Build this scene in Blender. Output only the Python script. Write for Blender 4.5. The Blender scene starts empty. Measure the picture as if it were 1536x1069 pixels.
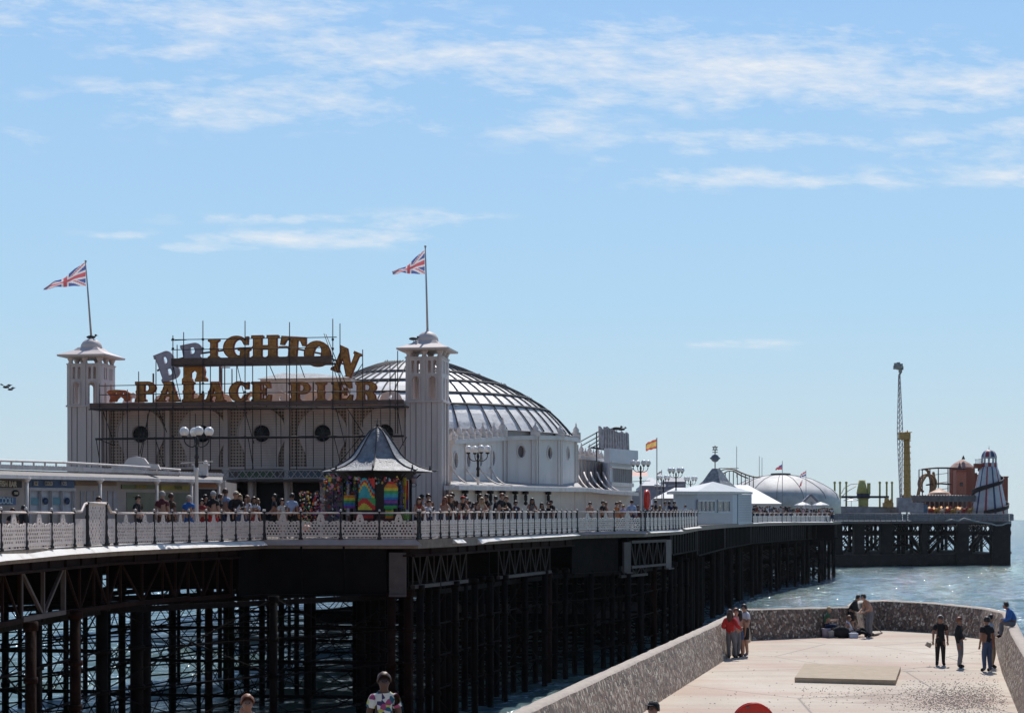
import bpy, bmesh, math, random
from mathutils import Vector, Matrix
from mathutils.geometry import tessellate_polygon
random.seed(7)
scene = bpy.context.scene
COL = scene.collection
R = math.radians
PI = math.pi

# ---------------------------------------------------------------- camera, sky, sun, exposure
F = 2500.0      # focal length in photo pixels (photo 1536 wide)
CX = 768.0
HY = 778.0      # horizon row
EZ = 8.5       # eye height above the sea
camd = bpy.data.cameras.new('camera')
cam = bpy.data.objects.new('camera', camd); COL.objects.link(cam)
camd.sensor_width = 36.0
camd.lens = 36.0 * F / 1536.0
camd.shift_y = (HY - 534.5) / 1536.0
camd.clip_start = 0.5
camd.clip_end = 20000
cam.location = (0, 0, EZ)
cam.rotation_euler = (R(90), 0, 0)
scene.camera = cam

SUN_EL, SUN_AZ = 52.0, 12.0      # azimuth to the right of the view direction
world = bpy.data.worlds.new("World"); scene.world = world
world.use_nodes = True
def build_world():
    nt = world.node_tree; N = nt.nodes; L = nt.links
    N.clear()
    out = N.new('ShaderNodeOutputWorld'); bg = N.new('ShaderNodeBackground')
    sky = N.new('ShaderNodeTexSky'); sky.sky_type = 'NISHITA'; sky.sun_disc = False
    sky.sun_elevation = R(SUN_EL); sky.sun_rotation = R(SUN_AZ)
    sky.altitude = 0; sky.air_density = 1.25; sky.dust_density = 0.35; sky.ozone_density = 2.6
    tc = N.new('ShaderNodeTexCoord')
    sp = N.new('ShaderNodeSeparateXYZ'); L.new(tc.outputs['Generated'], sp.inputs[0])
    def M(op, a, b=None, c=None, clamp=False):
        n = N.new('ShaderNodeMath'); n.operation = op; n.use_clamp = clamp
        for i, v in enumerate((a, b, c)):
            if v is None: continue
            if isinstance(v, (int, float)): n.inputs[i].default_value = v
            else: L.new(v, n.inputs[i])
        return n.outputs[0]
    ysafe = M('MAXIMUM', sp.outputs['Y'], 0.05)
    s = M('DIVIDE', sp.outputs['X'], ysafe)
    e = M('DIVIDE', sp.outputs['Z'], ysafe)
    # noise over the cloud layer: stretched along the horizon
    cb = N.new('ShaderNodeCombineXYZ')
    L.new(M('MULTIPLY', s, 9.0), cb.inputs[0]); L.new(M('MULTIPLY', e, 34.0), cb.inputs[1])
    no = N.new('ShaderNodeTexNoise'); L.new(cb.outputs[0], no.inputs['Vector'])
    no.inputs['Scale'].default_value = 1.0; no.inputs['Detail'].default_value = 12; no.inputs['Roughness'].default_value = 0.68
    no.inputs['Distortion'].default_value = 0.35
    cb2 = N.new('ShaderNodeCombineXYZ')
    L.new(M('MULTIPLY', M('ADD', s, M('MULTIPLY', e, 0.9)), 38.0), cb2.inputs[0]); L.new(M('MULTIPLY', e, 120.0), cb2.inputs[1])
    no2 = N.new('ShaderNodeTexNoise'); L.new(cb2.outputs[0], no2.inputs['Vector'])
    no2.inputs['Scale'].default_value = 1.0; no2.inputs['Detail'].default_value = 8; no2.inputs['Roughness'].default_value = 0.68
    # where the cloud banks lie (bearing, height, widths, strength)
    banks = [(1080, 105, 330, 48, 1.0), (1500, 128, 120, 28, .95), (640, 75, 210, 40, .75), (400, 150, 270, 40, .62),
             (280, 18, 260, 34, .7), (0, 40, 70, 24, .5), (250, 75, 110, 18, .55), (800, 185, 130, 28, .5),
             (1170, 212, 230, 17, .85), (1190, 268, 190, 17, .8), (1500, 265, 100, 16, .8), (1520, 195, 60, 22, .7), (1400,160,120,14,.6), (1470,228,150,12,.55),
             (480, 358, 170, 12, .85), (420, 328, 130, 9, .5), (650, 332, 110, 16, .6), (315, 372, 80, 9, .75), (195, 353, 60, 7, .6),
             (640, 190, 70, 14, .5), (1110, 516, 90, 7, .5), (20, 200, 60, 22, .35), (900, 240, 30, 8, .4), (640, 2, 60, 16, .45), (970,40,90,14,.6), (1280,50,110,16,.6)]
    tot = None
    for (px, py, wx, wy, st) in banks:
        dx = M('MULTIPLY', M('SUBTRACT', s, (px - CX) / F), F / (wx * 1.25))
        dy = M('MULTIPLY', M('SUBTRACT', e, (HY - py) / F), F / (wy * 1.2))
        g = M('MULTIPLY', M('EXPONENT', M('MULTIPLY', M('ADD', M('MULTIPLY', dx, dx), M('MULTIPLY', dy, dy)), -1.0)), st)
        tot = g if tot is None else M('MAXIMUM', tot, g)
    w = M('ADD', M('MULTIPLY', no.outputs['Fac'], 0.55), M('MULTIPLY', no2.outputs['Fac'], 0.45))
    dens = M('MULTIPLY', M('SUBTRACT', M('ADD', w, M('MULTIPLY', tot, 0.20)), 0.545), 4.0, clamp=True)
    dens = M('MULTIPLY', M('MULTIPLY', dens, M('MINIMUM', M('MULTIPLY', tot, 2.6), 1.0)), 0.86, clamp=True)
    # the clear air of that day: pale towards the sea horizon, deeper blue overhead
    zr = N.new('ShaderNodeValToRGB'); L.new(sp.outputs['Z'], zr.inputs[0])
    cs = [(0.0, (.56, .70, .78)), (.05, (.52, .69, .81)), (.13, (.42, .66, .88)), (.29, (.335, .575, .90)), (.6, (.13, .27, .60)), (1.0, (.08, .19, .46))]
    while len(zr.color_ramp.elements) < len(cs): zr.color_ramp.elements.new(.5)
    for el, (p, c) in zip(zr.color_ramp.elements, cs): el.position = p; el.color = (*c, 1)
    sc = N.new('ShaderNodeMixRGB'); sc.blend_type = 'MULTIPLY'; sc.inputs[0].default_value = 1; L.new(zr.outputs[0], sc.inputs[1]); sc.inputs[2].default_value = (10.2, 10.2, 10.2, 1)
    # the half of the sky turned away from the sun is darker
    aw = N.new('ShaderNodeMapRange'); aw.interpolation_type = 'SMOOTHSTEP'; L.new(sp.outputs['Y'], aw.inputs['Value'])
    for i_, v_ in ((1, -.45), (2, .55), (3, .46), (4, 1.0)): aw.inputs[i_].default_value = v_
    cbw = N.new('ShaderNodeCombineXYZ'); [L.new(aw.outputs[0], cbw.inputs[i_]) for i_ in range(3)]
    sc2 = N.new('ShaderNodeMixRGB'); sc2.blend_type = 'MULTIPLY'; sc2.inputs[0].default_value = 1; L.new(sc.outputs[0], sc2.inputs[1]); L.new(cbw.outputs[0], sc2.inputs[2])
    sm = N.new('ShaderNodeMixRGB'); sm.inputs[0].default_value = .90; L.new(sky.outputs[0], sm.inputs[1]); L.new(sc2.outputs[0], sm.inputs[2])
    mx = N.new('ShaderNodeMixRGB'); L.new(dens, mx.inputs[0]); L.new(sm.outputs[0], mx.inputs[1])
    mx.inputs[2].default_value = (8.9, 9.0, 9.2, 1)
    L.new(mx.outputs[0], bg.inputs['Color']); bg.inputs['Strength'].default_value = 0.1
    L.new(bg.outputs[0], out.inputs['Surface'])
build_world()

sund = bpy.data.lights.new('sun', 'SUN'); sun = bpy.data.objects.new('sun', sund); COL.objects.link(sun)
sund.energy = 4.4; sund.angle = R(0.53); sund.color = (1.0, 0.955, 0.89)
sdir = Vector((math.sin(R(SUN_AZ)) * math.cos(R(SUN_EL)), math.cos(R(SUN_AZ)) * math.cos(R(SUN_EL)), math.sin(R(SUN_EL))))
sun.rotation_euler = (-sdir).to_track_quat('-Z', 'Y').to_euler()
sun.location = (0, 0, 60)
scene.view_settings.view_transform = 'Standard'; scene.view_settings.look = 'None'
scene.view_settings.exposure = 0.0; scene.view_settings.gamma = 1.0

# ---------------------------------------------------------------- helpers
def P(px, py, Y): return Vector(((px - CX) / F * Y, Y, EZ + (HY - py) / F * Y))
def interp(tab, x):
    if x <= tab[0][0]: return tab[0][1]
    for (a, ya), (b, yb) in zip(tab, tab[1:]):
        if x <= b: return ya + (yb - ya) * (x - a) / (b - a)
    return tab[-1][1]
EDGE = [(-120, 37), (0, 43.5), (175, 54), (340, 62), (396, 64.5), (627, 64.5), (680, 67.5), (843, 86), (865, 89), (896, 91), (967, 95), (1020, 104), (1049, 118)]
ZD = [(37, -.86), (43.5, -.853), (54, -.842), (62, -.83), (64.5, -.795), (67.5, -.77), (86, -.745), (89, -.70), (99, -.657), (106, -.594), (119, -.452), (232, -.38), (304, -.365)]
def iY(px, a, b):
    t = (px - a[0]) / (b[0] - a[0]); return 1 / ((1 - t) / a[1] + t / b[1])
def edgeY(px): return interp(EDGE, px)
def zdeck(Y): return EZ + interp(ZD, Y)

MATS = {}
def mat(name, col, rough=.6, var=.12, scale=3.0, bump=0.0, bscale=20.0, metal=0.0, spec=.4, dirt=None, dscale=1.2, damt=.5, stretch=(1, 1, 1)):
    if name in MATS: return MATS[name]
    m = bpy.data.materials.new(name); m.use_nodes = True
    nt = m.node_tree; N = nt.nodes; L = nt.links
    b = N['Principled BSDF']
    b.inputs['Roughness'].default_value = rough; b.inputs['Metallic'].default_value = metal
    b.inputs['Specular IOR Level'].default_value = spec
    tc = N.new('ShaderNodeTexCoord'); mp = N.new('ShaderNodeMapping'); L.new(tc.outputs['Object'], mp.inputs[0])
    mp.inputs['Scale'].default_value = stretch
    no = N.new('ShaderNodeTexNoise'); L.new(mp.outputs[0], no.inputs['Vector'])
    no.inputs['Scale'].default_value = scale; no.inputs['Detail'].default_value = 6
    rp = N.new('ShaderNodeValToRGB'); L.new(no.outputs['Fac'], rp.inputs[0])
    rp.color_ramp.elements[0].position = .3; rp.color_ramp.elements[1].position = .7
    c0 = [max(0, c * (1 - var)) for c in col[:3]] + [1]; c1 = [min(1, c * (1 + var)) for c in col[:3]] + [1]
    rp.color_ramp.elements[0].color = c0; rp.color_ramp.elements[1].color = c1
    outc = rp.outputs[0]
    if dirt:
        n2 = N.new('ShaderNodeTexNoise'); L.new(mp.outputs[0], n2.inputs['Vector'])
        n2.inputs['Scale'].default_value = dscale; n2.inputs['Detail'].default_value = 8; n2.inputs['Roughness'].default_value = .7
        r2 = N.new('ShaderNodeValToRGB'); L.new(n2.outputs['Fac'], r2.inputs[0])
        r2.color_ramp.elements[0].position = .5; r2.color_ramp.elements[1].position = .72
        r2.color_ramp.elements[0].color = (0, 0, 0, 1); r2.color_ramp.elements[1].color = (damt, damt, damt, 1)
        mx = N.new('ShaderNodeMixRGB'); L.new(r2.outputs[0], mx.inputs[0]); L.new(outc, mx.inputs[1]); mx.inputs[2].default_value = (*dirt, 1)
        outc = mx.outputs[0]
    L.new(outc, b.inputs['Base Color'])
    if bump:
        n3 = N.new('ShaderNodeTexNoise'); L.new(tc.outputs['Object'], n3.inputs['Vector']); n3.inputs['Scale'].default_value = bscale; n3.inputs['Detail'].default_value = 5
        bp = N.new('ShaderNodeBump'); bp.inputs['Strength'].default_value = bump; bp.inputs['Distance'].default_value = .05
        L.new(n3.outputs['Fac'], bp.inputs['Height']); L.new(bp.outputs[0], b.inputs['Normal'])
    MATS[name] = m
    return m

WHITE = mat('white_paint', (.73, .67, .63), .55, .06, 2.0, dirt=(.30, .20, .13), dscale=2.2, damt=.45, stretch=(1, 1, .35))
RAILW = mat('rail_white_paint', (.66, .57, .52), .55, .10, 6.0, dirt=(.28, .16, .09), dscale=5.0, damt=.5)
FACADE = mat('facade_paint', (.58, .465, .425), .6, .08, 1.2, dirt=(.22, .17, .15), dscale=1.5, damt=.45, stretch=(1, 1, .3))
LATT = mat('lattice_paint', (.55, .42, .35), .6, .08, 2.0, dirt=(.25, .18, .14), dscale=2, damt=.4)
TOWERM = mat('tower_paint', (.64, .55, .52), .6, .06, 1.0, dirt=(.27, .22, .20), dscale=1.3, damt=.4, stretch=(1, 1, .2))
HALLM = mat('hall_paint', (.65, .61, .59), .6, .06, 1.0, dirt=(.32, .28, .25), dscale=1.3, damt=.4, stretch=(1, 1, .2))
CREAM = mat('cream_paint', (.62, .55, .48), .6, .06, 2)
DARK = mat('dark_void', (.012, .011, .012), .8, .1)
GLASSD = mat('dark_glass', (.02, .022, .025), .15, .1, spec=.5)
IRON = mat('black_iron', (.018, .016, .017), .5, .2, 6)
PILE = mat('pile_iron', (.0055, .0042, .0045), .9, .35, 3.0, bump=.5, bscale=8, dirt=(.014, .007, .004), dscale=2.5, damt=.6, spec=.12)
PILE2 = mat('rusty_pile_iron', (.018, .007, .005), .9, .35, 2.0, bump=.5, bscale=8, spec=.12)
GREYST = mat('grey_plate_steel', (.085, .068, .066), .7, .2, 2, dirt=(.05, .03, .02), damt=.6)
RUSTY = mat('rusty_beam', (.020, .009, .007), .9, .3, 2, spec=.12)
SLATE = mat('slate_roof', (.25, .25, .26), .5, .4, 3.5, bump=.9, bscale=14, dirt=(.10, .10, .115), dscale=5, damt=.7)
ZINC = mat('zinc_roof', (.80, .78, .76), .5, .15, 1.6, metal=.0, dirt=(.40, .37, .35), dscale=2.4, damt=.9, bump=.25, bscale=6)
ZINCS = mat('silver_roof', (.56, .54, .52), .6, .25, .35, metal=.0, dirt=(.22, .21, .21), dscale=.5)
LEAD = mat('lead_rib', (.055, .052, .055), .6, .2)
DECKM = mat('deck_planks', (.20, .16, .13), .8, .2, 4)
GLOBE = mat('opal_globe', (.80, .78, .75), .25, .02)
SCAF = mat('scaffold_tube', (.035, .03, .03), .5, .3, 8, metal=.2)
BOARD = mat('scaffold_board', (.13, .085, .07), .8, .3, 5, stretch=(1, 1, 4))
LETF = mat('letter_ochre', (.50, .225, .055), .55, .35, 7, dirt=(.09, .03, .012), dscale=5, damt=.8)
LETS = mat('letter_side_red', (.30, .060, .020), .6, .4, 6, dirt=(.05, .02, .015), dscale=6, damt=.7)
LETB = mat('letter_back_grey', (.44, .41, .47), .7, .15, 3)
TERR = mat('terracotta', (.30, .075, .045), .75, .15, 4)
TERR2 = mat('pale_terracotta', (.42, .15, .10), .75, .15, 4)
YELL = mat('ride_yellow', (.52, .29, .09), .6, .2, 3)
GRNY = mat('ride_green_yellow', (.44, .39, .13), .6, .2, 3)
REDP = mat('red_plastic', (.68, .035, .018), .35, .06, 3)
WALLW = mat('white_render', (.62, .62, .64), .6, .06, 2)
BLUEG = mat('bluish_grey_boards', (.33, .37, .44), .6, .08, 2)

def tag(o, label=None, cat=None, group=None, kind=None):
    if label: o['label'] = label
    if cat: o['category'] = cat
    if group: o['group'] = group
    if kind: o['kind'] = kind
    return o
def thing(name, label, cat, loc=(0, 0, 0), rz=0, group=None):
    o = bpy.data.objects.new(name, None); COL.objects.link(o); o.empty_display_size = .3
    o.location = loc; o.rotation_euler = (0, 0, rz)
    return tag(o, label, cat, group)

class MB:
    """mesh builder; coordinates are world metres (or local, with local=True on build)"""
    SZ = 1.0
    def __init__(s): s.v = []; s.f = []; s.mi = []; s.cur = 0; s.sm = []
    def add(s, vs, fs, smooth=False):
        b = len(s.v); s.v.extend([tuple(v) for v in vs])
        for f in fs: s.f.append([b + i for i in f]); s.mi.append(s.cur); s.sm.append(smooth)
        return s
    def box(s, x0, x1, y0, y1, z0, z1, M=None):
        vs = [Vector((x, y, z)) for x in (x0, x1) for y in (y0, y1) for z in (z0, z1)]
        if M is not None: vs = [M @ (v * (MB.SZ if abs(M.translation.z) > .01 else 1)) for v in vs]
        return s.add(vs, [(0, 1, 3, 2), (4, 6, 7, 5), (0, 4, 5, 1), (2, 3, 7, 6), (0, 2, 6, 4), (1, 5, 7, 3)])
    def bar(s, p0, p1, w, h=None, up=(0, 0, 1)):
        p0 = Vector(p0); p1 = Vector(p1); h = w if h is None else h; w *= MB.SZ; h *= MB.SZ
        d = (p1 - p0)
        if d.length < 1e-6: return s
        d.normalize(); up = Vector(up)
        if abs(d.dot(up)) > .98: up = Vector((1, 0, 0))
        sd = d.cross(up).normalized(); u2 = sd.cross(d).normalized()
        vs = []
        for p in (p0, p1):
            for a, b in ((-1, -1), (1, -1), (1, 1), (-1, 1)):
                vs.append(p + sd * (a * w / 2) + u2 * (b * h / 2))
        return s.add(vs, [(3, 2, 1, 0), (4, 5, 6, 7), (0, 1, 5, 4), (1, 2, 6, 5), (2, 3, 7, 6), (3, 0, 4, 7)])
    def tube(s, pts, r, n=8, caps=True, smooth=True):
        pts = [Vector(p) for p in pts]; m = len(pts)
        rs = [q_ * MB.SZ for q_ in (r if isinstance(r, (list, tuple)) else [r] * m)]
        vs = []; up0 = None
        for i, p in enumerate(pts):
            d = (pts[min(i + 1, m - 1)] - pts[max(i - 1, 0)])
            if d.length < 1e-9: d = Vector((0, 0, 1))
            d.normalize()
            if up0 is None:
                up0 = Vector((0, 0, 1)) if abs(d.z) < .9 else Vector((1, 0, 0))
            sd = d.cross(up0)
            if sd.length < .05: sd = d.cross(Vector((0, 1, 0)))
            sd.normalize(); u2 = sd.cross(d).normalized(); up0 = u2
            for k in range(n):
                a = 2 * PI * k / n
                vs.append(p + (sd * math.cos(a) + u2 * math.sin(a)) * rs[i])
        fs = []
        for i in range(m - 1):
            for k in range(n):
                k2 = (k + 1) % n
                fs.append((i * n + k, i * n + k2, (i + 1) * n + k2, (i + 1) * n + k))
        s.add(vs, fs, smooth)
        if caps:
            b = len(s.v) - n * m
            s.f.append([b + k for k in range(n)][::-1]); s.mi.append(s.cur); s.sm.append(False)
            s.f.append([b + (m - 1) * n + k for k in range(n)]); s.mi.append(s.cur); s.sm.append(False)
        return s
    def lathe(s, c, prof, n=24, smooth=True, a0=0.0, a1=2 * PI, rot=0.0):
        """prof: list of (radius, z) around vertical axis through c"""
        c = Vector(c); full = abs(a1 - a0 - 2 * PI) < 1e-6
        cnt = n if full else n + 1
        vs = []
        for (r, z) in prof:
            for k in range(cnt):
                a = rot + a0 + (a1 - a0) * k / n
                vs.append((c.x + r * math.cos(a), c.y + r * math.sin(a), c.z + z))
        fs = []
        for i in range(len(prof) - 1):
            for k in range(n):
                k2 = (k + 1) % cnt
                fs.append((i * cnt + k, i * cnt + k2, (i + 1) * cnt + k2, (i + 1) * cnt + k))
        s.add(vs, fs, smooth)
        if full:
            b = len(s.v) - len(vs)
            if prof[0][0] > 1e-4: s.f.append([b + k for k in range(n)][::-1]); s.mi.append(s.cur); s.sm.append(False)
            if prof[-1][0] > 1e-4: s.f.append([b + (len(prof) - 1) * n + k for k in range(n)]); s.mi.append(s.cur); s.sm.append(False)
        return s
    def ball(s, c, r, n=14, m=8, sx=1, sy=1, sz=1):
        r *= MB.SZ; c = Vector(c); vs = [(c.x, c.y, c.z - r * sz)]
        for i in range(1, m):
            t = -PI / 2 + PI * i / m
            for k in range(n):
                a = 2 * PI * k / n
                vs.append((c.x + r * sx * math.cos(t) * math.cos(a), c.y + r * sy * math.cos(t) * math.sin(a), c.z + r * sz * math.sin(t)))
        vs.append((c.x, c.y, c.z + r * sz)); fs = []
        for k in range(n): fs.append((0, 1 + (k + 1) % n, 1 + k))
        for i in range(m - 2):
            for k in range(n):
                a = 1 + i * n + k; b = 1 + i * n + (k + 1) % n
                fs.append((a, b, b + n, a + n))
        t = len(vs) - 1; o = 1 + (m - 2) * n
        for k in range(n): fs.append((o + k, o + (k + 1) % n, t))
        return s.add(vs, fs, True)
    def plate(s, outline, holes, th, M):
        """2-D outline with holes in local XZ, thickness along local Y (0..th), placed by matrix M"""
        loops = [outline] + list(holes)
        tris = tessellate_polygon([[Vector((x, z, 0)) for x, z in lp] for lp in loops])
        flat = [p for lp in loops for p in lp]; n = len(flat)
        vs = [M @ Vector((x, 0, z)) for x, z in flat] + [M @ Vector((x, th, z)) for x, z in flat]
        fs = []
        for t in tris:
            fs.append(t); fs.append(tuple(i + n for i in reversed(t)))
        s.add(vs, fs)
        b = len(s.v) - 2 * n; o = 0
        for lp in loops:
            for i in range(len(lp)):
                j = (i + 1) % len(lp)
                s.f.append([b + o + i, b + o + j, b + n + o + j, b + n + o + i]); s.mi.append(getattr(s, 'side', s.cur)); s.sm.append(False)
            o += len(lp)
        return s
    def build(s, name, m, parent=None, local=False, label=None):
        me = bpy.data.meshes.new(name)
        vs = s.v
        if parent is not None and not local:
            inv = Matrix.LocRotScale(parent.location, parent.rotation_euler, None).inverted()
            par = parent.parent
            if par is not None:
                inv = (Matrix.LocRotScale(par.location, par.rotation_euler, None) @ Matrix.LocRotScale(parent.location, parent.rotation_euler, None)).inverted()
            vs = [tuple(inv @ Vector(v)) for v in vs]
        me.from_pydata(vs, [], s.f); 
        ms = m if isinstance(m, (list, tuple)) else [m]
        for x in ms: me.materials.append(x)
        me.polygons.foreach_set('material_index', s.mi)
        me.polygons.foreach_set('use_smooth', s.sm)
        me.update()
        bm = bmesh.new(); bm.from_mesh(me); bmesh.ops.recalc_face_normals(bm, faces=bm.faces); bm.to_mesh(me); bm.free()
        o = bpy.data.objects.new(name, me); COL.objects.link(o)
        if parent is not None: o.parent = parent
        if label: o['label'] = label
        return o
def copy_tree(o, parent=None):
    c = o.copy(); COL.objects.link(c); c.parent = parent
    for ch in list(o.children): copy_tree(ch, c)
    return c
def circ(cx, cz, r, n=24, rz=None):
    rz = r if rz is None else rz
    return [(cx + r * math.cos(2 * PI * k / n), cz + rz * math.sin(2 * PI * k / n)) for k in range(n)]
def rect(x0, x1, z0, z1): return [(x0, z0), (x1, z0), (x1, z1), (x0, z1)]
def arch(x0, x1, z0, z1, n=8):
    r = (x1 - x0) / 2; cx = (x0 + x1) / 2
    return [(x0, z0), (x1, z0)] + [(cx + r * math.cos(PI * k / n), z1 - r + r * math.sin(PI * k / n)) for k in range(n + 1)]
def text_mesh(txt, size, name='lettering'):
    cu = bpy.data.curves.new('t', 'FONT'); cu.body = txt; cu.size = size; cu.extrude = .01; cu.align_x = 'CENTER'; cu.align_y = 'CENTER'
    cu.offset = size * .02
    ob = bpy.data.objects.new('t', cu); COL.objects.link(ob)
    dg = bpy.context.evaluated_depsgraph_get(); me = bpy.data.meshes.new_from_object(ob.evaluated_get(dg))
    bpy.data.objects.remove(ob); me.name = name
    return me
def put_text(txt, size, m, center, uvec, parent, name='lettering'):
    me = text_mesh(txt, size, name); me.materials.clear(); me.materials.append(m)
    o = bpy.data.objects.new(name, me); COL.objects.link(o)
    u = Vector(uvec).normalized(); z = Vector((0, 0, 1)); n = u.cross(z)
    Mx = Matrix((u, z, n)).transposed().to_4x4(); Mx.translation = center
    me.transform(Mx); me.transform(Matrix.Translation(-parent.matrix_basis.translation)); o.parent = parent
    return o
# ---------------------------------------------------------------- the sea
def sea_material():
    m = bpy.data.materials.new('sea_water'); m.use_nodes = True; nt = m.node_tree; N = nt.nodes; L = nt.links
    b = N['Principled BSDF']; b.inputs['Roughness'].default_value = .10; b.inputs['IOR'].default_value = 1.33
    ge = N.new('ShaderNodeNewGeometry')
    def noise(scale, sx, sy, det, rough=.55):
        mp = N.new('ShaderNodeMapping'); L.new(ge.outputs['Position'], mp.inputs[0]); mp.inputs['Scale'].default_value = (sx, sy, 1); mp.inputs['Rotation'].default_value = (0, 0, .25)
        n = N.new('ShaderNodeTexNoise'); L.new(mp.outputs[0], n.inputs['Vector']); n.inputs['Scale'].default_value = scale; n.inputs['Detail'].default_value = det; n.inputs['Roughness'].default_value = rough
        return n.outputs['Fac']
    def M(op, a, bb):
        n = N.new('ShaderNodeMath'); n.operation = op
        for i, v in enumerate((a, bb)):
            if isinstance(v, (int, float)): n.inputs[i].default_value = v
            else: L.new(v, n.inputs[i])
        return n.outputs[0]
    h = M('ADD', M('ADD', M('MULTIPLY', noise(.16, .55, 1.0, 3), 1.3), M('MULTIPLY', noise(.8, .6, 1.0, 4), .50)), M('MULTIPLY', noise(4.0, .8, 1.0, 5), .16))
    bp = N.new('ShaderNodeBump'); bp.inputs['Strength'].default_value = 1.0; bp.inputs['Distance'].default_value = .17
    L.new(h, bp.inputs['Height']); L.new(bp.outputs[0], b.inputs['Normal'])
    # turbid green water with bluer patches
    rp = N.new('ShaderNodeValToRGB'); L.new(noise(.022, .5, 1.4, 4), rp.inputs[0])
    rp.color_ramp.elements[0].position = .38; rp.color_ramp.elements[1].position = .62
    rp.color_ramp.elements[0].color = (.085, .150, .165, 1); rp.color_ramp.elements[1].color = (.120, .175, .150, 1)
    # white flecks painted in as broken crests, also standing in for sun glitter
    fm = N.new('ShaderNodeValToRGB'); L.new(M('MULTIPLY', noise(.5, .45, 1.3, 7, .7), noise(.06, .5, 1.2, 3)), fm.inputs[0])
    fm.color_ramp.elements[0].position = .385; fm.color_ramp.elements[1].position = .42
    fm.color_ramp.elements[0].color = (0, 0, 0, 1); fm.color_ramp.elements[1].color = (1, 1, 1, 1)
    mx = N.new('ShaderNodeMixRGB'); L.new(fm.outputs[0], mx.inputs[0]); L.new(rp.outputs[0], mx.inputs[1]); mx.inputs[2].default_value = (.62, .64, .62, 1)
    L.new(mx.outputs[0], b.inputs['Base Color']); b.inputs['Specular IOR Level'].default_value = 0; b.inputs['Roughness'].default_value = .9
    fr = N.new('ShaderNodeFresnel'); fr.inputs['IOR'].default_value = 1.33
    ff = M('MINIMUM', M('MULTIPLY', fr.outputs[0], 1.0), .62)
    g1 = N.new('ShaderNodeBsdfGlossy'); g1.inputs['Roughness'].default_value = .13; g1.inputs['Color'].default_value = (.95, .97, 1, 1); L.new(bp.outputs[0], g1.inputs['Normal'])
    bp2 = N.new('ShaderNodeBump'); bp2.inputs['Strength'].default_value = 1.0; bp2.inputs['Distance'].default_value = .72; L.new(M('ADD', noise(1.9, .8, 1.0, 1), M('MULTIPLY', noise(5, .9, 1.0, 1), .06)), bp2.inputs['Height'])
    g2 = N.new('ShaderNodeBsdfGlossy'); g2.inputs['Roughness'].default_value = .045; L.new(bp2.outputs[0], g2.inputs['Normal'])
    gm = N.new('ShaderNodeMixShader'); gm.inputs[0].default_value = .50; L.new(g1.outputs[0], gm.inputs[1]); L.new(g2.outputs[0], gm.inputs[2])
    ms = N.new('ShaderNodeMixShader'); L.new(ff, ms.inputs[0]); L.new(b.outputs[0], ms.inputs[1]); L.new(gm.outputs[0], ms.inputs[2])
    L.new(ms.outputs[0], N['Material Output'].inputs['Surface'])
    return m
sea = MB()
SEAM = sea_material()
import numpy as np
def wave_sheet():
    ns_, q = 640, .0034
    ys = [56.0]
    while ys[-1] < 900: ys.append(ys[-1] * (1 + q))
    Y = np.array(ys); S = np.linspace(-.52, .52, ns_ + 1)
    YY, SS = np.meshgrid(Y, S, indexing='ij'); XX = SS * YY; Z = np.zeros_like(XX); rn = np.random.RandomState(4)
    for i in range(46):
        lam = .75 * (4.5 / .75) ** rn.rand(); k = 2 * np.pi / lam; th = rn.normal(PI * .56, .55); slope = .036 * (.8 + .4 * rn.rand())
        w = slope / k; ph = rn.rand() * 6.28
        fade = np.clip((lam / (YY * .0034 * 2.2)), 0, 1) ** 1.5
        Z += w * fade * np.sin(k * (XX * math.cos(th) + YY * math.sin(th)) + ph)
    edge = np.clip((1 - np.abs(SS) / .52) * 12, 0, 1) * np.clip((YY - 56) / 6, 0, 1) * np.clip((900 - YY) / 200, 0, 1)
    Z *= edge
    n, m = XX.shape; co = np.stack([XX, YY, Z], -1).reshape(-1, 3)
    idx = np.arange(n * m).reshape(n, m); quads = np.stack([idx[:-1, :-1], idx[:-1, 1:], idx[1:, 1:], idx[1:, :-1]], -1).reshape(-1, 4)
    # outer sheets
    base = len(co); far_ = .52 * 900
    ext = np.array([(-.52 * 56, 56, 0), (-9000, 56, 0), (-9000, 900, 0), (-far_, 900, 0), (.52 * 56, 56, 0), (9000, 56, 0), (9000, 900, 0), (far_, 900, 0), (-9000, 14000, 0), (9000, 14000, 0), (-9000, 18, 0), (9000, 18, 0)], float)
    eq = np.array([(0, 3, 2, 1), (4, 5, 6, 7), (2, 3, 7, 8), (7, 6, 9, 8), (10, 11, 5, 1)]) + base
    co = np.vstack([co, ext]); faces = np.vstack([quads, eq])
    me = bpy.data.meshes.new('sea'); me.vertices.add(len(co)); me.vertices.foreach_set('co', co.astype(np.float32).ravel())
    me.loops.add(faces.size); me.loops.foreach_set('vertex_index', faces.astype(np.int32).ravel()); me.polygons.add(len(faces)); me.polygons.foreach_set('loop_start', np.arange(0, faces.size, 4, dtype=np.int32)); me.polygons.foreach_set('use_smooth', np.ones(len(faces), bool))
    me.update(); me.validate(); me.materials.append(SEAM); o = bpy.data.objects.new('sea', me); COL.objects.link(o); return o
tag(wave_sheet(), kind='structure')

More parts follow.
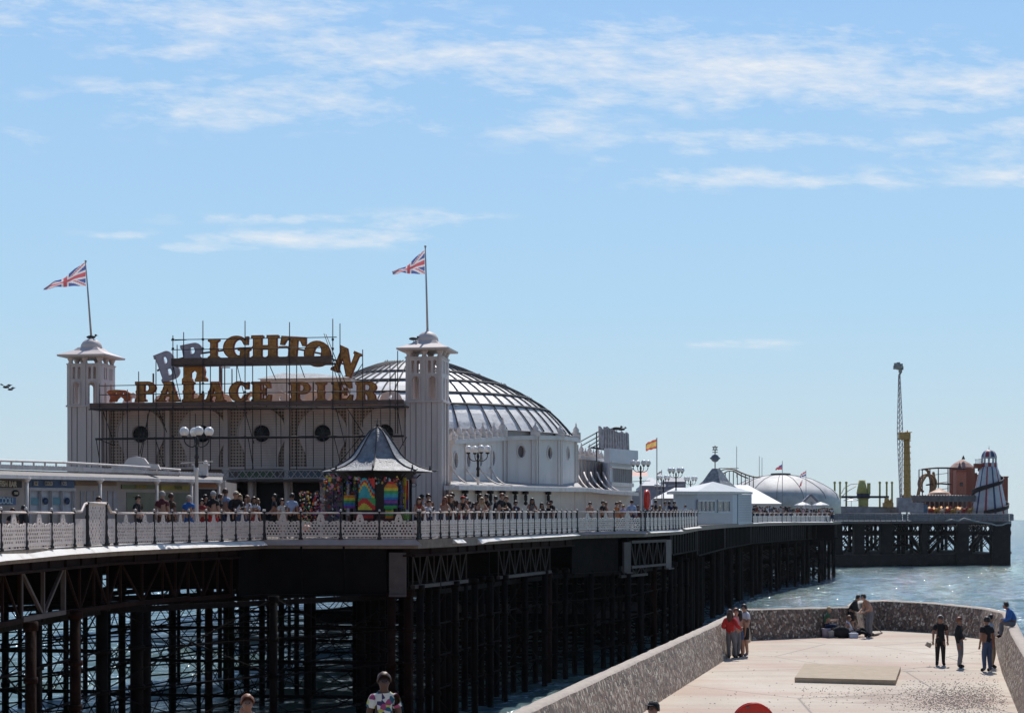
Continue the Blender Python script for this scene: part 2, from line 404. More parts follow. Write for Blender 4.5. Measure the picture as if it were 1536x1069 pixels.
# ---------------------------------------------------------------- pebble beach and promenade in the foreground, below the frame
PEB = mat('beach_shingle', (.33, .25, .18), .85, .4, 14, bump=.9, bscale=14)
bch = MB()
prof = [(10, EZ - 3.9), (33.5, EZ - 4.25), (44, EZ - 5.4), (55, EZ - 6.85), (66, EZ - 8.1), (75, EZ - 9.2)]
for (y0, z0), (y1, z1) in zip(prof, prof[1:]):
    bch.add([(-60, y0, z0), (-1.2 + (y0 - 20) * .26 - 1.5, y0, z0), (-1.2 + (y1 - 20) * .26 - 1.5, y1, z1), (-60, y1, z1)], [(0, 1, 2, 3)])
tag(bch.build('beach', PEB), kind='structure')
PROM = mat('promenade_paving', (.40, .34, .29), .8, .12, 3)
pr = MB(); pr.box(-220, 220, -120, 31.0, EZ - 4.6, EZ - 4.05)  # runs on unseen behind the camera to bounce warm sunlight onto the facade
tag(pr.build('promenade', PROM), kind='structure')

# ---------------------------------------------------------------- the groyne: concrete apron with flint-faced walls
GZ = EZ - 4.95
def G(px, py): 
    Y = 4.95 * F / (py - HY); return Vector(((px - CX) / F * Y, Y, GZ))
def floor_material():
    m = bpy.data.materials.new('groyne_concrete'); m.use_nodes = True; nt = m.node_tree; N = nt.nodes; L = nt.links
    b = N['Principled BSDF']; b.inputs['Roughness'].default_value = .85
    ge = N.new('ShaderNodeNewGeometry')
    def noise(sc, st, det=6, ro=.6):
        mp = N.new('ShaderNodeMapping'); L.new(ge.outputs['Position'], mp.inputs[0]); mp.inputs['Scale'].default_value = st
        n = N.new('ShaderNodeTexNoise'); L.new(mp.outputs[0], n.inputs['Vector']); n.inputs['Scale'].default_value = sc; n.inputs['Detail'].default_value = det; n.inputs['Roughness'].default_value = ro
        return n.outputs['Fac']
    def ramp(f, e):
        r = N.new('ShaderNodeValToRGB'); L.new(f, r.inputs[0])
        while len(r.color_ramp.elements) < len(e): r.color_ramp.elements.new(.5)
        for el, (p, c) in zip(r.color_ramp.elements, e): el.position = p; el.color = (*c, 1)
        return r.outputs[0]
    def mix(f, a, c, t='MIX'):
        x = N.new('ShaderNodeMixRGB'); x.blend_type = t
        for i, v in enumerate((f, a, c)):
            if isinstance(v, (int, float)): x.inputs[i].default_value = v
            elif isinstance(v, tuple): x.inputs[i].default_value = (*v, 1)
            else: L.new(v, x.inputs[i])
        return x.outputs[0]
    base = ramp(noise(.35, (1, .35, 1)), [(.3, (.47, .39, .31)), (.55, (.56, .48, .385)), (.75, (.62, .55, .46))])
    streak = ramp(noise(.6, (.12, 2.2, 1), 4), [(.44, (0, 0, 0)), (.6, (.35, .35, .35))])
    c = mix(streak, base, (.40, .31, .24))
    red = ramp(noise(.12, (.5, 2.0, 1), 5), [(.52, (0, 0, 0)), (.62, (.55, .55, .55))])
    c = mix(red, c, (.46, .29, .22))
    spk = ramp(noise(9, (1, 1, 1), 3, .8), [(.60, (0, 0, 0)), (.68, (.7, .7, .7))])
    c = mix(spk, c, (.26, .20, .16))
    # drift of crushed shingle trodden into the surface near the right hand wall
    vd = N.new('ShaderNodeMapping'); L.new(ge.outputs['Position'], vd.inputs[0]); vd.inputs['Location'].default_value = (-11.6 * .32, -45.6 * .30, 0); vd.inputs['Scale'].default_value = (.32, .30, 0)
    gr = N.new('ShaderNodeVectorMath'); gr.operation = 'LENGTH'; L.new(vd.outputs[0], gr.inputs[0])
    sb_ = N.new('ShaderNodeMath'); sb_.operation = 'SUBTRACT'; L.new(noise(.9, (.6, 1, 1), 6, .7), sb_.inputs[0]); ml = N.new('ShaderNodeMath'); ml.operation = 'MULTIPLY'; L.new(gr.outputs['Value'], ml.inputs[0]); ml.inputs[1].default_value = .28; L.new(ml.outputs[0], sb_.inputs[1])
    c = mix(ramp(sb_.outputs[0], [(.26, (0, 0, 0)), (.42, (.75, .75, .75))]), c, (.33, .235, .185))
    vo = N.new('ShaderNodeTexVoronoi'); vo.feature = 'DISTANCE_TO_EDGE'; vo.inputs['Scale'].default_value = .16
    mp = N.new('ShaderNodeMapping'); L.new(ge.outputs['Position'], mp.inputs[0]); mp.inputs['Scale'].default_value = (1, .8, 0); L.new(mp.outputs[0], vo.inputs['Vector'])
    cr = ramp(vo.outputs['Distance'], [(.0, (.75, .75, .75)), (.008, (0, 0, 0))])
    c = mix(cr, c, (.15, .12, .10))
    L.new(c, b.inputs['Base Color'])
    bp = N.new('ShaderNodeBump'); bp.inputs['Strength'].default_value = .5; bp.inputs['Distance'].default_value = .03; L.new(noise(5, (1, 1, 1), 8), bp.inputs['Height']); L.new(bp.outputs[0], b.inputs['Normal'])
    return m
def flint_material():
    m = bpy.data.materials.new('flint_pebbles'); m.use_nodes = True; nt = m.node_tree; N = nt.nodes; L = nt.links
    b = N['Principled BSDF']; b.inputs['Roughness'].default_value = .55
    ge = N.new('ShaderNodeNewGeometry')
    vo = N.new('ShaderNodeTexVoronoi'); vo.inputs['Scale'].default_value = 10.5; vo.inputs['Randomness'].default_value = 1
    mp = N.new('ShaderNodeMapping'); L.new(ge.outputs['Position'], mp.inputs[0]); mp.inputs['Scale'].default_value = (1.0, 1.0, .75); mp.inputs['Rotation'].default_value = (.5, .3, .4); L.new(mp.outputs[0], vo.inputs['Vector'])
    sp = N.new('ShaderNodeSeparateXYZ'); L.new(vo.outputs['Color'], sp.inputs[0])
    r = N.new('ShaderNodeValToRGB'); L.new(sp.outputs[0], r.inputs[0]); r.color_ramp.interpolation = 'CONSTANT'
    cs = [(0, (.15, .09, .06)), (.20, (.30, .20, .14)), (.42, (.50, .38, .29)), (.56, (.22, .15, .115)), (.72, (.70, .58, .46)), (.86, (.40, .24, .15))]
    while len(r.color_ramp.elements) < len(cs): r.color_ramp.elements.new(.5)
    for el, (p, c) in zip(r.color_ramp.elements, cs): el.position = p; el.color = (*c, 1)
    v2 = N.new('ShaderNodeTexVoronoi'); v2.feature = 'DISTANCE_TO_EDGE'; v2.inputs['Scale'].default_value = 10.5; L.new(mp.outputs[0], v2.inputs['Vector'])
    r2 = N.new('ShaderNodeValToRGB'); L.new(v2.outputs['Distance'], r2.inputs[0]); r2.color_ramp.elements[0].position = .02; r2.color_ramp.elements[1].position = .10
    mx = N.new('ShaderNodeMixRGB'); L.new(r2.outputs[0], mx.inputs[0]); mx.inputs[1].default_value = (.17, .135, .11, 1); L.new(r.outputs[0], mx.inputs[2])
    L.new(mx.outputs[0], b.inputs['Base Color'])
    bp = N.new('ShaderNodeBump'); bp.inputs['Strength'].default_value = 1; bp.inputs['Distance'].default_value = .05; L.new(r2.outputs[0], bp.inputs['Height']); L.new(bp.outputs[0], b.inputs['Normal'])
    return m
FLINT = flint_material()
FLOORM = floor_material()
COPE = mat('coping_cement', (.42, .35, .29), .8, .15, 6, bump=.4)
inner = [Vector((-3.0, 18, GZ)), Vector((3.95, 44.9, GZ)), Vector((7.46, 58.4, GZ)), Vector((9.85, 68.1, GZ)), Vector((13.0, 69.9, GZ)), Vector((14.9, 71.2, GZ)),
         Vector((15.7, 73.9, GZ)), Vector((16.6, 74.5, GZ)), Vector((18.1, 72.9, GZ)), Vector((19.3, 69.4, GZ)), Vector((19.15, 66.2, GZ)), Vector((15.8, 53.8, GZ)), Vector((12.9, 42.5, GZ)), Vector((7.5, 22, GZ))]
fl = MB()
pts = [(p.x, p.y) for p in inner]
# apron top: a broad sheet under the walls
outp = [(-3.6, 18), (3.4, 45), (9.3, 68.8), (14.8, 72.2), (15.5, 75.0), (17.0, 75.5), (19.9, 70.0), (19.8, 66), (13.5, 42), (8, 18)]
n = len(outp)
fl.add([(x, y, GZ) for x, y in outp] + [(x, y, GZ - 4.8) for x, y in outp], [tuple(range(n))] + [(i, (i + 1) % n, (i + 1) % n + n, i + n) for i in range(n)])
tag(fl.build('groyne_apron', FLOORM), kind='structure')
def wall_run(seg, name, label, hts):
    """battered flint wall along seg (inner foot line, going clockwise), rounded coping"""
    root = thing(name, label, 'wall', (seg[0].x, seg[0].y, GZ))
    body = MB(); cop = MB()
    secs = []
    fine = []
    for a, b, ha, hb in zip(seg, seg[1:], hts, hts[1:]):
        k = max(2, int((b - a).length / .5))
        for i in range(k): fine.append((a.lerp(b, i / k), ha + (hb - ha) * i / k))
    fine.append((seg[-1], hts[-1]))
    m = len(fine)
    for i, (p, h) in enumerate(fine):
        d = (fine[min(i + 1, m - 1)][0] - fine[max(i - 1, 0)][0]).normalized()
        nrm = Vector((-d.y, d.x, 0))      # outward = left of travel
        j = random.uniform(-.025, .025)
        prof = [(0.0, -.05), (.03, .12), (.13 + j, h * .45), (.24 + j, h * .8), (.30, h - .05), (.36, h), (.60, h), (.68, h - .06), (.75, h * .5), (.95, -4.8)]
        secs.append([p + nrm * o + Vector((0, 0, z + random.uniform(-.012, .012))) for o, z in prof])
    q = len(secs[0])
    for lo, hi, bld in ((0, 4, body), (4, 7, cop), (7, 9, body)):
        vs = []
        for s_ in secs: vs += s_[lo:hi + 1]
        w = hi - lo + 1
        bld.add(vs, [(i * w + k, i * w + k + 1, (i + 1) * w + k + 1, (i + 1) * w + k) for i in range(len(secs) - 1) for k in range(w - 1)], True)
    for s_ in (secs[0], secs[-1]): body.add(s_, [tuple(range(q))])
    body.build('flint_facing', FLINT, root); cop.build('coping', COPE, root)
    return root
wall_run(inner[0:4], 'flint_wall', 'long low flint wall running from the bottom edge up to the group of four people', [1.25] * 4)
wall_run([inner[3], inner[4], inner[5]], 'flint_wall', 'shaded low flint wall closing the seaward end of the apron, behind the seated angler', [1.25, 1.22, 1.2])
wall_run([inner[5], inner[6], inner[7], inner[8], inner[9], inner[10]], 'flint_wall', 'curved low flint wall at the seaward end, from the shirtless man to the men in black', [1.22, 1.28, 1.3, 1.28, 1.25, 1.25])
wall_run(inner[10:14], 'flint_wall', 'low flint wall at the right edge, with a person in a blue jacket sitting on it', [1.25, 1.25, 1.2, 1.2])
# raised slab on the apron
sl = MB()
q = [G(1192, 1022.7), G(1343.4, 1027), G(1351, 1005.5), G(1206.8, 1001)]
n = 4
SLABM = mat('cover_slab_concrete', (.42, .33, .235), .85, .1, 3, bump=.3)
tp = [p + Vector((0, 0, .15)) for p in q]
sl.add(q + tp, [(4, 5, 6, 7), (0, 1, 5, 4), (1, 2, 6, 5), (2, 3, 7, 6), (3, 0, 4, 7)])
tag(sl.build('cover_slab', SLABM), 'rectangular raised concrete slab lying in the middle of the apron', 'slab')
# loose shingle
sh = MB()
rr = random.Random(5)
def pebble(mb, c, r):
    a = rr.uniform(0, 6)
    base = [(1, 0, 0), (0, 1, 0), (-1, 0, 0), (0, -1, 0)]
    vs = [c + Vector((math.cos(a) * x - math.sin(a) * y, math.sin(a) * x + math.cos(a) * y, 0)) * r * rr.uniform(.7, 1.2) for x, y, _ in base] + [c + Vector((0, 0, r * .7))]
    mb.cur = rr.choice([0, 0, 1, 2]); mb.add(vs, [(0, 1, 4), (1, 2, 4), (2, 3, 4), (3, 0, 4)])
for i in range(3300):
    t = rr.random()
    if t < .8: px = rr.gauss(1440, 45); py = rr.gauss(1048, 13)
    elif t < .93: px = rr.uniform(1200, 1500); py = rr.gauss(1040, 9)
    else: px = rr.uniform(1000, 1500); py = rr.uniform(975, 1069)
    if py < 965: continue
    p = G(px, py)
    lim = 12.9 + (p.y - 42.5) * .2566
    if p.x > lim - .15 or p.x < 3.95 + (p.y - 44.9) * .26 + .1: continue
    if 1190 < px < 1352 and 994 < py < 1029: continue
    pebble(sh, p, rr.uniform(.014, .034))
tag(sh.build('loose_shingle', [mat('peb_a', (.35, .26, .20), .8), mat('peb_b', (.45, .38, .32), .8), mat('peb_c', (.26, .20, .16), .8)]), kind='stuff')

# ---------------------------------------------------------------- the pier: deck, edge beam, girders, piles, bracing
AX = Vector((.156, .988, 0)); WD = Vector((-.988, .156, 0))
def EP(px, dz=0.0, off=0.0):
    Y = edgeY(px); p = Vector(((px - CX) / F * Y, Y, zdeck(Y) + dz)); return p + WD * off
MID = [(1049, 118), (1052, 121), (1090, 148), (1128, 176), (1190, 205), (1250, 229), (1262, 248)]
def MPt(px, dz=0.0, off=0.0):
    Y = interp(MID, px); p = Vector(((px - CX) / F * Y, Y, zdeck(Y) + dz)); return p + WD * off
pier = thing('pier', 'long iron pier standing over the sea on a forest of braced dark piles', 'pier', (-11, 64, 0))
near_line = [EP(px) for px in (-110, 0, 90, 175, 260, 340, 396, 400)] + [EP(px) for px in (450, 500, 560, 627)] + [EP(px) for px in (630, 680, 717, 760, 800, 843, 865, 896, 930, 967, 1020, 1049)] + [MPt(px) for px in (1090, 1128, 1190, 1250, 1262)]
dk = MB()
vs = []; 
for i, p in enumerate(near_line):
    far = 13.5 if p.y < 60 else (16 if p.y < 63 else (22 if p.y < 110 else 46))
    q = p + WD * far; q.z = p.z
    vs += [p, q, p - Vector((0, 0, .35)), q - Vector((0, 0, .35))]
fs = []
for i in range(len(near_line) - 1):
    a, b = i * 4, (i + 1) * 4
    fs += [(a, a + 1, b + 1, b), (a + 2, b + 2, b + 3, a + 3), (a, b, b + 2, a + 2), (a + 1, a + 3, b + 3, b + 1)]
dk.add(vs, fs); dk.build('deck', [DECKM], pier)
# white edge beam pieces: follow the photographed strips
def edge_strip(tab, m, name='edge_beam', thick=.35, out=.14, fn=edgeY):
    e = MB(); vs = []
    for (px, yt, yb) in tab:
        Y = fn(px) - .02
        p0 = P(px, yt, Y); p1 = P(px, yb, Y)
        vs += [p0 + WD * .05, p1 - WD * .20 - AX * .10, p1 + WD * thick - Vector((0, 0, .02)), p0 + WD * thick]
    fs = []
    n = len(tab)
    for i in range(n - 1):
        for k in range(4): fs.append((i * 4 + k, i * 4 + (k + 1) % 4, (i + 1) * 4 + (k + 1) % 4, (i + 1) * 4 + k))
    fs += [(0, 1, 2, 3), tuple((n - 1) * 4 + k for k in (3, 2, 1, 0))]
    e.add(vs, fs); return e.build(name, m, pier)
EDGEW = mat('edge_beam_paint', (.80, .76, .71), .5, .06, 1.5, dirt=(.33, .21, .14), dscale=1.3, damt=.55)
edge_strip([(-110, 842, 860), (0, 828, 840.5), (46, 824.5, 836.5), (100, 820.5, 831), (175, 816.5, 826), (262, 813.5, 822), (340, 811, 819), (396, 809.5, 817.5)], EDGEW)
edge_strip([(398, 809, 817), (470, 808.8, 817), (560, 808.8, 817.2), (626, 808.8, 817)], mat('bay_edge_paint', (.40, .33, .31), .6, .1, 2))
edge_strip([(680, 807, 814), (694, 806.5, 813.5)], EDGEW)
edge_strip([(717, 806.2, 815), (726, 805.5, 812), (760, 803.8, 809), (800, 801.6, 806.5), (840, 799.8, 804), (866, 798.5, 802.6)], EDGEW)
edge_strip([(868, 798.3, 802), (896, 796.3, 801), (930, 795.2, 800.2), (967, 795.3, 800)], mat('bay_edge_paint', (.4, .33, .31)))
edge_strip([(972, 794.5, 799), (1000, 793.3, 797.6), (1021, 792.2, 796.2)], EDGEW)
edge_strip([(1024, 791, 793.6), (1049, 788.3, 791)], EDGEW)
edge_strip([(1128, 783, 785), (1145, 781.8, 783.6), (1190, 781.5, 783), (1248, 781.3, 782.8)], EDGEW, fn=lambda px: interp(MID, px))

def girder(pxs, ztop, zbot, m, fn=EP, off=.45, step=1.25, name='girder', w=.09, plate_ends=False):
    g = MB(); L_ = []
    for a, b in zip(pxs, pxs[1:]):
        pa, pb = fn(a, 0, off), fn(b, 0, off); k = max(1, round((pb - pa).length / step))
        for i in range(k): L_.append(pa.lerp(pb, i / k))
    L_.append(fn(pxs[-1], 0, off))
    T = [Vector((p.x, p.y, EZ + ztop)) for p in L_]; B = [Vector((p.x, p.y, EZ + zbot)) for p in L_]
    for i in range(len(L_) - 1):
        g.bar(T[i], T[i + 1], .16, .16); g.bar(B[i], B[i + 1], .18, .14)
        g.bar(T[i], B[i + 1], w * .7) if i % 2 == 0 else g.bar(B[i], T[i + 1], w * .7)
        g.bar(T[i], B[i], w * .8)
    g.bar(T[-1], B[-1], w)
    return g.build(name, m, pier)
def plate_girder(pxs, ztop, zbot, m, fn=EP, off=.3, th=.12, name='plate_girder', stiff=1.5):
    g = MB()
    for a, b in zip(pxs, pxs[1:]):
        pa, pb = fn(a, 0, off), fn(b, 0, off)
        d = (pb - pa).normalized(); nn = Vector((-d.y, d.x, 0)) * th
        vs = [Vector((q.x, q.y, EZ + z)) for q in (pa, pb, pb + nn, pa + nn) for z in (zbot, ztop)]
        g.add(vs, [(0, 2, 3, 1), (2, 4, 5, 3), (4, 6, 7, 5), (6, 0, 1, 7), (1, 3, 5, 7), (0, 6, 4, 2)])
        g.bar(Vector((pa.x, pa.y, EZ + zbot)) - nn * .6, Vector((pb.x, pb.y, EZ + zbot)) - nn * .6, .2, .07)
        k = int((pb - pa).length / stiff)
        for i in range(1, k): 
            q = pa.lerp(pb, i / k) - nn * .25; g.bar((q.x, q.y, EZ + zbot + .04), (q.x, q.y, EZ + ztop), .08)
    return g.build(name, m, pier)
girder([-110, 0, 52], -1.42, -2.85, RUSTY)
girder([54, 116], -1.45, -2.82, GREYST, step=2.2, w=.13)
girder([118, 200, 262, 300], -1.42, -2.85, RUSTY)
girder([300, 364], -1.42, -2.9, RUSTY)
plate_girder([366, 396, 587], -1.06, -2.95, mat('black_plate', (.006, .005, .005), .9, .3, 2, spec=.1), off=.2)
plate_girder([587.5, 613], -1.3, -2.97, GREYST, off=.1, stiff=9)
plate_girder([-110, 0, 175, 366], -1.2, -1.46, RUSTY, off=.25)
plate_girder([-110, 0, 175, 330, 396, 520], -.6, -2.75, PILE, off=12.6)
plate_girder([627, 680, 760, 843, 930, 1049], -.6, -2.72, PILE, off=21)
plate_girder([614, 627, 680, 760, 843, 865], -1.1, -1.42, RUSTY, off=.25)
plate_girder([865, 896, 934], -1.0, -2.95, PILE, off=.25)
plate_girder([935, 945], -1.3, -3.02, GREYST, off=-.05, stiff=9)
plate_girder([998, 1006], -1.25, -3.0, GREYST, off=-.05, stiff=9)
GREYT = mat('grey_truss_steel', (.035, .028, .028), .7, .2, 3)
girder([636, 715], -1.4, -2.66, GREYT, step=.8, w=.06)
girder([762, 838], -1.4, -2.7, GREYT, step=.9, w=.06)
girder([946, 998], -1.3, -2.72, GREYT, step=.9, off=0, w=.08)
girder([946, 985], -2.75, -3.25, GREYT, step=.9, off=.6, w=.07)
plate_girder([1010, 1049], -.85, -2.2, PILE, off=.2)
plate_girder([1049.5, 1090, 1128, 1190, 1258], -.7, -2.6, PILE, fn=MPt, off=.2)

# bents of piles
npile = 0; extra_piles = MB()
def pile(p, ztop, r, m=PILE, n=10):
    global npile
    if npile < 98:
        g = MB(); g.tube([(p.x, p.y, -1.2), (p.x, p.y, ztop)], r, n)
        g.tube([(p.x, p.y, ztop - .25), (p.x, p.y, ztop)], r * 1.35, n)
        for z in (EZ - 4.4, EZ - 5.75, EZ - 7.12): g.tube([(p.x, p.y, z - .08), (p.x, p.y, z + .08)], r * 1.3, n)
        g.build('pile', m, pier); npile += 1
    else:
        extra_piles.tube([(p.x, p.y, -1.2), (p.x, p.y, ztop)], r, 7, caps=False)
def xbrace(g, a, b, z0, z1, r=.035):
    g.tube([(a.x, a.y, z0), (b.x, b.y, z1)], r, 5, caps=False); g.tube([(a.x, a.y, z1), (b.x, b.y, z0)], r, 5, caps=False)
offs = [1.0, 5.2, 9.4, 13.6]
bentY = [43.5, 55.0, 66.0, 77.0, 87.0, 95.0, 102, 109, 115]
inv = [(y, px) for px, y in EDGE if True]
def pxOf(Y):
    for (a, ya), (b, yb) in zip(EDGE, EDGE[1:]):
        if ya <= Y <= yb and yb > ya: return a + (b - a) * (Y - ya) / (yb - ya)
    return EDGE[-1][0]
grid = []
rg = random.Random(11)
for bi, Y in enumerate(bentY):
    base = EP(pxOf(Y))
    row = []
    for k, o in enumerate(offs[:4] if Y < 85 else offs):
        p = base + WD * (o + rg.uniform(-.15, .15)) + AX * rg.uniform(-.2, .2)
        row.append(p)
    grid.append(row)
order = sorted([(row[k].y + k * 1.2, bi, k) for bi, row in enumerate(grid) for k in range(len(row))])
for _, bi, k in order:
    p = grid[bi][k]
    if (p.x + 2) / p.y < -.34: continue
    m = PILE2 if (k == 0 and bi in (0, 2, 4)) or rg.random() < .12 else PILE
    pile(p, EZ - 2.8, rg.choice([.14, .16, .18]) if k else .2, m)
for px, Y, r in ((46, 45.5, .15), (113, 51, .17), (205, 57, .22), (217, 57.6, .2), (587, 65.5, .17), (612, 66, .16), (541, 70, .2), (551, 71.5, .22), (562, 70.5, .2), (572, 73, .2), (535, 76, .2)):
    pile(P(px, HY, Y), EZ - 2.8, r, PILE2 if px in (46, 113, 587, 612) else PILE)
for px, dY in ((630, 1), (643, 3), (655, 2), (664, 5), (683, 2), (697, 4), (712, 1.5), (722, 4), (735, 2), (745, 5), (757, 1.2), (770, 4), (788, 2), (803, 4), (817, 1.5), (832, 4), (848, 2), (862, 3), (880, 1.5), (905, 2), (918, 1.2), (930, 2), (942, 1.2), (960, 3), (996, 1.2), (1006, 1.5), (1030, 2)):
    Y_ = edgeY(px) + dY; pile(P(px, HY, Y_), EZ - 2.6, .15)
for bi, row in enumerate(grid):
    g = MB()
    for a, b in zip(row, row[1:]):
        for (z0, z1) in ((EZ - 5.7, EZ - 3.0), (.3, EZ - 5.75)): xbrace(g, a, b, z0, z1, rg.uniform(.016, .026))
        g.bar((a.x, a.y, EZ - 4.38), (b.x, b.y, EZ - 4.38), .10, .12); [g.bar((a.x, a.y, EZ - z_), (b.x, b.y, EZ - z_), .09, .12) for z_ in (5.72, 7.12)]
    g.build('cross_brace', PILE, pier)
    g = MB(); a, b = row[0], row[-1]
    g.bar((a.x, a.y, EZ - 1.9), (b.x, b.y, EZ - 1.9), .14, 1.7); g.bar((a.x, a.y, EZ - 2.78), (b.x, b.y, EZ - 2.78), .34, .1)
    g.build('cross_girder', PILE, pier)
for k in range(len(offs)):
    for bi in range(len(grid) - 1):
        if k >= len(grid[bi]) or k >= len(grid[bi + 1]): continue
        a, b = grid[bi][k], grid[bi + 1][k]
        if max(a.x / a.y, b.x / b.y) < -.33 or bi > 7: continue
        g = MB()
        halves = [(a, b)] if k in (0, 3) else []
        if k in (0, 3) or (k == 1 and bi < 1):
            c_ = a.lerp(b, .5) + WD * rg.uniform(-.2, .2)
            if c_.x / c_.y > -.33: pile(c_, EZ - 2.8, rg.choice([.13, .15, .17]))
            halves = [(a, c_), (c_, b)]
        for (z0, z1) in ((EZ - 5.7, EZ - 2.9), (.3, EZ - 5.75)): [xbrace(g, u_, v_, z0, z1, rg.uniform(.018, .028)) for u_, v_ in halves]
        for z in (-3.05, -4.38, -5.72, -7.12): g.bar((a.x, a.y, EZ + z), (b.x, b.y, EZ + z), .05, .055 if z != -3.05 else .2)
        g.build('side_brace', PILE, pier)
# slimmer driven piles between the bents, tied by rods crossing at about forty five degrees
for line in (((8, 58), (58, 60), (99, 61.5), (160, 64), (183, 66), (223, 68), (259, 70), (298, 72), (347, 74), (370, 75), (393, 76), (422, 78), (445, 79.5), (534, 82), (560, 83), (580, 84)),
             ((30, 75), (75, 77), (128, 79), (150, 80), (212, 83), (268, 86), (330, 89), (362, 90.5), (406, 92), (434, 94), (548, 97), (572, 98))):
    prev = None; g = MB()
    for px, Y_ in line:
        p = P(px, HY, Y_); pile(p, EZ - 2.6, rg.choice([.10, .12, .14]))
        if prev is not None:
            ln = (p - prev).xy.length; n_ = max(1, round(5.4 / max(1.2, ln))); n_ = min(n_, 4)
            for t_ in range(n_):
                z1 = EZ - 2.9 - 5.3 * t_ / n_; z0 = EZ - 2.9 - 5.3 * (t_ + 1) / n_
                xbrace(g, prev, p, z0, z1, .022)
            for z_ in (EZ - 2.9, EZ - 4.4, EZ - 5.7, EZ - 7.1): g.bar((prev.x, prev.y, z_), (p.x, p.y, z_), .05, .07)
        prev = p
    g.build('rod_brace', PILE, pier)
# middle stretch: crowded rows of piles out to the head
mid = MB()
Yv = 112
while Yv < 247:
    if Yv <= 118: base = EP(pxOf(Yv)) + Vector((0, 0, 0))
    else:
        px = None
        for (a, ya), (b, yb) in zip(MID, MID[1:]):
            if ya <= Yv <= yb: px = a + (b - a) * (Yv - ya) / (yb - ya)
        base = MPt(px if px else 1262)
    offl = [o for o in [1 + 2.9 * i for i in range(15)] if (base + WD * o).x / (base + WD * o).y > -.052]
    prev = None
    for o in offl:
        p = base + WD * (o + rg.uniform(-.4, .4)) + AX * rg.uniform(-.8, .8)
        pile(p, EZ - 2.5, rg.choice([.2, .25, .3]))
        if prev is not None:
            for (z0, z1) in ((EZ - 4.9, EZ - 3.2), (EZ - 6.6, EZ - 4.9), (.2, EZ - 6.6)): xbrace(mid, prev, p, z0, z1, .06)
            mid.bar((prev.x, prev.y, EZ - 3.3), (p.x, p.y, EZ - 3.3), .3, .5); mid.bar((prev.x, prev.y, EZ - 5), (p.x, p.y, EZ - 5), .2, .4)
        prev = p
    a, b = base + WD * .3, base + WD * offl[-1]
    mid.bar((a.x, a.y, EZ - 1.9), (b.x, b.y, EZ - 1.9), .3, 2.0)
    Yv += 4.3
ep = extra_piles.build('pile', PILE, pier); ep['kind'] = 'stuff'
mid.build('mid_bracing', PILE, pier)
# solid blocks added to make the dark unlit mass under the middle stretch
ls = MB()
for (o0, o1, Y0, Y1, z0, z1) in ((.8, 17, 112, 119, EZ - 6, EZ - 4.5), (3.4, 22, 122, 172, EZ - 5.9, EZ - 2.6), (3.4, 30, 178, 245, EZ - 5.9, EZ - 2.6), (3, 20, 96, 110, EZ - 6.2, EZ - 5.5)):
    A = EP(pxOf(Y0)) if Y0 < 118 else MPt(interp([(y, p) for p, y in MID], Y0)); B = EP(pxOf(Y1)) if Y1 < 118 else MPt(interp([(y, p) for p, y in MID], Y1))
    vs = [Vector((q.x, q.y, z)) for q in (A + WD * o0, B + WD * o0, B + WD * o1, A + WD * o1) for z in (z0, z1)]
    ls.add(vs, [(0, 2, 3, 1), (2, 4, 5, 3), (4, 6, 7, 5), (6, 0, 1, 7), (1, 3, 5, 7), (0, 6, 4, 2)])
ls.build('dark_mass', PILE, pier)

# ---------------------------------------------------------------- railings
def panel_mesh(name, closed=True):
    """pierced cast panel, unit width 1 (x -.5...5), height 0..1.06"""
    g = MB(); w = .5
    out = [(-w, .10), (w, .10), (w, .74), (.42, .74), (.37, .70), (.30, .72), (.24, .66), (.17, .74), (.11, .72), (.085, .86), (.05, .99), (-.05, .99), (-.085, .86), (-.11, .72), (-.17, .74), (-.24, .66), (-.30, .72), (-.37, .70), (-.42, .74), (-w, .74)]
    holes = []
    for r in range(4):
        for c in range(-5, 6):
            x = c * .088 + (.044 if r % 2 else 0); z = .22 + r * .105
            if abs(x) > .455 or abs(x) < .035: continue
            holes.append([(x + .030 * math.cos(PI / 3 * k + PI / 6), z + .043 * math.sin(PI / 3 * k + PI / 6)) for k in range(6)])
    for x, z, r_ in ((-.2, .645, .028), (.2, .645, .028), (0, .72, .03), (0, .82, .022), (-.40, .655, .025), (.40, .655, .025), (-.11, .645, .022), (.11, .645, .022), (-.3, .645, .02), (.3, .645, .02)):
        holes.append(circ(x, z, r_ * .9, 6, r_ * 1.3))
    g.plate(out, holes, .03, Matrix.Translation((0, -.015, 0)))
    for x in [i * .11 - .44 for i in range(9)]: g.bar((x, 0, .03), (x, 0, .10), .02)
    g.bar((-w, 0, .04), (w, 0, .04), .03)
    o = g.build(name, RAILW); return o
def post_mesh():
    g = MB()
    g.lathe((0, 0, 0), [(.09, 0), (.09, .06), (.055, .10), (.075, .18), (.045, .30), (.05, .45), (.038, .60), (.055, .72), (.035, .78), (.04, 1.02), (.055, 1.06), (.03, 1.09)], 8)
    g.bar((0, 0, .25), (0, .28, .02), .05)
    return g.build('post', IRON)
pm = panel_mesh('panel'); pom = post_mesh()
fin = MB(); fin.ball((0, 0, 1.13), .05, 8, 6); finm = fin.build('finial', mat('finial_paint', (.5, .48, .46), .4))
finm.parent = pom
used = {'p': False, 'o': False}
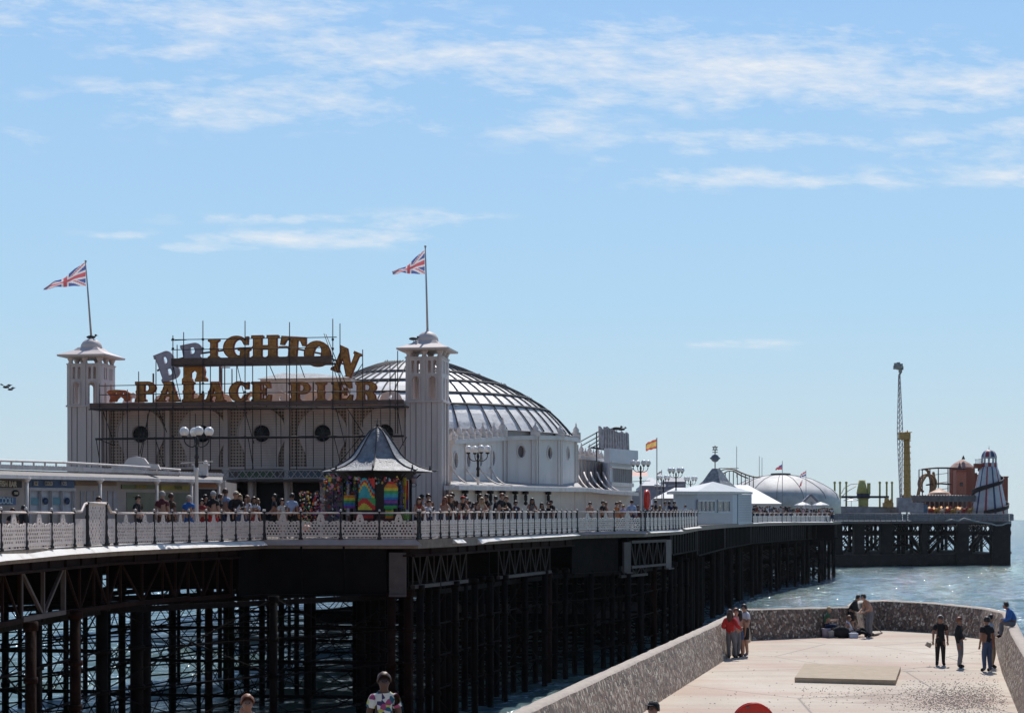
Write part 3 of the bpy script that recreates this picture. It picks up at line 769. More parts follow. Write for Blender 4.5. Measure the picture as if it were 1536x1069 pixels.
def railing(pxs, ytop, label, fn=edgeY, ybase=None, skip_panels=(), hand=RAILW, fin=True, ht=None):
    first = P(pxs[0], 778, fn(pxs[0])); first.z = zdeck(first.y)
    root = thing('railing', label, 'railing', first, group='railings along the pier edge')
    pts = []
    for px in pxs:
        Y = fn(px); b = P(px, 778, Y); b.z = zdeck(Y); 
        yt = interp(ytop, px) if isinstance(ytop, list) else ytop
        pts.append((b, (P(px, yt, Y).z - b.z) / 1.06))
    rootM = Matrix.Translation(-first)
    h = MB()
    for i, (b, s) in enumerate(pts):
        o = pom.copy(); COL.objects.link(o); o.parent = root; o.location = b - first; o.scale = (1, 1, s); o.rotation_euler = (0, 0, math.atan2(WD.y, WD.x) - PI / 2)
        if fin:
            f_ = finm.copy(); COL.objects.link(f_); f_.parent = o
        if i:
            a, sa = pts[i - 1]
            d = b - a; ln = (d.xy).length
            if (i - 1) not in skip_panels:
                q = pm.copy(); COL.objects.link(q); q.parent = root; q.location = (a + b) / 2 - first
                q.rotation_euler = (0, 0, math.atan2(d.y, d.x)); q.scale = (ln - .05, 1, (s + sa) / 2)
            h.tube([a + Vector((0, 0, 1.03 * sa)), b + Vector((0, 0, 1.03 * s))], .035, 6)
    h.build('handrail', hand, root)
    return root
RT = [(0, 766.3), (170, 768), (340, 768), (627, 767.8), (680, 766.5), (870, 766.5), (1049, 766.8)]
railing([-34, 1, 39, 77, 111], RT, 'white pierced iron railing at the left edge, in front of the snack bar')
# raised gate panel between two tall posts
gp = thing('railing', 'taller raised white railing panel between two black posts left of the lamp post', 'railing', P(129, 778, edgeY(129)), group='railings along the pier edge')
gp.location.z = zdeck(edgeY(129))
g0 = EP(131); g1 = EP(159)
for b in (g0, g1):
    o = pom.copy(); COL.objects.link(o); o.parent = gp; o.location = b - gp.location; o.scale = (1.3, 1.3, 1.27)
d = g1 - g0
gq = MB(); w = d.xy.length
hh = []
for r in range(11):
    for c in range(7):
        x = .12 + c * (w - .24) / 6 + (.0 if r % 2 else (w - .24) / 12)
        if x > w - .08: continue
        hh.append(circ(x, .14 + r * .105, .045 + .014 * ((r * 3 + c * 5) % 3 - 1), 6))
rot = Matrix.Translation(g0) @ Matrix.Rotation(math.atan2(d.y, d.x), 4, 'Z')
gq.plate(rect(.03, w - .03, .05, 1.30), hh, .03, rot); gq.build('panel', RAILW, gp)
gh = MB(); gh.tube([g0 + Vector((0, 0, 1.33)), g1 + Vector((0, 0, 1.33))], .045, 8)
a = EP(111); gh.tube([a + Vector((0, 0, 1.06)), a.lerp(g0, .55) + Vector((0, 0, 1.07)), a.lerp(g0, .8) + Vector((0, 0, 1.3)), g0 + Vector((0, 0, 1.33))], .04, 8)
c = EP(174); gh.tube([g1 + Vector((0, 0, 1.33)), g1.lerp(c, .2) + Vector((0, 0, 1.28)), g1.lerp(c, .5) + Vector((0, 0, 1.06)), c + Vector((0, 0, 1.04))], .04, 8); gh.build('handrail', RAILW, gp)
side = MB()
for (u_, v_) in ((EP(113), EP(129)), (EP(161), EP(173))):
    dd = v_ - u_; ww = dd.xy.length; rt = Matrix.Translation(u_) @ Matrix.Rotation(math.atan2(dd.y, dd.x), 4, 'Z')
    side.plate(rect(.02, ww - .02, .08, .85), [circ(x * ww, z, .04, 6) for x in (.3, .5, .7) for z in (.2, .32, .44, .56)], .03, rt)
side.build('panel', RAILW, gp)
railing([174, 203, 231, 258, 283, 309, 332, 353, 374, 395], RT, 'white pierced iron railing with black posts between the snack bar and the domed kiosk bay')
railing([397, 451, 511, 569, 627], RT, 'wide pierced white railing panels round the bay holding the souvenir kiosk')
railing([630, 645, 660, 673, 686, 698, 710, 721, 732, 743, 754, 764, 774, 783, 791.5, 801, 810, 818, 827, 835, 842, 850, 857, 865], RT, 'long run of closely spaced railing posts below the domed hall, crowd leaning on it')
railing([866, 896, 921, 961, 967], RT, 'openwork railing of the second bay, left of the orange lifebuoy')
railing([968, 974.5, 980, 986, 992, 998, 1003.5, 1009, 1013, 1017.5, 1022, 1026, 1029.5, 1033, 1037, 1041, 1045.5], RT, 'close set railing posts from the orange lifebuoy to the grey boarded cabin')
railing([1129 + i * 7.2 for i in range(17)], 768.5, 'distant pale railing with crowds behind it between the grey cabin and the pier head', fn=lambda px: interp(MID, px), fin=False)
for o in (pm, pom, finm): bpy.data.objects.remove(o)
# ---------------------------------------------------------------- entrance building, towers, scaffold and sign
TH = R(9.0)
U = Vector((math.cos(TH), -math.sin(TH), 0)); V = Vector((math.sin(TH), math.cos(TH), 0))
OX = Vector(((101 - CX) / F * 80.5, 80.5, 0))
DZ = zdeck(80)
def uv(a, b, z=0.0): p = OX + U * a + V * b; return Vector((p.x, p.y, z))
def onp(px, py, b=0.0):
    """point on the vertical plane parallel to the front, b metres behind it, seen at the photo pixel"""
    t = (px - CX) / F; o = OX + V * b
    a = (t * o.y - o.x) / (U.x - t * U.y); p = o + U * a
    return Vector((p.x, p.y, EZ + (HY - py) / F * p.y))
def ona(px, b=0.0):
    t = (px - CX) / F; o = OX + V * b
    return (t * o.y - o.x) / (U.x - t * U.y)
def zat(px, py, b=0.0): return onp(px, py, b).z
FM = Matrix(((U.x, V.x, 0, 0), (U.y, V.y, 0, 0), (0, 0, 1, 0), (0, 0, 0, 1)))
def fmat(a, b, z=0.0):
    m = FM.copy(); p = uv(a, b, z); m.translation = p; return m
def fbox(mb, a0, a1, b0, b1, z0, z1): mb.box(a0, a1, b0, b1, z0, z1, Matrix.Translation((OX.x, OX.y, 0)) @ FM)

TW, TD = 1.72, 1.72
def tower(a0, label, flagpole_lean, pole_px):
    base = uv(a0 + TW / 2, TD / 2, DZ)
    root = thing('tower', label, 'tower', base)
    px0 = 101 if a0 < 5 else 608.6
    k = uv(a0, 0).y / F
    Z = lambda py: EZ + (HY - py) * k
    yo = 10 if a0 < 5 else 0
    sc = 1.0
    s = MB(); zs = [DZ - .3, Z(601 + yo * .7)]
    # shaft: recessed boards between corner strips
    fbox(s, a0 + .05, a0 + TW - .05, .05, TD - .05, zs[0], zs[1])
    for (x, w) in ((0, .2), (TW - .2, .2), (TW / 2 - .09, .18)):
        fbox(s, a0 + x, a0 + x + w, .0, .06, zs[0], zs[1]); fbox(s, a0 + x, a0 + x + w, TD - .06, TD, zs[0], zs[1])
        fbox(s, a0 - .003, a0 + .06, x + .003, x + w, zs[0], zs[1] - .003); fbox(s, a0 + TW - .06, a0 + TW + .003, x + .003, x + w, zs[0], zs[1] - .003)
    s.build('shaft', TOWERM, root)
    g = MB()
    for x in (.2, .48, .77, .95, 1.22, 1.52):
        fbox(g, a0 + x - .012, a0 + x + .012, .030, .052, zs[0], zs[1] - .05); 
    for x in (.45, .9, 1.3): fbox(g, a0 + TW - .052, a0 + TW - .03, x - .012, x + .012, zs[0], zs[1] - .05)
    g.build('board_joint', mat('joint_shadow', (.16, .13, .13), .8), root)
    # belfry faces: plates with two arched openings and four slits
    zb, zt = zs[1], Z(536 + yo)
    H = zt - zb
    def face_holes():
        hs = []
        for cx in (TW * .27, TW * .73):
            hs.append(arch(cx - .165, cx + .165, H * .03, H * .56)); hs.append(rect(cx - .20, cx - .06, H * .64, H * .93)); hs.append(rect(cx + .06, cx + .20, H * .64, H * .93))
        return hs
    bf = MB()
    for (ox, oy, rot) in ((0, 0, 0), (TW, 0.12, 1), (0, TD - .12, 0), (.12, .12, 1)):
        if rot == 0: M_ = fmat(a0 + ox, oy, zb); wd = TW
        else: M_ = fmat(a0 + ox, oy, zb) @ Matrix.Rotation(PI / 2, 4, 'Z'); wd = TD - .24
        hs = face_holes()
        if rot: hs = [[(x * wd / TW, z) for x, z in h] for h in hs]
        bf.plate(rect(0, wd, 0, H), hs, .12, M_)
    bf.build('belfry', TOWERM, root)
    tr = MB()
    for cx in (TW * .27, TW * .73):
        ar = arch(cx - .2, cx + .2, H * .03, H * .585)
        for i in range(len(ar)):
            p, q = ar[i], ar[(i + 1) % len(ar)]
            A = fmat(a0, 0) @ Vector((p[0], -.02, p[1] + zb)); B = fmat(a0, 0) @ Vector((q[0], -.02, q[1] + zb)); tr.bar(A, B, .045)
    for x in (0.0, TW / 2 - .07, TW - .14):
        fbox(tr, a0 + x, a0 + x + .14, -.05, .0, zb, zt)
    fbox(tr, a0 - .06, a0 + TW + .06, -.06, TD + .06, zb - .07, zb + .01)
    fbox(tr, a0 - .04, a0 + TW + .04, -.04, TD + .04, zt - .03, zt + .03)
    # little brackets carrying the eaves
    ze = Z(526 + yo)
    for i in range(3):
        for j in range(3):
            if i == 1 and j == 1: continue
            c = uv(a0 + .12 + i * (TW - .24) / 2, .12 + j * (TD - .24) / 2, zt)
            tr.lathe(c, [(.10, 0), (.13, .05), (.10, .12), (.16, (ze - zt) * .8), (.2, ze - zt)], 8)
    tr.build('trim', TOWERM, root)
    r = MB(); ov = .36
    zr = Z(524 + yo)
    def sq(h, z): 
        return [uv(a0 + TW / 2 - h, TD / 2 - h, z), uv(a0 + TW / 2 + h, TD / 2 - h, z), uv(a0 + TW / 2 + h, TD / 2 + h, z), uv(a0 + TW / 2 - h, TD / 2 + h, z)]
    hw = TW / 2
    rings = [sq(hw + .1, ze), sq(hw + ov, ze + .03), sq(hw + ov + .02, zr + .05), sq(hw * .75, zr + .30), sq(.48, zr + .46)]
    vs = [p for rg_ in rings for p in rg_]
    r.add(vs, [(i * 4 + q, i * 4 + (q + 1) % 4, (i + 1) * 4 + (q + 1) % 4, (i + 1) * 4 + q) for i in range(4) for q in range(4)] + [(3, 2, 1, 0), (16, 17, 18, 19)])
    r.build('roof', TOWERM, root)
    d = MB(); c = uv(a0 + TW / 2, TD / 2, zr + .40)
    d.lathe(c, [(.47, 0), (.52, .08), (.50, .20), (.42, .34), (.28, .45), (.12, .51), (.07, .54), (.07, .62)], 20); d.build('cupola', TOWERM, root)
    # flagpole
    pt, pb = pole_px
    top = P(pt[0], pt[1], c.y); 
    fp = thing('flagpole', ('left' if a0 < 5 else 'right') + ' of the two tall flagpoles, white, rising from the ' + ('left' if a0 < 5 else 'right') + ' tower cupola', 'flagpole', (c.x, c.y, c.z + .5))
    m = MB(); m.tube([(c.x, c.y, c.z + .45), top], [.055, .03], 8); m.ball(top + Vector((0, 0, .04)), .06, 8, 6); m.build('pole', mat('pole_paint', (.45, .42, .42), .5), fp)
    return root, top, fp
tl, topL, fpL = tower(0.0, 'left white belfry tower at the corner of the pier entrance, sky showing through its arches', 0, ((128.5, 393), None))
AR = ona(608.6)
tr_, topR, fpR = tower(AR, 'right white belfry tower in front of the dome, with dark arched openings', 0, ((638, 371), None))

# union flags
def flagmat(name, c):
    m = mat(name, c, .8, .08, 8); nt = m.node_tree; b = nt.nodes['Principled BSDF']; t = nt.nodes.new('ShaderNodeBsdfTranslucent'); x = nt.nodes.new('ShaderNodeMixShader'); x.inputs[0].default_value = .5
    src = b.inputs['Base Color'].links[0].from_socket; nt.links.new(src, t.inputs['Color']); nt.links.new(b.outputs[0], x.inputs[1]); nt.links.new(t.outputs[0], x.inputs[2]); nt.links.new(x.outputs[0], nt.nodes['Material Output'].inputs['Surface']); return m
FR = flagmat('flag_red', (.52, .12, .14)); FW = flagmat('flag_white', (.70, .66, .68)); FB = flagmat('flag_blue', (.10, .13, .32))
def union(u, v):
    x, y = u * 2, v   # 0..2, 0..1
    if abs(y - .5) < .10 or abs(x - 1) < .10: return 0
    if abs(y - .5) < .167 or abs(x - 1) < .167: return 1
    d1 = abs((y - .5) - (x - 1) * .5) / 1.118; d2 = abs((y - .5) + (x - 1) * .5) / 1.118
    s1 = ((y - .5) - (x - 1) * .5) * (1 if x < 1 else -1); s2 = ((y - .5) + (x - 1) * .5) * (1 if x < 1 else -1)
    if d1 < .1: return 0 if (s1 > 0 and d1 < .067) else 1
    if d2 < .1: return 0 if (s2 > 0 and d2 < .067) else 1
    return 2
def flag(name, label, top_edge, bot_edge, Y, fn, mats, parent_pole, wob=.12, nu=44, nv=22):
    """edges: photo-pixel polylines hoist->fly"""
    def ev(tab, t):
        f = t * (len(tab) - 1); i = min(int(f), len(tab) - 2); w = f - i
        return (tab[i][0] * (1 - w) + tab[i + 1][0] * w, tab[i][1] * (1 - w) + tab[i + 1][1] * w)
    g = MB(); vs = []
    for i in range(nu + 1):
        u = i / nu; a = ev(top_edge, u); b = ev(bot_edge, u)
        for j in range(nv + 1):
            v = j / nv; px = b[0] * (1 - v) + a[0] * v; py = b[1] * (1 - v) + a[1] * v
            dy = wob * u * math.sin(u * 11 + v * 3.5) + .25 * u
            vs.append(P(px, py + .9 * u * math.sin(u * 16 + v * 5), Y + dy))
    base = len(g.v); g.v.extend([tuple(v) for v in vs])
    for i in range(nu):
        for j in range(nv):
            g.f.append([base + i * (nv + 1) + j, base + (i + 1) * (nv + 1) + j, base + (i + 1) * (nv + 1) + j + 1, base + i * (nv + 1) + j + 1])
            g.mi.append(fn((i + .5) / nu, (j + .5) / nv)); g.sm.append(False)
    o = g.build('flag', mats, parent_pole); 
    return o
flag('flag', '', [(128.5, 393), (112, 403), (98, 416), (82, 422), (68, 430)], [(128.5, 429), (112, 429), (98, 430), (82, 431), (65, 435)], topL.y, union, [FR, FW, FB], fpL)
flag('flag', '', [(637, 375), (624, 385), (613, 397), (601, 403), (588, 406)], [(637, 411), (624, 411), (613, 410), (601, 409), (589, 412)], topR.y, union, [FR, FW, FB], fpR)

# facade
A0, A1 = TW, AR
hall = thing('entrance_building', 'wide pale entrance building with lattice panels and round windows behind scaffolding', 'building', uv(8, 0, DZ))
ztop = zat(400, 606, .35); zbot = DZ
zlow = zat(400, 716, .35)
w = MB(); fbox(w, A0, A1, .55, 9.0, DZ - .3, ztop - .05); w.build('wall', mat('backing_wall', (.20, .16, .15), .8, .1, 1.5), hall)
cap = MB(); fbox(cap, A0, A1, .15, .9, ztop - .12, ztop + .06); fbox(cap, A0, A1, .2, .85, zat(400, 700, .3) - .1, zat(400, 700, .3)); cap.build('cornice', FACADE, hall)
pils = [159, 250, 339, 430.5, 524, 603]
wcs = [(211, 651), (304, 650.5), (392.7, 650), (484, 649.5), (577.6, 649)]
zl = zat(400, 701, .3)
pl = MB()
for i, px in enumerate(pils):
    a = ona(px, .2)
    if a + .14 > A1: a = A1 - .16
    g = MB(); fbox(g, a - .13, a + .13, .20, .56, DZ, ztop - .14); fbox(g, a - .17, a + .17, .16, .52, zl - .14, zl); g.build('pilaster', FACADE, hall)
for i, (wx, wy) in enumerate(wcs):
    al = ona(pils[i], .3) + .13; ar_ = min(ona(pils[i + 1], .3) - .13, A1); ac = ona(wx, .3); zc = zat(wx, wy, .3)
    # lattice: square-pierced screen
    L_ = MB(); step = .148; bw = .058
    n = int((ar_ - al) / step)
    for k in range(n + 1):
        x = al + k * (ar_ - al - bw) / n; fbox(L_, x, x + bw, .40, .45, zl, ztop - .13)
    m_ = int((ztop - .13 - zl) / step)
    for k in range(m_ + 1):
        z = zl + k * (ztop - .2 - zl) / m_; fbox(L_, al, ar_, .395, .445, z, z + bw)
    L_.build('lattice_screen', LATT, hall)
    R_ = 1.17
    # keyhole board: disc with a wide foot
    foot = .80
    out = [(-foot, zl - zc), (foot, zl - zc), (foot, -1.05)] + [(R_ * math.cos(t), R_ * math.sin(t)) for t in [R(-38) + (R(218) + 0 - R(-38)) * q / 28 for q in range(29)]] + [(-foot, -1.05)]
    kb = MB(); kb.plate(out, [circ(0, 0, .40, 28)], .1, fmat(ac, .28, zc)); kb.build('keyhole_board', FACADE, hall)
    bj = MB()
    for q in range(22):
        zz = zl - zc + .1 + q * .115
        if zz > R_ - .1: break
        hw = foot - .03 if zz < -.7 else math.sqrt(max(.01, R_ * R_ - zz * zz)) - .12
        if abs(zz) < .5:
            h0 = math.sqrt(max(0, .5 * .5 - zz * zz))
            if hw > h0 + .05:
                fbox(bj, ac - hw, ac - h0, .268, .282, zc + zz, zc + zz + .018); fbox(bj, ac + h0, ac + hw, .268, .282, zc + zz, zc + zz + .018)
        else: fbox(bj, ac - hw, ac + hw, .268, .282, zc + zz, zc + zz + .018)
    bj.build('clapboard', mat('board_shadow_line', (.33, .28, .27), .7), hall)
    rim = MB()
    for (rr_, tk, b_) in ((R_ + .02, .07, .26), (.45, .06, .25)):
        pts_ = [fmat(ac, b_, zc) @ Vector((rr_ * math.cos(2 * PI * q / 36), 0, rr_ * math.sin(2 * PI * q / 36))) for q in range(37)]
        if rr_ > 1: pts_ = pts_[:20] + []
        rim.tube(pts_, tk / 2, 5)
    rim.build('moulding', FACADE, hall)
    wd = MB(); wd.lathe((0, 0, 0), [(0.0, 0), (.44, 0)], 28)
    wd.v = [tuple(fmat(ac, .36, zc) @ Vector((x, 0, y))) for x, y, z in wd.v]
    wi = wd.build('round_window', GLASSD, hall)
    gb = MB()
    for an in (0, 60, 120): 
        gb.bar(fmat(ac, .34, zc) @ Vector((.42 * math.cos(R(an)), 0, .42 * math.sin(R(an)))), fmat(ac, .34, zc) @ Vector((-.42 * math.cos(R(an)), 0, -.42 * math.sin(R(an)))), .012)
    gb.build('glazing_bar', mat('glazing_bar_dark', (.07, .06, .06)), wi)
# doorways and columns below
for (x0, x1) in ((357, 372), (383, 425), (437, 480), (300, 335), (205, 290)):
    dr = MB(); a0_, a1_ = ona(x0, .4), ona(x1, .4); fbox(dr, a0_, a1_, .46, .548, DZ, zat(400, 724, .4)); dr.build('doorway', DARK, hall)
for px in (345, 352, 377, 430, 484):
    col = MB(); a = ona(px, .2); c = uv(a, .2, DZ); col.lathe(c, [(.16, 0), (.12, .2), (.11, 1.9), (.17, zlow - DZ)], 10); col.build('column', FACADE, hall)
for px in (377, 432): 
    pn = MB(); a = ona(px, .3); fbox(pn, a - .2, a + .2, .38, .46, DZ, zlow); pn.build('door_pier', FACADE, hall)
# lattice canopy girder with panels of green and blue glass
cg = MB(); za, zb_ = zat(400, 704.5, -1.0), zat(400, 717.5, -1.0)
aL, aR = ona(333, -1.0), ona(520, -1.0)
fbox(cg, aL, aR, -1.04, -.96, za - .05, za); fbox(cg, aL, aR, -1.04, -.96, zb_, zb_ + .05)
k = 18
for i in range(k):
    x0 = aL + (aR - aL) * i / k; x1 = aL + (aR - aL) * (i + 1) / k
    p, q = uv(x0, -1.0, za if i % 2 else zb_), uv(x1, -1.0, zb_ if i % 2 else za); cg.bar(p, q, .04)
    p, q = uv(x0, -1.0, zb_ if i % 2 else za), uv(x1, -1.0, za if i % 2 else zb_); cg.bar(p, q, .025)
cg.build('canopy_girder', mat('girder_paint', (.36, .32, .31), .6), hall)
for (x0, x1, cm) in ((358, 413, mat('green_glass', (.045, .10, .045), .3)), (432, 520, mat('blue_glass', (.06, .10, .15), .3))):
    g = MB(); fbox(g, ona(x0, -.9), ona(x1, -.9), -.93, -.90, zb_ + .06, za - .06); g.build('canopy_panel', cm, hall)
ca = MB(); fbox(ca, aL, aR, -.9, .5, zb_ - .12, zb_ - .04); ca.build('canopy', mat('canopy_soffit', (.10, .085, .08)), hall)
# crests and roofs seen between the letters
rf = MB()
a0_, a1_ = ona(395, 4), ona(530, 4); zr0, zr1 = zat(450, 590, 4), zat(450, 566, 4)
fbox(rf, a0_, a1_, 3.5, 8, ztop - .1, zr1 - .1); rf.build('roof_house', WHITE, hall)
rf = MB(); am = (ona(418, 4) + ona(440, 4)) / 2
q_ = [uv(a0_ - .1, 3.3, zr1 - .1), uv(a1_ + .1, 3.3, zr1 - .1), uv(a1_ + .1, 8.2, zr1 - .1), uv(a0_ - .1, 8.2, zr1 - .1), uv(am - .7, 5.5, zat(430, 558, 5)), uv(am + 1.0, 5.5, zat(430, 559, 5))]
rf.add(q_, [(0, 1, 5, 4), (1, 2, 5), (2, 3, 4, 5), (3, 0, 4)]); rf.build('roof_slope', SLATE, hall)
# white scrolled crests standing on the parapet
for px in (198, 245, 288, 330, 375, 420, 470, 508, 548, 585):
    g = MB(); a = ona(px, .6)
    g.plate([(-.55, 0), (.55, 0), (.55, .15), (.42, .42), (.2, .5), (0, .62), (-.2, .5), (-.42, .42), (-.55, .15)], [circ(0, .25, .10, 10)], .1, fmat(a, .75, ztop + .05)); g.build('crest', WHITE, hall)
fr = MB()
for px, pt in ((331, 548), (337, 549), (348, 553)): 
    p = onp(px, 600, 1.4); fr.tube([p, (p.x, p.y, zat(px, pt, 1.4))], .09 if px == 331 else .03, 8)
p = onp(331, 549, 1.4); fr.bar(onp(331, 551, 1.4), onp(345, 551, 1.4), .05)
fr.build('vent_pipe', mat('vent_pipe_brown', (.16, .11, .10)), hall)

# scaffolding
scf = thing('scaffolding', 'tube and board scaffolding across the front of the entrance and round its name sign', 'scaffolding', uv(8, -1.2, DZ))
def tubepx(x0, y0, x1, y1, b0=-1.0, b1=None, r=.024, name='scaffold_tube'):
    g = MB(); g.tube([onp(x0, y0, b0), onp(x1, y1, b0 if b1 is None else b1)], r, 6); return g.build(name, SCAF, scf)
for (x, yt, yb, b) in ((149, 575, 700, -1.2), (191, 584, 700, -1.2), (208, 557, 700, -.4), (234, 535, 705, -1.2), (259.4, 503, 705, -1.2), (275.5, 498, 612, -.3), (265.7, 517, 547, -.3),
                       (304.4, 481, 705, -1.2), (315.6, 545, 705, -.4), (367.6, 481, 705, -1.2), (379, 545, 705, -.4), (355, 545, 612, -.3), (400, 545, 612, -.3), (434.3, 483, 705, -1.2), (430, 545, 612, -.3), (445, 545, 705, -.4),
                       (499.2, 478, 705, -1.2), (510, 485, 612, -.4), (544, 524, 640, -1.2), (585, 545, 640, -1.2), (593, 556, 650, -.4), (596.5, 526, 650, -1.2), (160, 612, 700, -.4)):
    tubepx(x, yt, x, yb, b)
for (x0, y0, x1, y1, b) in ((257, 509.5, 505, 505.5, -1.2), (257, 524.5, 488, 521, -1.2), (149, 578.5, 600, 571, -1.2), (149, 592, 600, 586, -1.2), (133, 614, 608, 610.5, -1.2), (143, 657.5, 606, 653, -1.2), (135, 612.5, 606, 609.5, -.5),
                            (257, 547.5, 499, 547, -1.2), (143, 659, 606, 654.5, -.4), (257, 510.5, 280, 509.5, -.4)):
    tubepx(x0, y0, x1, y1, b, r=.03 if y0 > 600 else .022)
for (x0, y0, x1, y1) in ((153, 612, 172, 668), (172, 668, 144, 657), (144, 657, 150, 695), (237, 612, 250, 648), (232, 655, 247, 700), (222, 626, 212, 685), (225, 612, 210, 680), (259, 545, 272, 605), (355, 545, 368, 600), (404, 547, 414, 570),
                         (366, 612, 381, 665), (372, 655, 380, 702), (450, 546, 457, 566), (486, 500, 518, 590), (489, 501, 524, 590), (497, 540, 512, 590), (504, 612, 518, 668), (516, 605, 545, 650), (501, 655, 512, 700), (545, 650, 500, 705),
                         (596, 612, 605, 668), (574, 640, 590, 660), (544, 545, 532, 563), (610, 655, 590, 690)):
    tubepx(x0, y0, x1, y1, -.9, -1.1, r=.02, name='diagonal_brace')
for x in (170, 184, 221, 247, 285, 293, 329, 342, 391, 414, 421, 458, 470, 486, 523, 531, 557, 571): tubepx(x, 612 + (x * 7) % 9, x + ((x * 3) % 5) * .3, 700, -.35, r=.018)
bd = MB()
for (x0, x1, yt, yb, b) in ((257, 498, 535.5, 545, -1.1),):
    p0, p1 = ona(x0, b), ona(x1, b); zt_, zb2 = zat(380, yt, b), zat(380, yb, b); fbox(bd, p0, p1, -1.14, -1.10, zb2, zt_); fbox(bd, p0, p1, -1.095, -.35, zb2 - .05, zb2)
bd.build('toe_board', BOARD, scf)
bd = MB()
p0, p1 = ona(135, -1.1), ona(606, -1.1); fbox(bd, p0, p1, -1.14, -1.10, zat(400, 608.5, -1.1), zat(400, 601.5, -1.1)); fbox(bd, p0, p1, -1.095, .1, zat(400, 608.5, -1.1) - .09, zat(400, 608.5, -1.1) - .03)
bd.build('toe_board', BOARD, scf)
cl = MB()
for x in (259.4, 304.4, 367.6, 434.3, 499.2): 
    for y in (509, 523, 575, 588, 612, 655): p = onp(x, y, -1.2); cl.box(-.05, .05, -.05, .05, -.05, .05, Matrix.Translation(p))
cl.build('coupler', SCAF, scf)

# fat slab-serif letters, outlines in a unit box
def stem(x0, x1, z0=0, z1=1, sf=.10, bul=.04):
    """slab stem with serifs and a waist bulge: returns closed outline, clockwise from the bottom left"""
    c = .5 * (z0 + z1); b = bul
    return [(x0 - sf, z0), (x1 + sf, z0), (x1 + sf, z0 + .08), (x1 + .01, z0 + .17), (x1, c - .10), (x1 + b, c - .04), (x1 + b, c + .04), (x1, c + .10), (x1 + .01, z1 - .17), (x1 + sf, z1 - .08), (x1 + sf, z1),
            (x0 - sf, z1), (x0 - sf, z1 - .08), (x0 - .01, z1 - .17), (x0, c + .10), (x0 - b, c + .04), (x0 - b, c - .04), (x0, c - .10), (x0 - .01, z0 + .17), (x0 - sf, z0 + .08)]
def ell(cx, cz, rx, rz, a0, a1, n=14): return [(cx + rx * math.cos(R(a0 + (a1 - a0) * k / n)), cz + rz * math.sin(R(a0 + (a1 - a0) * k / n))) for k in range(n + 1)]
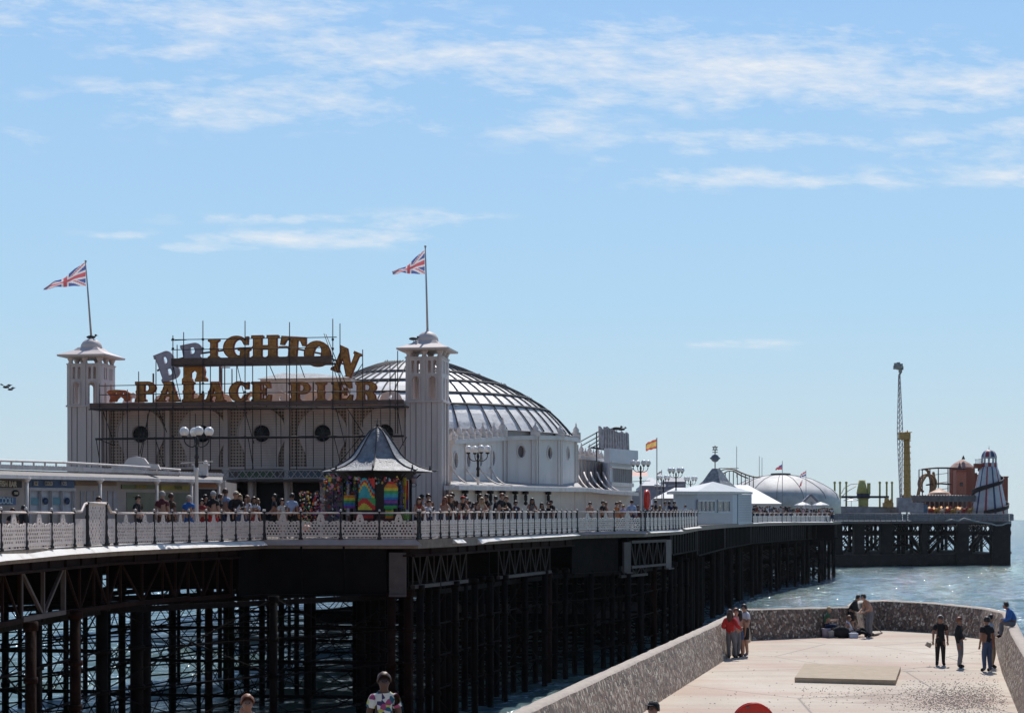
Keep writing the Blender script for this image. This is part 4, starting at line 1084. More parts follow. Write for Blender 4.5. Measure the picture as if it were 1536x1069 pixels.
LET = {
 'I': ([[(x, z) for x, z in stem(.30, .70, sf=.17)]], []),
 'P': ([[(.02, 0), (.54, 0), (.54, .09), (.46, .17), (.46, .38), (.60, .38)] + ell(.62, .69, .36, .31, -90, 90) + [(.02, 1), (.02, .91), (.10, .83), (.10, .58), (.06, .52), (.06, .46), (.10, .40), (.10, .17), (.02, .09)]],
       [[(.46, .52), (.56, .52)] + ell(.57, .69, .12, .17, -80, 80, 6) + [(.46, .86)]]),
 'R': ([[(.0, 0), (.46, 0), (.46, .09), (.40, .15), (.40, .42), (.47, .42), (.54, .30), (.56, .0), (1.0, 0), (1.0, .10), (.92, .13), (.88, .34), (.78, .46)] + ell(.60, .73, .34, .27, -60, 90, 10) + [(.0, 1), (.0, .91), (.07, .84), (.07, .15), (.0, .09)]],
       [[(.40, .57), (.52, .57)] + ell(.54, .72, .10, .15, -80, 80, 6) + [(.40, .87)]]),
 'B': ([[(.0, 0), (.6, 0)] + ell(.62, .27, .36, .27, -90, 60, 9) + ell(.60, .76, .30, .24, -50, 90, 9) + [(.0, 1), (.0, .9), (.08, .84), (.08, .15), (.0, .1)]],
       [[(.4, .15), (.52, .15)] + ell(.54, .28, .1, .13, -80, 80, 5) + [(.4, .41)], [(.4, .58), (.5, .58)] + ell(.52, .72, .09, .13, -80, 80, 5) + [(.4, .86)]]),
 'A': ([[(-.05, 0), (.36, 0), (.36, .09), (.31, .13), (.34, .27), (.58, .27), (.60, .13), (.54, .09), (.54, 0), (1.08, 0), (1.08, .09), (1.0, .13), (.88, .45), (.92, .52), (.84, .58), (.72, 1), (.26, 1), (.26, .9), (.33, .88), (.22, .56), (.14, .50), (.18, .44), (.06, .13), (-.05, .09)]],
       [[(.38, .40), (.54, .40), (.47, .68)]]),
 'L': ([[(.0, 0), (.95, 0), (1.0, .38), (.86, .38), (.76, .16), (.50, .14), (.50, .40), (.56, .46), (.56, .54), (.50, .60), (.50, .84), (.58, .92), (.58, 1), (.0, 1), (.0, .92), (.10, .84), (.10, .60), (.04, .54), (.04, .46), (.10, .40), (.10, .16), (.0, .08)]], []),
 'C': ([ell(.52, .5, .50, .52, 40, 320, 24) + [(.86, .22), (.98, .40), (.80, .36), (.72, .22)] + ell(.60, .5, .20, .36, 310, 50, 14) + [(.76, .74), (.80, .62), (.96, .62), (.98, 1.0), (.86, .96)]], []),
 'E': ([[(.0, 0), (.96, 0), (1.0, .34), (.86, .34), (.74, .14), (.46, .14), (.46, .42), (.58, .42), (.62, .32), (.72, .32), (.72, .68), (.62, .68), (.58, .56), (.46, .56), (.46, .86), (.70, .86), (.82, .68), (.96, .68), (.94, 1), (.0, 1), (.0, .92), (.08, .85), (.08, .15), (.0, .08)]], []),
 'G': ([ell(.50, .5, .50, .52, 45, 300, 22) + [(.80, .08), (.84, 0), (.96, 0), (.96, .34), (1.04, .38), (1.04, .48), (.56, .48), (.56, .38), (.66, .34), (.64, .18)] + ell(.60, .5, .22, .36, 290, 50, 14) + [(.74, .76), (.80, .62), (.94, .62), (.96, 1.0), (.86, .97)]], []),
 'H': ([[(.0, 0), (.44, 0), (.44, .08), (.38, .14), (.38, .40), (.62, .40), (.62, .14), (.56, .08), (.56, 0), (1.0, 0), (1.0, .08), (.93, .14), (.93, .42), (.97, .5), (.93, .58), (.93, .86), (1.0, .92), (1.0, 1), (.56, 1), (.56, .92), (.62, .86), (.62, .58), (.38, .58), (.38, .86), (.44, .92), (.44, 1), (.0, 1), (.0, .92), (.07, .86), (.07, .58), (.03, .5), (.07, .42), (.07, .14), (.0, .08)]], []),
 'T': ([[(.24, 0), (.76, 0), (.76, .08), (.67, .15), (.67, .42), (.72, .5), (.67, .56), (.67, .84), (.78, .84), (.88, .62), (1.02, .62), (1.0, 1), (.0, 1), (-.02, .62), (.12, .62), (.22, .84), (.33, .84), (.33, .56), (.28, .5), (.33, .42), (.33, .15), (.24, .08)]], []),
 'O': ([ell(.5, .5, .5, .52, 0, 345, 23)], [ell(.5, .5, .15, .34, 0, 330, 11)]),
 'N': ([[(.0, 0), (.36, 0), (.36, .09), (.30, .14), (.30, .58), (.74, 0), (.94, 0), (.94, .88), (1.02, .93), (1.02, 1), (.66, 1), (.66, .93), (.74, .88), (.74, .44), (.34, 1), (.0, 1), (.0, .93), (.10, .86), (.10, .14), (.0, .09)]], []),
}
sign = thing('name_sign', 'big ochre slab letters spelling BRIGHTON in an arch over PALACE PIER', 'sign', uv(8, -.3, ztop))
sup = MB(); 
for px in (230, 300, 395, 470, 540): p = onp(px, 600, .1); sup.bar((p.x, p.y, ztop), (p.x, p.y, zat(px, 572 if px > 230 else 560, .1)), .07)
sup.tube([onp(236, 556, .1), onp(262, 540, .1), onp(300, 530, .1), onp(360, 522, .1), onp(430, 520, .1), onp(480, 530, .1), onp(520, 548, .1)], .05, 6)
sup.build('sign_frame', GREYST, sign)
def letter(ch, x0, y0, x1, y1, ang=0, b=-.35, face=LETF, side_=LETS, d=.22, slant=0):
    a0_, a1_ = ona(x0, b), ona(x1, b); zc0, zc1 = zat((x0 + x1) / 2, y1, b), zat((x0 + x1) / 2, y0, b)
    wd, ht = a1_ - a0_, zc1 - zc0
    ca_, cz_ = (a0_ + a1_) / 2, (zc0 + zc1) / 2
    outs, holes = LET[ch]
    def tf(p):
        x = (p[0] - .5) * wd; z = (p[1] - .5) * ht; c, s_ = math.cos(R(ang)), math.sin(R(ang)); return (x * c - z * s_, x * s_ + z * c)
    g = MB(); g.side = 1
    for o_ in outs:
        # rim plate (slightly larger), then the painted face standing 2 cm proud
        g.plate([tf(p) for p in o_], [[tf(p) for p in h] for h in holes], d, fmat(ca_, b, cz_))
    for lp in outs + holes:                       # raised rim
        pts_ = [fmat(ca_, b - .012, cz_) @ Vector((tf(p)[0], 0, tf(p)[1])) for p in lp]; g.cur = 1
        g.tube(pts_ + [pts_[0]], .022, 4, caps=False, smooth=False); g.cur = 0
    o = g.build('letter', [face, side_], sign); return o
for (ch, x0, x1) in (('P', 202, 234), ('A', 237, 267), ('L', 273, 305), ('A', 308, 336), ('C', 343, 374), ('E', 377, 407), ('P', 434, 466), ('I', 470, 493), ('E', 497, 529), ('R', 533, 567)):
    letter(ch, x0, 572.5, x1, 602)
letter('I', 309, 508.5, 332, 538); letter('G', 335, 504.5, 374, 538); letter('H', 377, 503, 418, 538); letter('T', 421, 505, 458, 539, -4)
letter('O', 456, 512, 496, 549, -14); letter('N', 502, 523, 536, 562, -23)
o = letter('R', 273, 515, 306, 552, 10, b=-.1, face=LETB, side_=LETB); o['label'] = 'grey unpainted letter R showing above the left end of the board'
o = letter('B', 236, 527, 266, 570, 20, b=-.1, face=LETB, side_=LETB); o['label'] = 'grey tilted letter B at the far left'
# lower half of the ochre letter peeping under the upper board
g = MB(); g.side = 1
ac, zc = ona(291, -.35), zat(291, 572, -.35); k = 80 / F
g.plate([(x * k, z * k) for x, z in ((-19, 0), (-3, 0), (-3, 3), (-5, 6), (-5, 13), (0, 17), (4, 13), (3, 6), (1, 3), (1, 0), (20, 0), (20, 4), (16, 8), (17, 15), (14, 25), (-15, 25), (-17, 18), (-15, 8), (-19, 4))], [], .22, fmat(ac, -.352, zc)); g.build('letter', [LETF, LETS], sign)
# orange seahorse-like ornament at the left end of the lower row
orn = MB(); ac, zc = ona(158, -.6), zat(176, 602, -.6)
orn.plate([(x * k, z * k) for x, z in ((4, 0), (7, 6), (3, 12), (0, 14), (4, 17), (16, 18), (30, 17), (37, 13), (38, 7), (36, 2), (30, 0), (27, 4), (22, 8), (17, 4), (15, 0))], [circ(15 * k, 12.5 * k, 1.6 * k, 8), circ(26 * k, 12 * k, 1.8 * k, 8)], .2, fmat(ac, -.5, zc))
tag(orn.build('scroll_ornament', mat('orange_ornament', (.46, .10, .03), .5, .6, 5, dirt=(.5, .25, .04), dscale=4, damt=.9)), 'small orange curled ornament at the left end of the PALACE PIER lettering', 'ornament')

# ---------------------------------------------------------------- domed hall behind the right tower
DC = Vector((-5.58, 95.6, 0)); kd = 95.6 / F
dh = thing('domed_hall', 'pale hall with a large ribbed zinc dome behind the right tower', 'building', (DC.x, DC.y, zdeck(95)))
def dz(py): return EZ + (HY - py) * kd
prof = [(.0, 542), (20, 543), (45, 545.5), (58, 549), (75, 555), (98, 565), (118, 573), (137, 581), (158, 591), (175, 601), (190, 610), (202, 619), (216, 632), (228, 645), (236, 655)]
NS = 60
rings = [(r * kd * 1.0, dz(y)) for r, y in prof]
d = MB(); d.lathe((DC.x, DC.y, 0), [(max(r, .001), z) for r, z in rings], NS, smooth=False); d.build('dome', ZINC, dh)
rb = MB()
for k in range(NS):
    a = 2 * PI * k / NS
    if math.sin(a) > .45: continue
    rb.tube([(DC.x + (r + .03) * math.cos(a), DC.y + (r + .03) * math.sin(a), z + .03) for r, z in rings[2:]], .038, 4, smooth=False)
for (r, y) in ((98, 565), (137, 581), (175, 601), (202, 619)):
    pts_ = [(DC.x + (r * kd + .05) * math.cos(2 * PI * k / 72), DC.y + (r * kd + .05) * math.sin(2 * PI * k / 72), dz(y) + .03) for k in range(73)]
    rb.tube(pts_, .06, 4, smooth=False)
rb.build('dome_rib', LEAD, dh)
cr = MB()
for a in [R(x) for x in range(-30, 216, 3)]:
    for (r, y) in ((45, 545.5), (98, 565), (137, 581), (175, 601)):
        if random.random() < .45: 
            c = Vector((DC.x + r * kd * math.cos(a), DC.y + r * kd * math.sin(a), dz(y))); cr.tube([c, c + Vector((0, 0, .16))], [.05, .01], 4)
cr.build('cresting', LEAD, dh)
drm = MB(); drm.lathe((DC.x, DC.y, 0), [(8.75, zdeck(95)), (8.75, dz(655))], NS); drm.build('drum', HALLM, dh)
# side wall and facets of the drum
Zg = zdeck(90)
fac = [(676, 81.5), (754, 88.2), (803, 89.6), (840, 92.0), (864, 95.6), (866, 103)]
fp_ = [Vector(((px - CX) / F * Y, Y, 0)) for px, Y in fac]
tops = [661, 656, 654.5, 655.5, 658.5, 660]
ztops = [P(0, ty, Y).z for ty, (px, Y) in zip(tops, fac)]
wl = MB(); wincent = {0: [(683, 690), (702, 689), (720, 688), (739, 687)], 1: [(781.7, 677)], 2: [(824, 679)], 3: [(852, 680)]}
mold = MB()
for i in range(len(fp_) - 1):
    a, b = fp_[i], fp_[i + 1]; dr_ = (b - a); ln = dr_.length; dr_.normalize(); nn = Vector((dr_.y, -dr_.x, 0))
    M_ = Matrix(((dr_.x, -nn.x, 0, a.x), (dr_.y, -nn.y, 0, a.y), (0, 0, 1, 0), (0, 0, 0, 1)))
    hs = []
    for (wx, wy) in wincent.get(i, []):
        t = (wx - CX) / F; s_ = (t * a.y - a.x) / (dr_.x - t * dr_.y); Yq = a.y + dr_.y * s_; zc = EZ + (HY - wy) / F * Yq
        rz = .33 if i else .38; rx = .25
        hs.append(circ(s_, zc, rx, 20, rz)); 
        pts_ = [M_ @ Vector((s_ + (rx + .03) * math.cos(2 * PI * k / 24), -.02, zc + (rz + .03) * math.sin(2 * PI * k / 24))) for k in range(25)]; mold.tube(pts_, .045, 5)
        g = MB(); g.add([M_ @ Vector((x, .10, z)) for x, z in circ(s_, zc, rx + .03, 20, rz + .03)], [tuple(range(20))]); g.build('round_window', mat('hall_window_glass', (.12, .09, .10), .3), dh)
    z0 = Zg; zt_ = min(ztops[i], ztops[i + 1])
    wl.plate([(0, z0), (ln, z0), (ln, ztops[i + 1]), (0, ztops[i])], hs, .3, M_)
    for s_ in ((0.02, .28, ln - .3) if i else [0.05 + j * ln / 4 for j in range(5)]):
        mold.bar(M_ @ Vector((s_ + .05, -.03, z0)), M_ @ Vector((s_ + .05, -.03, zt_)), .10, .09, up=(nn.x, nn.y, 0))
    mold.bar(M_ @ Vector((0, -.08, ztops[i] - .05)), M_ @ Vector((ln, -.08, ztops[i + 1] - .05)), .3, .22)
wl.build('wall', HALLM, dh); mold.build('moulding', HALLM, dh)
fa = MB(); fa.add([Vector((p.x, p.y, z)) for p, z in zip(fp_, ztops)] + [Vector((DC.x, DC.y, dz(656)))], [(i, i + 1, len(fp_)) for i in range(len(fp_) - 1)]); fa.build('flat_roof', ZINC, dh)
def pinnacle(mb, c, h, r=.22):
    mb.box(-r, r, -r, r, 0, h * .30, Matrix.Translation(c)); mb.lathe(c + Vector((0, 0, h * .3)), [(r * .9, 0), (r * 1.15, h * .06), (r * .6, h * .16), (r * .75, h * .26), (r * .5, h * .38), (r * .15, h * .5), (r * .2, h * .56), (.01, h * .72)], 8)
for (i, pyt) in ((1, 626), (2, 632), (3, 636), (4, 634)):
    g = MB(); p = fp_[i]; pinnacle(g, Vector((p.x, p.y, ztops[i])), (tops[i] - pyt) / F * p.y, .26); g.build('pinnacle', WHITE, dh)
for j in range(9):
    t = (j + .4) / 9; p = fp_[0].lerp(fp_[1], t); z = ztops[0] + (ztops[1] - ztops[0]) * t
    g = MB(); pinnacle(g, Vector((p.x, p.y, z)), .85 if j % 2 else .6, .2); g.box(-.25, .25, -.35, .35, 0, .28, Matrix.Translation((p.x - .3, p.y, z))); g.build('parapet_crest', WHITE, dh)

# lower gallery in front of the hall, with flying ribs
ga = thing('side_gallery', 'low white gallery with swept roof ribs along the pier side below the dome', 'building', P(780, 778, 88))
gl = [(676, 77.0), (760, 84.5), (875, 94.0), (905, 97.0), (948, 100.0)]
ey = [(676, 731.5), (760, 733), (875, 735), (905, 738.5), (948, 741)]
wallb = MB(); eave = MB(); roof_ = MB()
gp_ = [Vector(((px - CX) / F * Y, Y, 0)) for px, Y in gl]
back = [Vector((p.x - 1.0, p.y + 6.5, 0)) for p in gp_]
back = [fp_[0] + Vector((0.02, 0, 0)), fp_[1] + Vector((.05, -.1, 0)), fp_[4] + Vector((.1, -.1, 0)), Vector(((866 - CX) / F * 103, 103, 0)), Vector(((905 - CX) / F * 106, 106, 0))]
for i in range(len(gl) - 1):
    a, b = gp_[i], gp_[i + 1]; zg0, zg1 = zdeck(a.y), zdeck(b.y); ze0 = P(0, ey[i][1], a.y).z; ze1 = P(0, ey[i + 1][1], b.y).z
    wallb.add([Vector((a.x, a.y, zg0)), Vector((b.x, b.y, zg1)), Vector((b.x, b.y, ze1)), Vector((a.x, a.y, ze0))], [(0, 1, 2, 3)])
    eave.bar(Vector((a.x + .05, a.y - .35, ze0)), Vector((b.x + .05, b.y - .35, ze1)), .75, .20)
    eave.bar(Vector((a.x + .05, a.y - .72, ze0 + .08)), Vector((b.x + .05, b.y - .72, ze1 + .08)), .12, .16)
    rz = .45
    c0, c1 = back[i], back[i + 1]
    roof_.add([Vector((a.x, a.y - .4, ze0 + .11)), Vector((b.x, b.y - .4, ze1 + .11)), Vector((c1.x, c1.y, ze1 + rz)), Vector((c0.x, c0.y, ze0 + rz))], [(0, 1, 2, 3)])
wallb.build('wall', CREAM, ga); eave.build('eaves', WHITE, ga); roof_.build('roof', mat('gallery_roof', (.36, .34, .33), .6), ga)
def gpt(px):
    for (a, ya), (b, yb) in zip(gl, gl[1:]):
        if a <= px <= b: return ya + (yb - ya) * (px - a) / (b - a)
    return gl[-1][1]
pt_ = MB()
for px in (679, 693, 715, 736, 760, 790, 840, 862, 878): 
    Y = gpt(px) - .04; p = P(px, 778, Y); p.z = zdeck(Y); pt_.bar(p, (p.x, p.y, P(0, interp(ey, px), Y).z), .10 if px not in (840, 862) else .2, .08)
pt_.build('pilaster', WHITE, ga)
for i, px in enumerate((698, 718, 736, 754, 773, 788.6, 822.6)):
    Y = gpt(px) - .6; z = P(0, interp(ey, px) + 2.5, Y).z; p = P(px, 778, Y); g = MB(); c = Vector((p.x, p.y, z - .55))
    g.lathe(c, [(.02, .55), (.16, .52), (.16, .40), (.05, .36), (.09, .30), (.09, .08), (.05, 0), (.1, -.04), (.1, -.14), (.01, -.2)], 8); g.build('hanging_bracket', IRON, ga)
rbm = MB()
def fly_rib(x0, y0, x1, y1, Y0, Y1, r=.045):
    pts_ = []
    for k in range(11):
        t = k / 10; px = x0 + (x1 - x0) * (t ** 1.25); py = y0 + (y1 - y0) * (1 - (1 - t) ** 2.1)
        pts_.append(P(px, py, Y0 + (Y1 - Y0) * t))
    rbm.tube(pts_, r, 5)
for (x0, x1, Yw) in ((676, 718, 81.6), (697, 740, 83.3), (718, 762, 85.0), (735, 768, 86.6)):
    fly_rib(x0, 696, x1, 728, Yw, gpt(min(x1, 948)) - .2)
for x0 in (866, 876, 886, 896, 905): fly_rib(x0, 708, x0 + 34, 738, 104, 97.5 + (x0 - 866) * .08, .05)
rbm.tube([P(676, 722, 80), P(700, 725, 82), P(740, 729, 84)], .05, 5)
rbm.build('flying_rib', WHITE, ga)
# the stretch beyond: arched gallery wing and the block that carries the upright sign
wg = thing('gallery_wing', 'narrow white wing with slit windows between the dome and the block with the upright sign', 'building', P(890, 778, 108))
g = MB(); a, b = P(866, 778, 104.2), P(908, 778, 112); zt0, zt1 = P(0, 686, 104.2).z, P(0, 691, 112).z
d_ = (b - a); d_.z = 0; ln = d_.length; d_.normalize(); M_ = Matrix(((d_.x, -d_.y, 0, a.x), (d_.y, d_.x, 0, a.y), (0, 0, 1, 0), (0, 0, 0, 1)))
hs = []; 
for px, py in ((872.5, 709), (883, 710), (893.5, 711)):
    t = (px - CX) / F; s_ = (t * a.y - a.x) / (d_.x - t * d_.y); zc = EZ + (HY - py) / F * (a.y + d_.y * s_); hs.append(circ(s_, zc, .33, 14, .62))
zb0 = zdeck(104)
g.plate([(0, zb0), (ln, zb0), (ln, zt1), (0, zt0)], hs, .25, M_); g.build('wall', HALLM, wg)
g = MB(); g.plate([(0, zb0 + .1), (ln, zb0 + .1), (ln, zt1 - .1), (0, zt0 - .1)], [], .05, M_ @ Matrix.Translation((0, .27, 0))); g.build('window_backing', GLASSD, wg)
g = MB()
for s_ in [ln * k / 8 for k in range(9)]: g.bar(M_ @ Vector((s_, -.04, zb0)), M_ @ Vector((s_, -.04, zt0 + (zt1 - zt0) * s_ / ln)), .1)
g.bar(M_ @ Vector((0, -.08, zt0)), M_ @ Vector((ln, -.08, zt1)), .25, .2)
for k in range(7): pinnacle(g, M_ @ Vector((ln * (k + .3) / 7, .1, zt0 + (zt1 - zt0) * k / 7)), 1.0 if k % 2 else .7, .22)
g.build('parapet', WHITE, wg)
blk = thing('games_block', 'two storey white block with a tall band of windows under the upright sign', 'building', P(926, 778, 104))
YB0, YB1 = 103.5, 107.5
pL, pC, pR = P(904, 778, YB1 + 1.5), P(915, 778, YB0), P(948, 778, YB1)
g = MB()
zt_ = P(0, 688, YB0).z; z0 = zdeck(104)
for (p, q) in ((pL, pC), (pC, pR)):
    g.add([Vector((p.x, p.y, z0)), Vector((q.x, q.y, z0)), Vector((q.x, q.y, zt_)), Vector((p.x, p.y, zt_))], [(0, 1, 2, 3)])
e_ = Vector((pR.x - 1.5, pR.y + 8, 0)); g.add([Vector((pR.x, pR.y, z0)), Vector((e_.x, e_.y, z0)), Vector((e_.x, e_.y, zt_)), Vector((pR.x, pR.y, zt_))], [(0, 1, 2, 3)])
g.add([Vector((p.x, p.y, zt_)) for p in (pL, pC, pR, e_)], [(0, 1, 2, 3)])
g.build('wall', WALLW, blk)
g = MB(); pc, pr_ = pC.copy(), pR.copy(); pc.z = pr_.z = P(0, 683, YB0).z; g.bar(pc + Vector((-.2, -.15, 0)), pr_ + Vector((.2, -.15, 0)), .4, .9); g.build('fascia', WALLW, blk)
bandz0, bandz1 = P(0, 724, YB0).z, P(0, 700, YB0).z
fx = MB(); wn = MB(); dd = (pR - pC); dd.z = 0; L0 = dd.length; dd.normalize(); nn = Vector((dd.y, -dd.x, 0))
wn.add([pC + dd * t + nn * .02 + Vector((0, 0, z - pC.z)) for t, z in ((L0 * .14, bandz0), (L0 * .96, bandz0), (L0 * .96, bandz1), (L0 * .14, bandz1))], [(0, 1, 2, 3)])
wn.build('window_band', mat('grey_glass', (.20, .23, .27), .25, .3, 1), blk)
for k in range(10):
    t = L0 * (.14 + .82 * k / 9); p = pC + dd * t + nn * .05; fx.bar((p.x, p.y, bandz0), (p.x, p.y, bandz1), .09, .05)
for z in (bandz0, bandz1, bandz0 - .12, P(0, 692, YB0).z): fx.bar(pC + nn * .08 + Vector((0, 0, z - pC.z)), pR + nn * .08 + Vector((0, 0, z - pC.z)), .1, .12)
fx.build('window_frame', WHITE, blk)
g = MB(); ap = MB()
for k in range(6):
    px = 881 + k * 12.5; Y = 98.6 + k * .35; c = P(px, 778, Y); c.z = zdeck(Y); top_ = P(0, 744, Y).z
    g.lathe(c, [(.16, 0), (.1, .1), (.09, 1.3), (.2, 1.45), (.2, 1.7), (.12, 1.8), (.12, top_ - c.z)], 8)
g.build('baluster_column', WHITE, blk)
# upright sign of tall leaning letters seen edge on, with stays
us = thing('upright_sign', 'weathered grey upright sign of tall narrow letters on a steel frame above the white block', 'sign', P(925, 676, 105))
q0 = P(900, 640, 104.5); q1 = P(944, 648, 108.5); zb0_, zb1_ = P(0, 673, 104.5).z, P(0, 677, 108.5).z
g = MB(); k = 12
SG = mat('weathered_sign_boards', (.33, .29, .30), .7, .3, 5)
for i in range(k):
    t0, t1 = i / k, (i + .80) / k
    a = q0.lerp(q1, t0); b = q0.lerp(q1, t1); zb_i = zb0_ + (zb1_ - zb0_) * t0
    h = a.z + random.uniform(-.12, .12)
    rk = random.uniform(-.05, .05)
    vs = [Vector((a.x + rk, a.y, zb_i)), Vector((b.x + rk, b.y, zb_i)), Vector((b.x, b.y, h - .1)), Vector((a.x, a.y, h))]
    bk = [v + Vector((-.1, .2, 0)) for v in vs]
    g = MB(); g.add(vs + bk, [(0, 1, 2, 3), (7, 6, 5, 4), (0, 4, 5, 1), (1, 5, 6, 2), (2, 6, 7, 3), (3, 7, 4, 0)]); g.build('letter', SG, us)
g = MB()
g.bar(P(888, 671, 104), P(935, 678, 107.5), .2, .1)
for (x0, y0, x1, y1) in ((869, 663, 900, 646), (873, 668, 900, 653), (882, 670, 900, 659), (888, 671, 900, 665)): g.tube([P(x0, y0, 107), P(x1, y1, 104.6)], .035, 5)
for t in (.0, .33, .66, 1): p = q0.lerp(q1, t); g.bar((p.x - .2, p.y + .3, zb0_ - .8), (p.x - .2, p.y + .3, p.z - .3), .08)
g.build('sign_frame', GREYST, us)
# ---------------------------------------------------------------- snack bar pavilion at the left
SB = [(-90, 48.2), (0, 52.5), (112, 57.2), (220, 62), (336, 67.5)]
def sbY(px): return interp(SB, px)
sb = thing('snack_bar', 'long low snack bar pavilion with posters and signs at the left edge, white railed roof', 'building', P(100, 778, sbY(100)))
def strip(mb, pxs, ytop, ybot, off=0.0, th=.1):
    """vertical band following the pavilion front, off metres in front of the wall"""
    vs = []
    for px in pxs:
        Y = sbY(px); a = P(px, interp(ytop, px), Y - off); b = P(px, interp(ybot, px), Y - off)
        vs += [a, b, b + Vector((-.1, th, 0)), a + Vector((-.1, th, 0))]
    fs = []
    for i in range(len(pxs) - 1):
        for k in range(4): fs.append((i * 4 + k, i * 4 + (k + 1) % 4, (i + 1) * 4 + (k + 1) % 4, (i + 1) * 4 + k))
    n = len(pxs); fs += [(0, 1, 2, 3), tuple((n - 1) * 4 + k for k in (3, 2, 1, 0))]
    mb.add(vs, fs)
PX = [-90, 0, 56, 112, 165, 220, 280, 334]
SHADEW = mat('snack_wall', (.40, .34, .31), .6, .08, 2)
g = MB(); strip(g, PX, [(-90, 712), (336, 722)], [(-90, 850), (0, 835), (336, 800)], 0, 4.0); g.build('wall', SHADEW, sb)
g = MB(); strip(g, PX, [(-90, 709.5), (0, 711.5), (220, 717), (336, 719.5)], [(-90, 714), (0, 717), (220, 721.5), (336, 724)], 1.35, .12); g.build('eaves_fascia', WHITE, sb)
# dark sloping roof from the fascia up to the railed top
vs = []
for px in PX:
    Y = sbY(px); vs += [P(px, interp([(-90, 709.5), (0, 711.5), (220, 717), (336, 719.5)], px), Y - 1.3), P(px, interp([(-90, 701), (0, 704), (220, 711), (336, 714.5)], px), Y - .35), P(px, interp([(-90, 701), (0, 704), (220, 711), (336, 714.5)], px), Y + 3), P(px, interp([(-90, 714), (0, 717), (220, 721.5), (336, 724)], px), Y - 1.25), P(px, interp([(-90, 714), (0, 717), (220, 721.5), (336, 724)], px), Y + .1)]
fs = []
for i in range(len(PX) - 1):
    a, b = i * 5, (i + 1) * 5; fs += [(a, b, b + 1, a + 1), (a + 1, b + 1, b + 2, a + 2), (a + 3, a + 4, b + 4, b + 3)]
g = MB(); g.add(vs, fs); g.build('roof', mat('snack_roof', (.14, .12, .12), .6, .2, 3), sb)
tp = [(-90, 687), (0, 690.5), (100, 693.5), (220, 700.5), (272, 704.5)]; bt = [(-90, 700), (0, 703), (220, 710), (336, 714)]
rl = MB()
pts_ = [P(px, interp(tp, px), sbY(px) - .5) for px in range(-90, 273, 12)]; rl.tube(pts_, .045, 6)
pts_ = [P(px, interp(tp, px) * .45 + interp(bt, px) * .55, sbY(px) - .5) for px in range(-90, 273, 12)]; rl.tube(pts_, .02, 5)
rl.build('roof_rail', WHITE, sb)
cr = MB()
px = -88
while px < 335:
    Y = sbY(px) - .45; h0 = interp(bt, px); h1 = interp(tp, px) if px < 272 else h0 - 8
    p = P(px, h0, Y); q = P(px, (h0 + h1) / 2 - 1, Y); w = .11
    d_ = Vector((.62, .78, 0))
    cr.add([p - d_ * w, p + d_ * w, p.lerp(q, .6) + d_ * w * 1.2, q, p.lerp(q, .6) - d_ * w * 1.2], [(0, 1, 2, 3, 4)])
    cr.add([v + Vector((-.04, .04, 0)) for v in (p - d_ * w, p + d_ * w, p.lerp(q, .6) + d_ * w * 1.2, q, p.lerp(q, .6) - d_ * w * 1.2)], [(4, 3, 2, 1, 0)])
    if int(px / 4.2) % 4 == 0 and px < 270: cr.bar(p, P(px, h1, Y), .05)
    px += 4.2
cr.build('roof_cresting', WHITE, sb)
g = MB(); g.plate([(-.9, 0), (.9, 0), (.8, .2), (.45, .22), (.3, .42), (0, .5), (-.3, .42), (-.45, .22), (-.8, .2)], [], .2, Matrix.Translation(P(204, 704, sbY(204) + .5))); g.build('crest', WHITE, sb)
g = MB(); c = P(301, 713, sbY(301) - .2); g.box(-.24, .26, -.2, .2, 0, .42, Matrix.Translation(c)); g.ball(c + Vector((.2, 0, .5)), .1, 8, 6); g.box(-.3, .32, -.25, .25, .40, .46, Matrix.Translation(c)); g.build('roof_turret', WHITE, sb)
for px in (40, 150, 235, 287, 328):
    Y = sbY(px) - 1.15; p = P(px, 778, Y); p.z = zdeck(Y); g = MB(); g.tube([p, (p.x, p.y, P(0, interp([(0, 717), (336, 723)], px), Y).z)], .06, 8); t = (p.x, p.y, P(0, interp([(0, 717), (336, 723)], px), Y).z - .12)
    g.tube([t, (t[0], t[1], t[2] + .14)], [.06, .16], 8); g.build('column', WHITE, sb)
def sgn(x0, x1, y0, y1, m, name='sign_board', off=.12):
    g = MB(); strip(g, [x0, (x0 + x1) / 2, x1], [(x0, y0), (x1, y0 + (x1 - x0) * .012)], [(x0, y1), (x1, y1 + (x1 - x0) * .004)], off, .06); return g.build(name, m, sb)
dirv = (P(100, 778, sbY(100)) - P(0, 778, sbY(0))).normalized()
def ttext(txt, size, m, px, py, off=.2): put_text(txt, size, m, P(px, py, sbY(px) - off), (dirv.x, dirv.y, 0), sb)
BLK = mat('sign_black', (.03, .03, .03)); CRM = mat('sign_cream', (.55, .50, .40)); BLU = mat('sign_blue', (.08, .14, .26)); LBL = mat('poster_teal', (.12, .26, .32)); PPR = mat('poster_white', (.42, .44, .48)); GRN = mat('sign_green', (.16, .19, .09)); YEL = mat('sign_yellow', (.36, .30, .08))
sgn(-30, 33, 720, 731, BLK); ttext('FISH BAR', .26, CRM, 12, 725.8, .24)
sgn(-30, 33, 734, 772, mat('menu_board', (.36, .30, .27)))
o = MB(); o.lathe((0, 0, 0), [(0, 0), (.18, 0)], 20); o.v = [tuple(P(24, 739.5, sbY(24) - .2) + Vector((dirv.x * x * 1.2, dirv.y * x * 1.2, y * .6))) for x, y, z in o.v]; o.build('oval_sign', BLK, sb)
ttext('TEAS', .11, CRM, 24, 739.5, .24)
sgn(-20, 24, 745, 757, BLU, off=.14); ttext('COOL!', .28, mat('poster_pale_blue', (.40, .52, .60)), 9, 751, .24)
sgn(43, 112, 718.5, 731, BLU); 
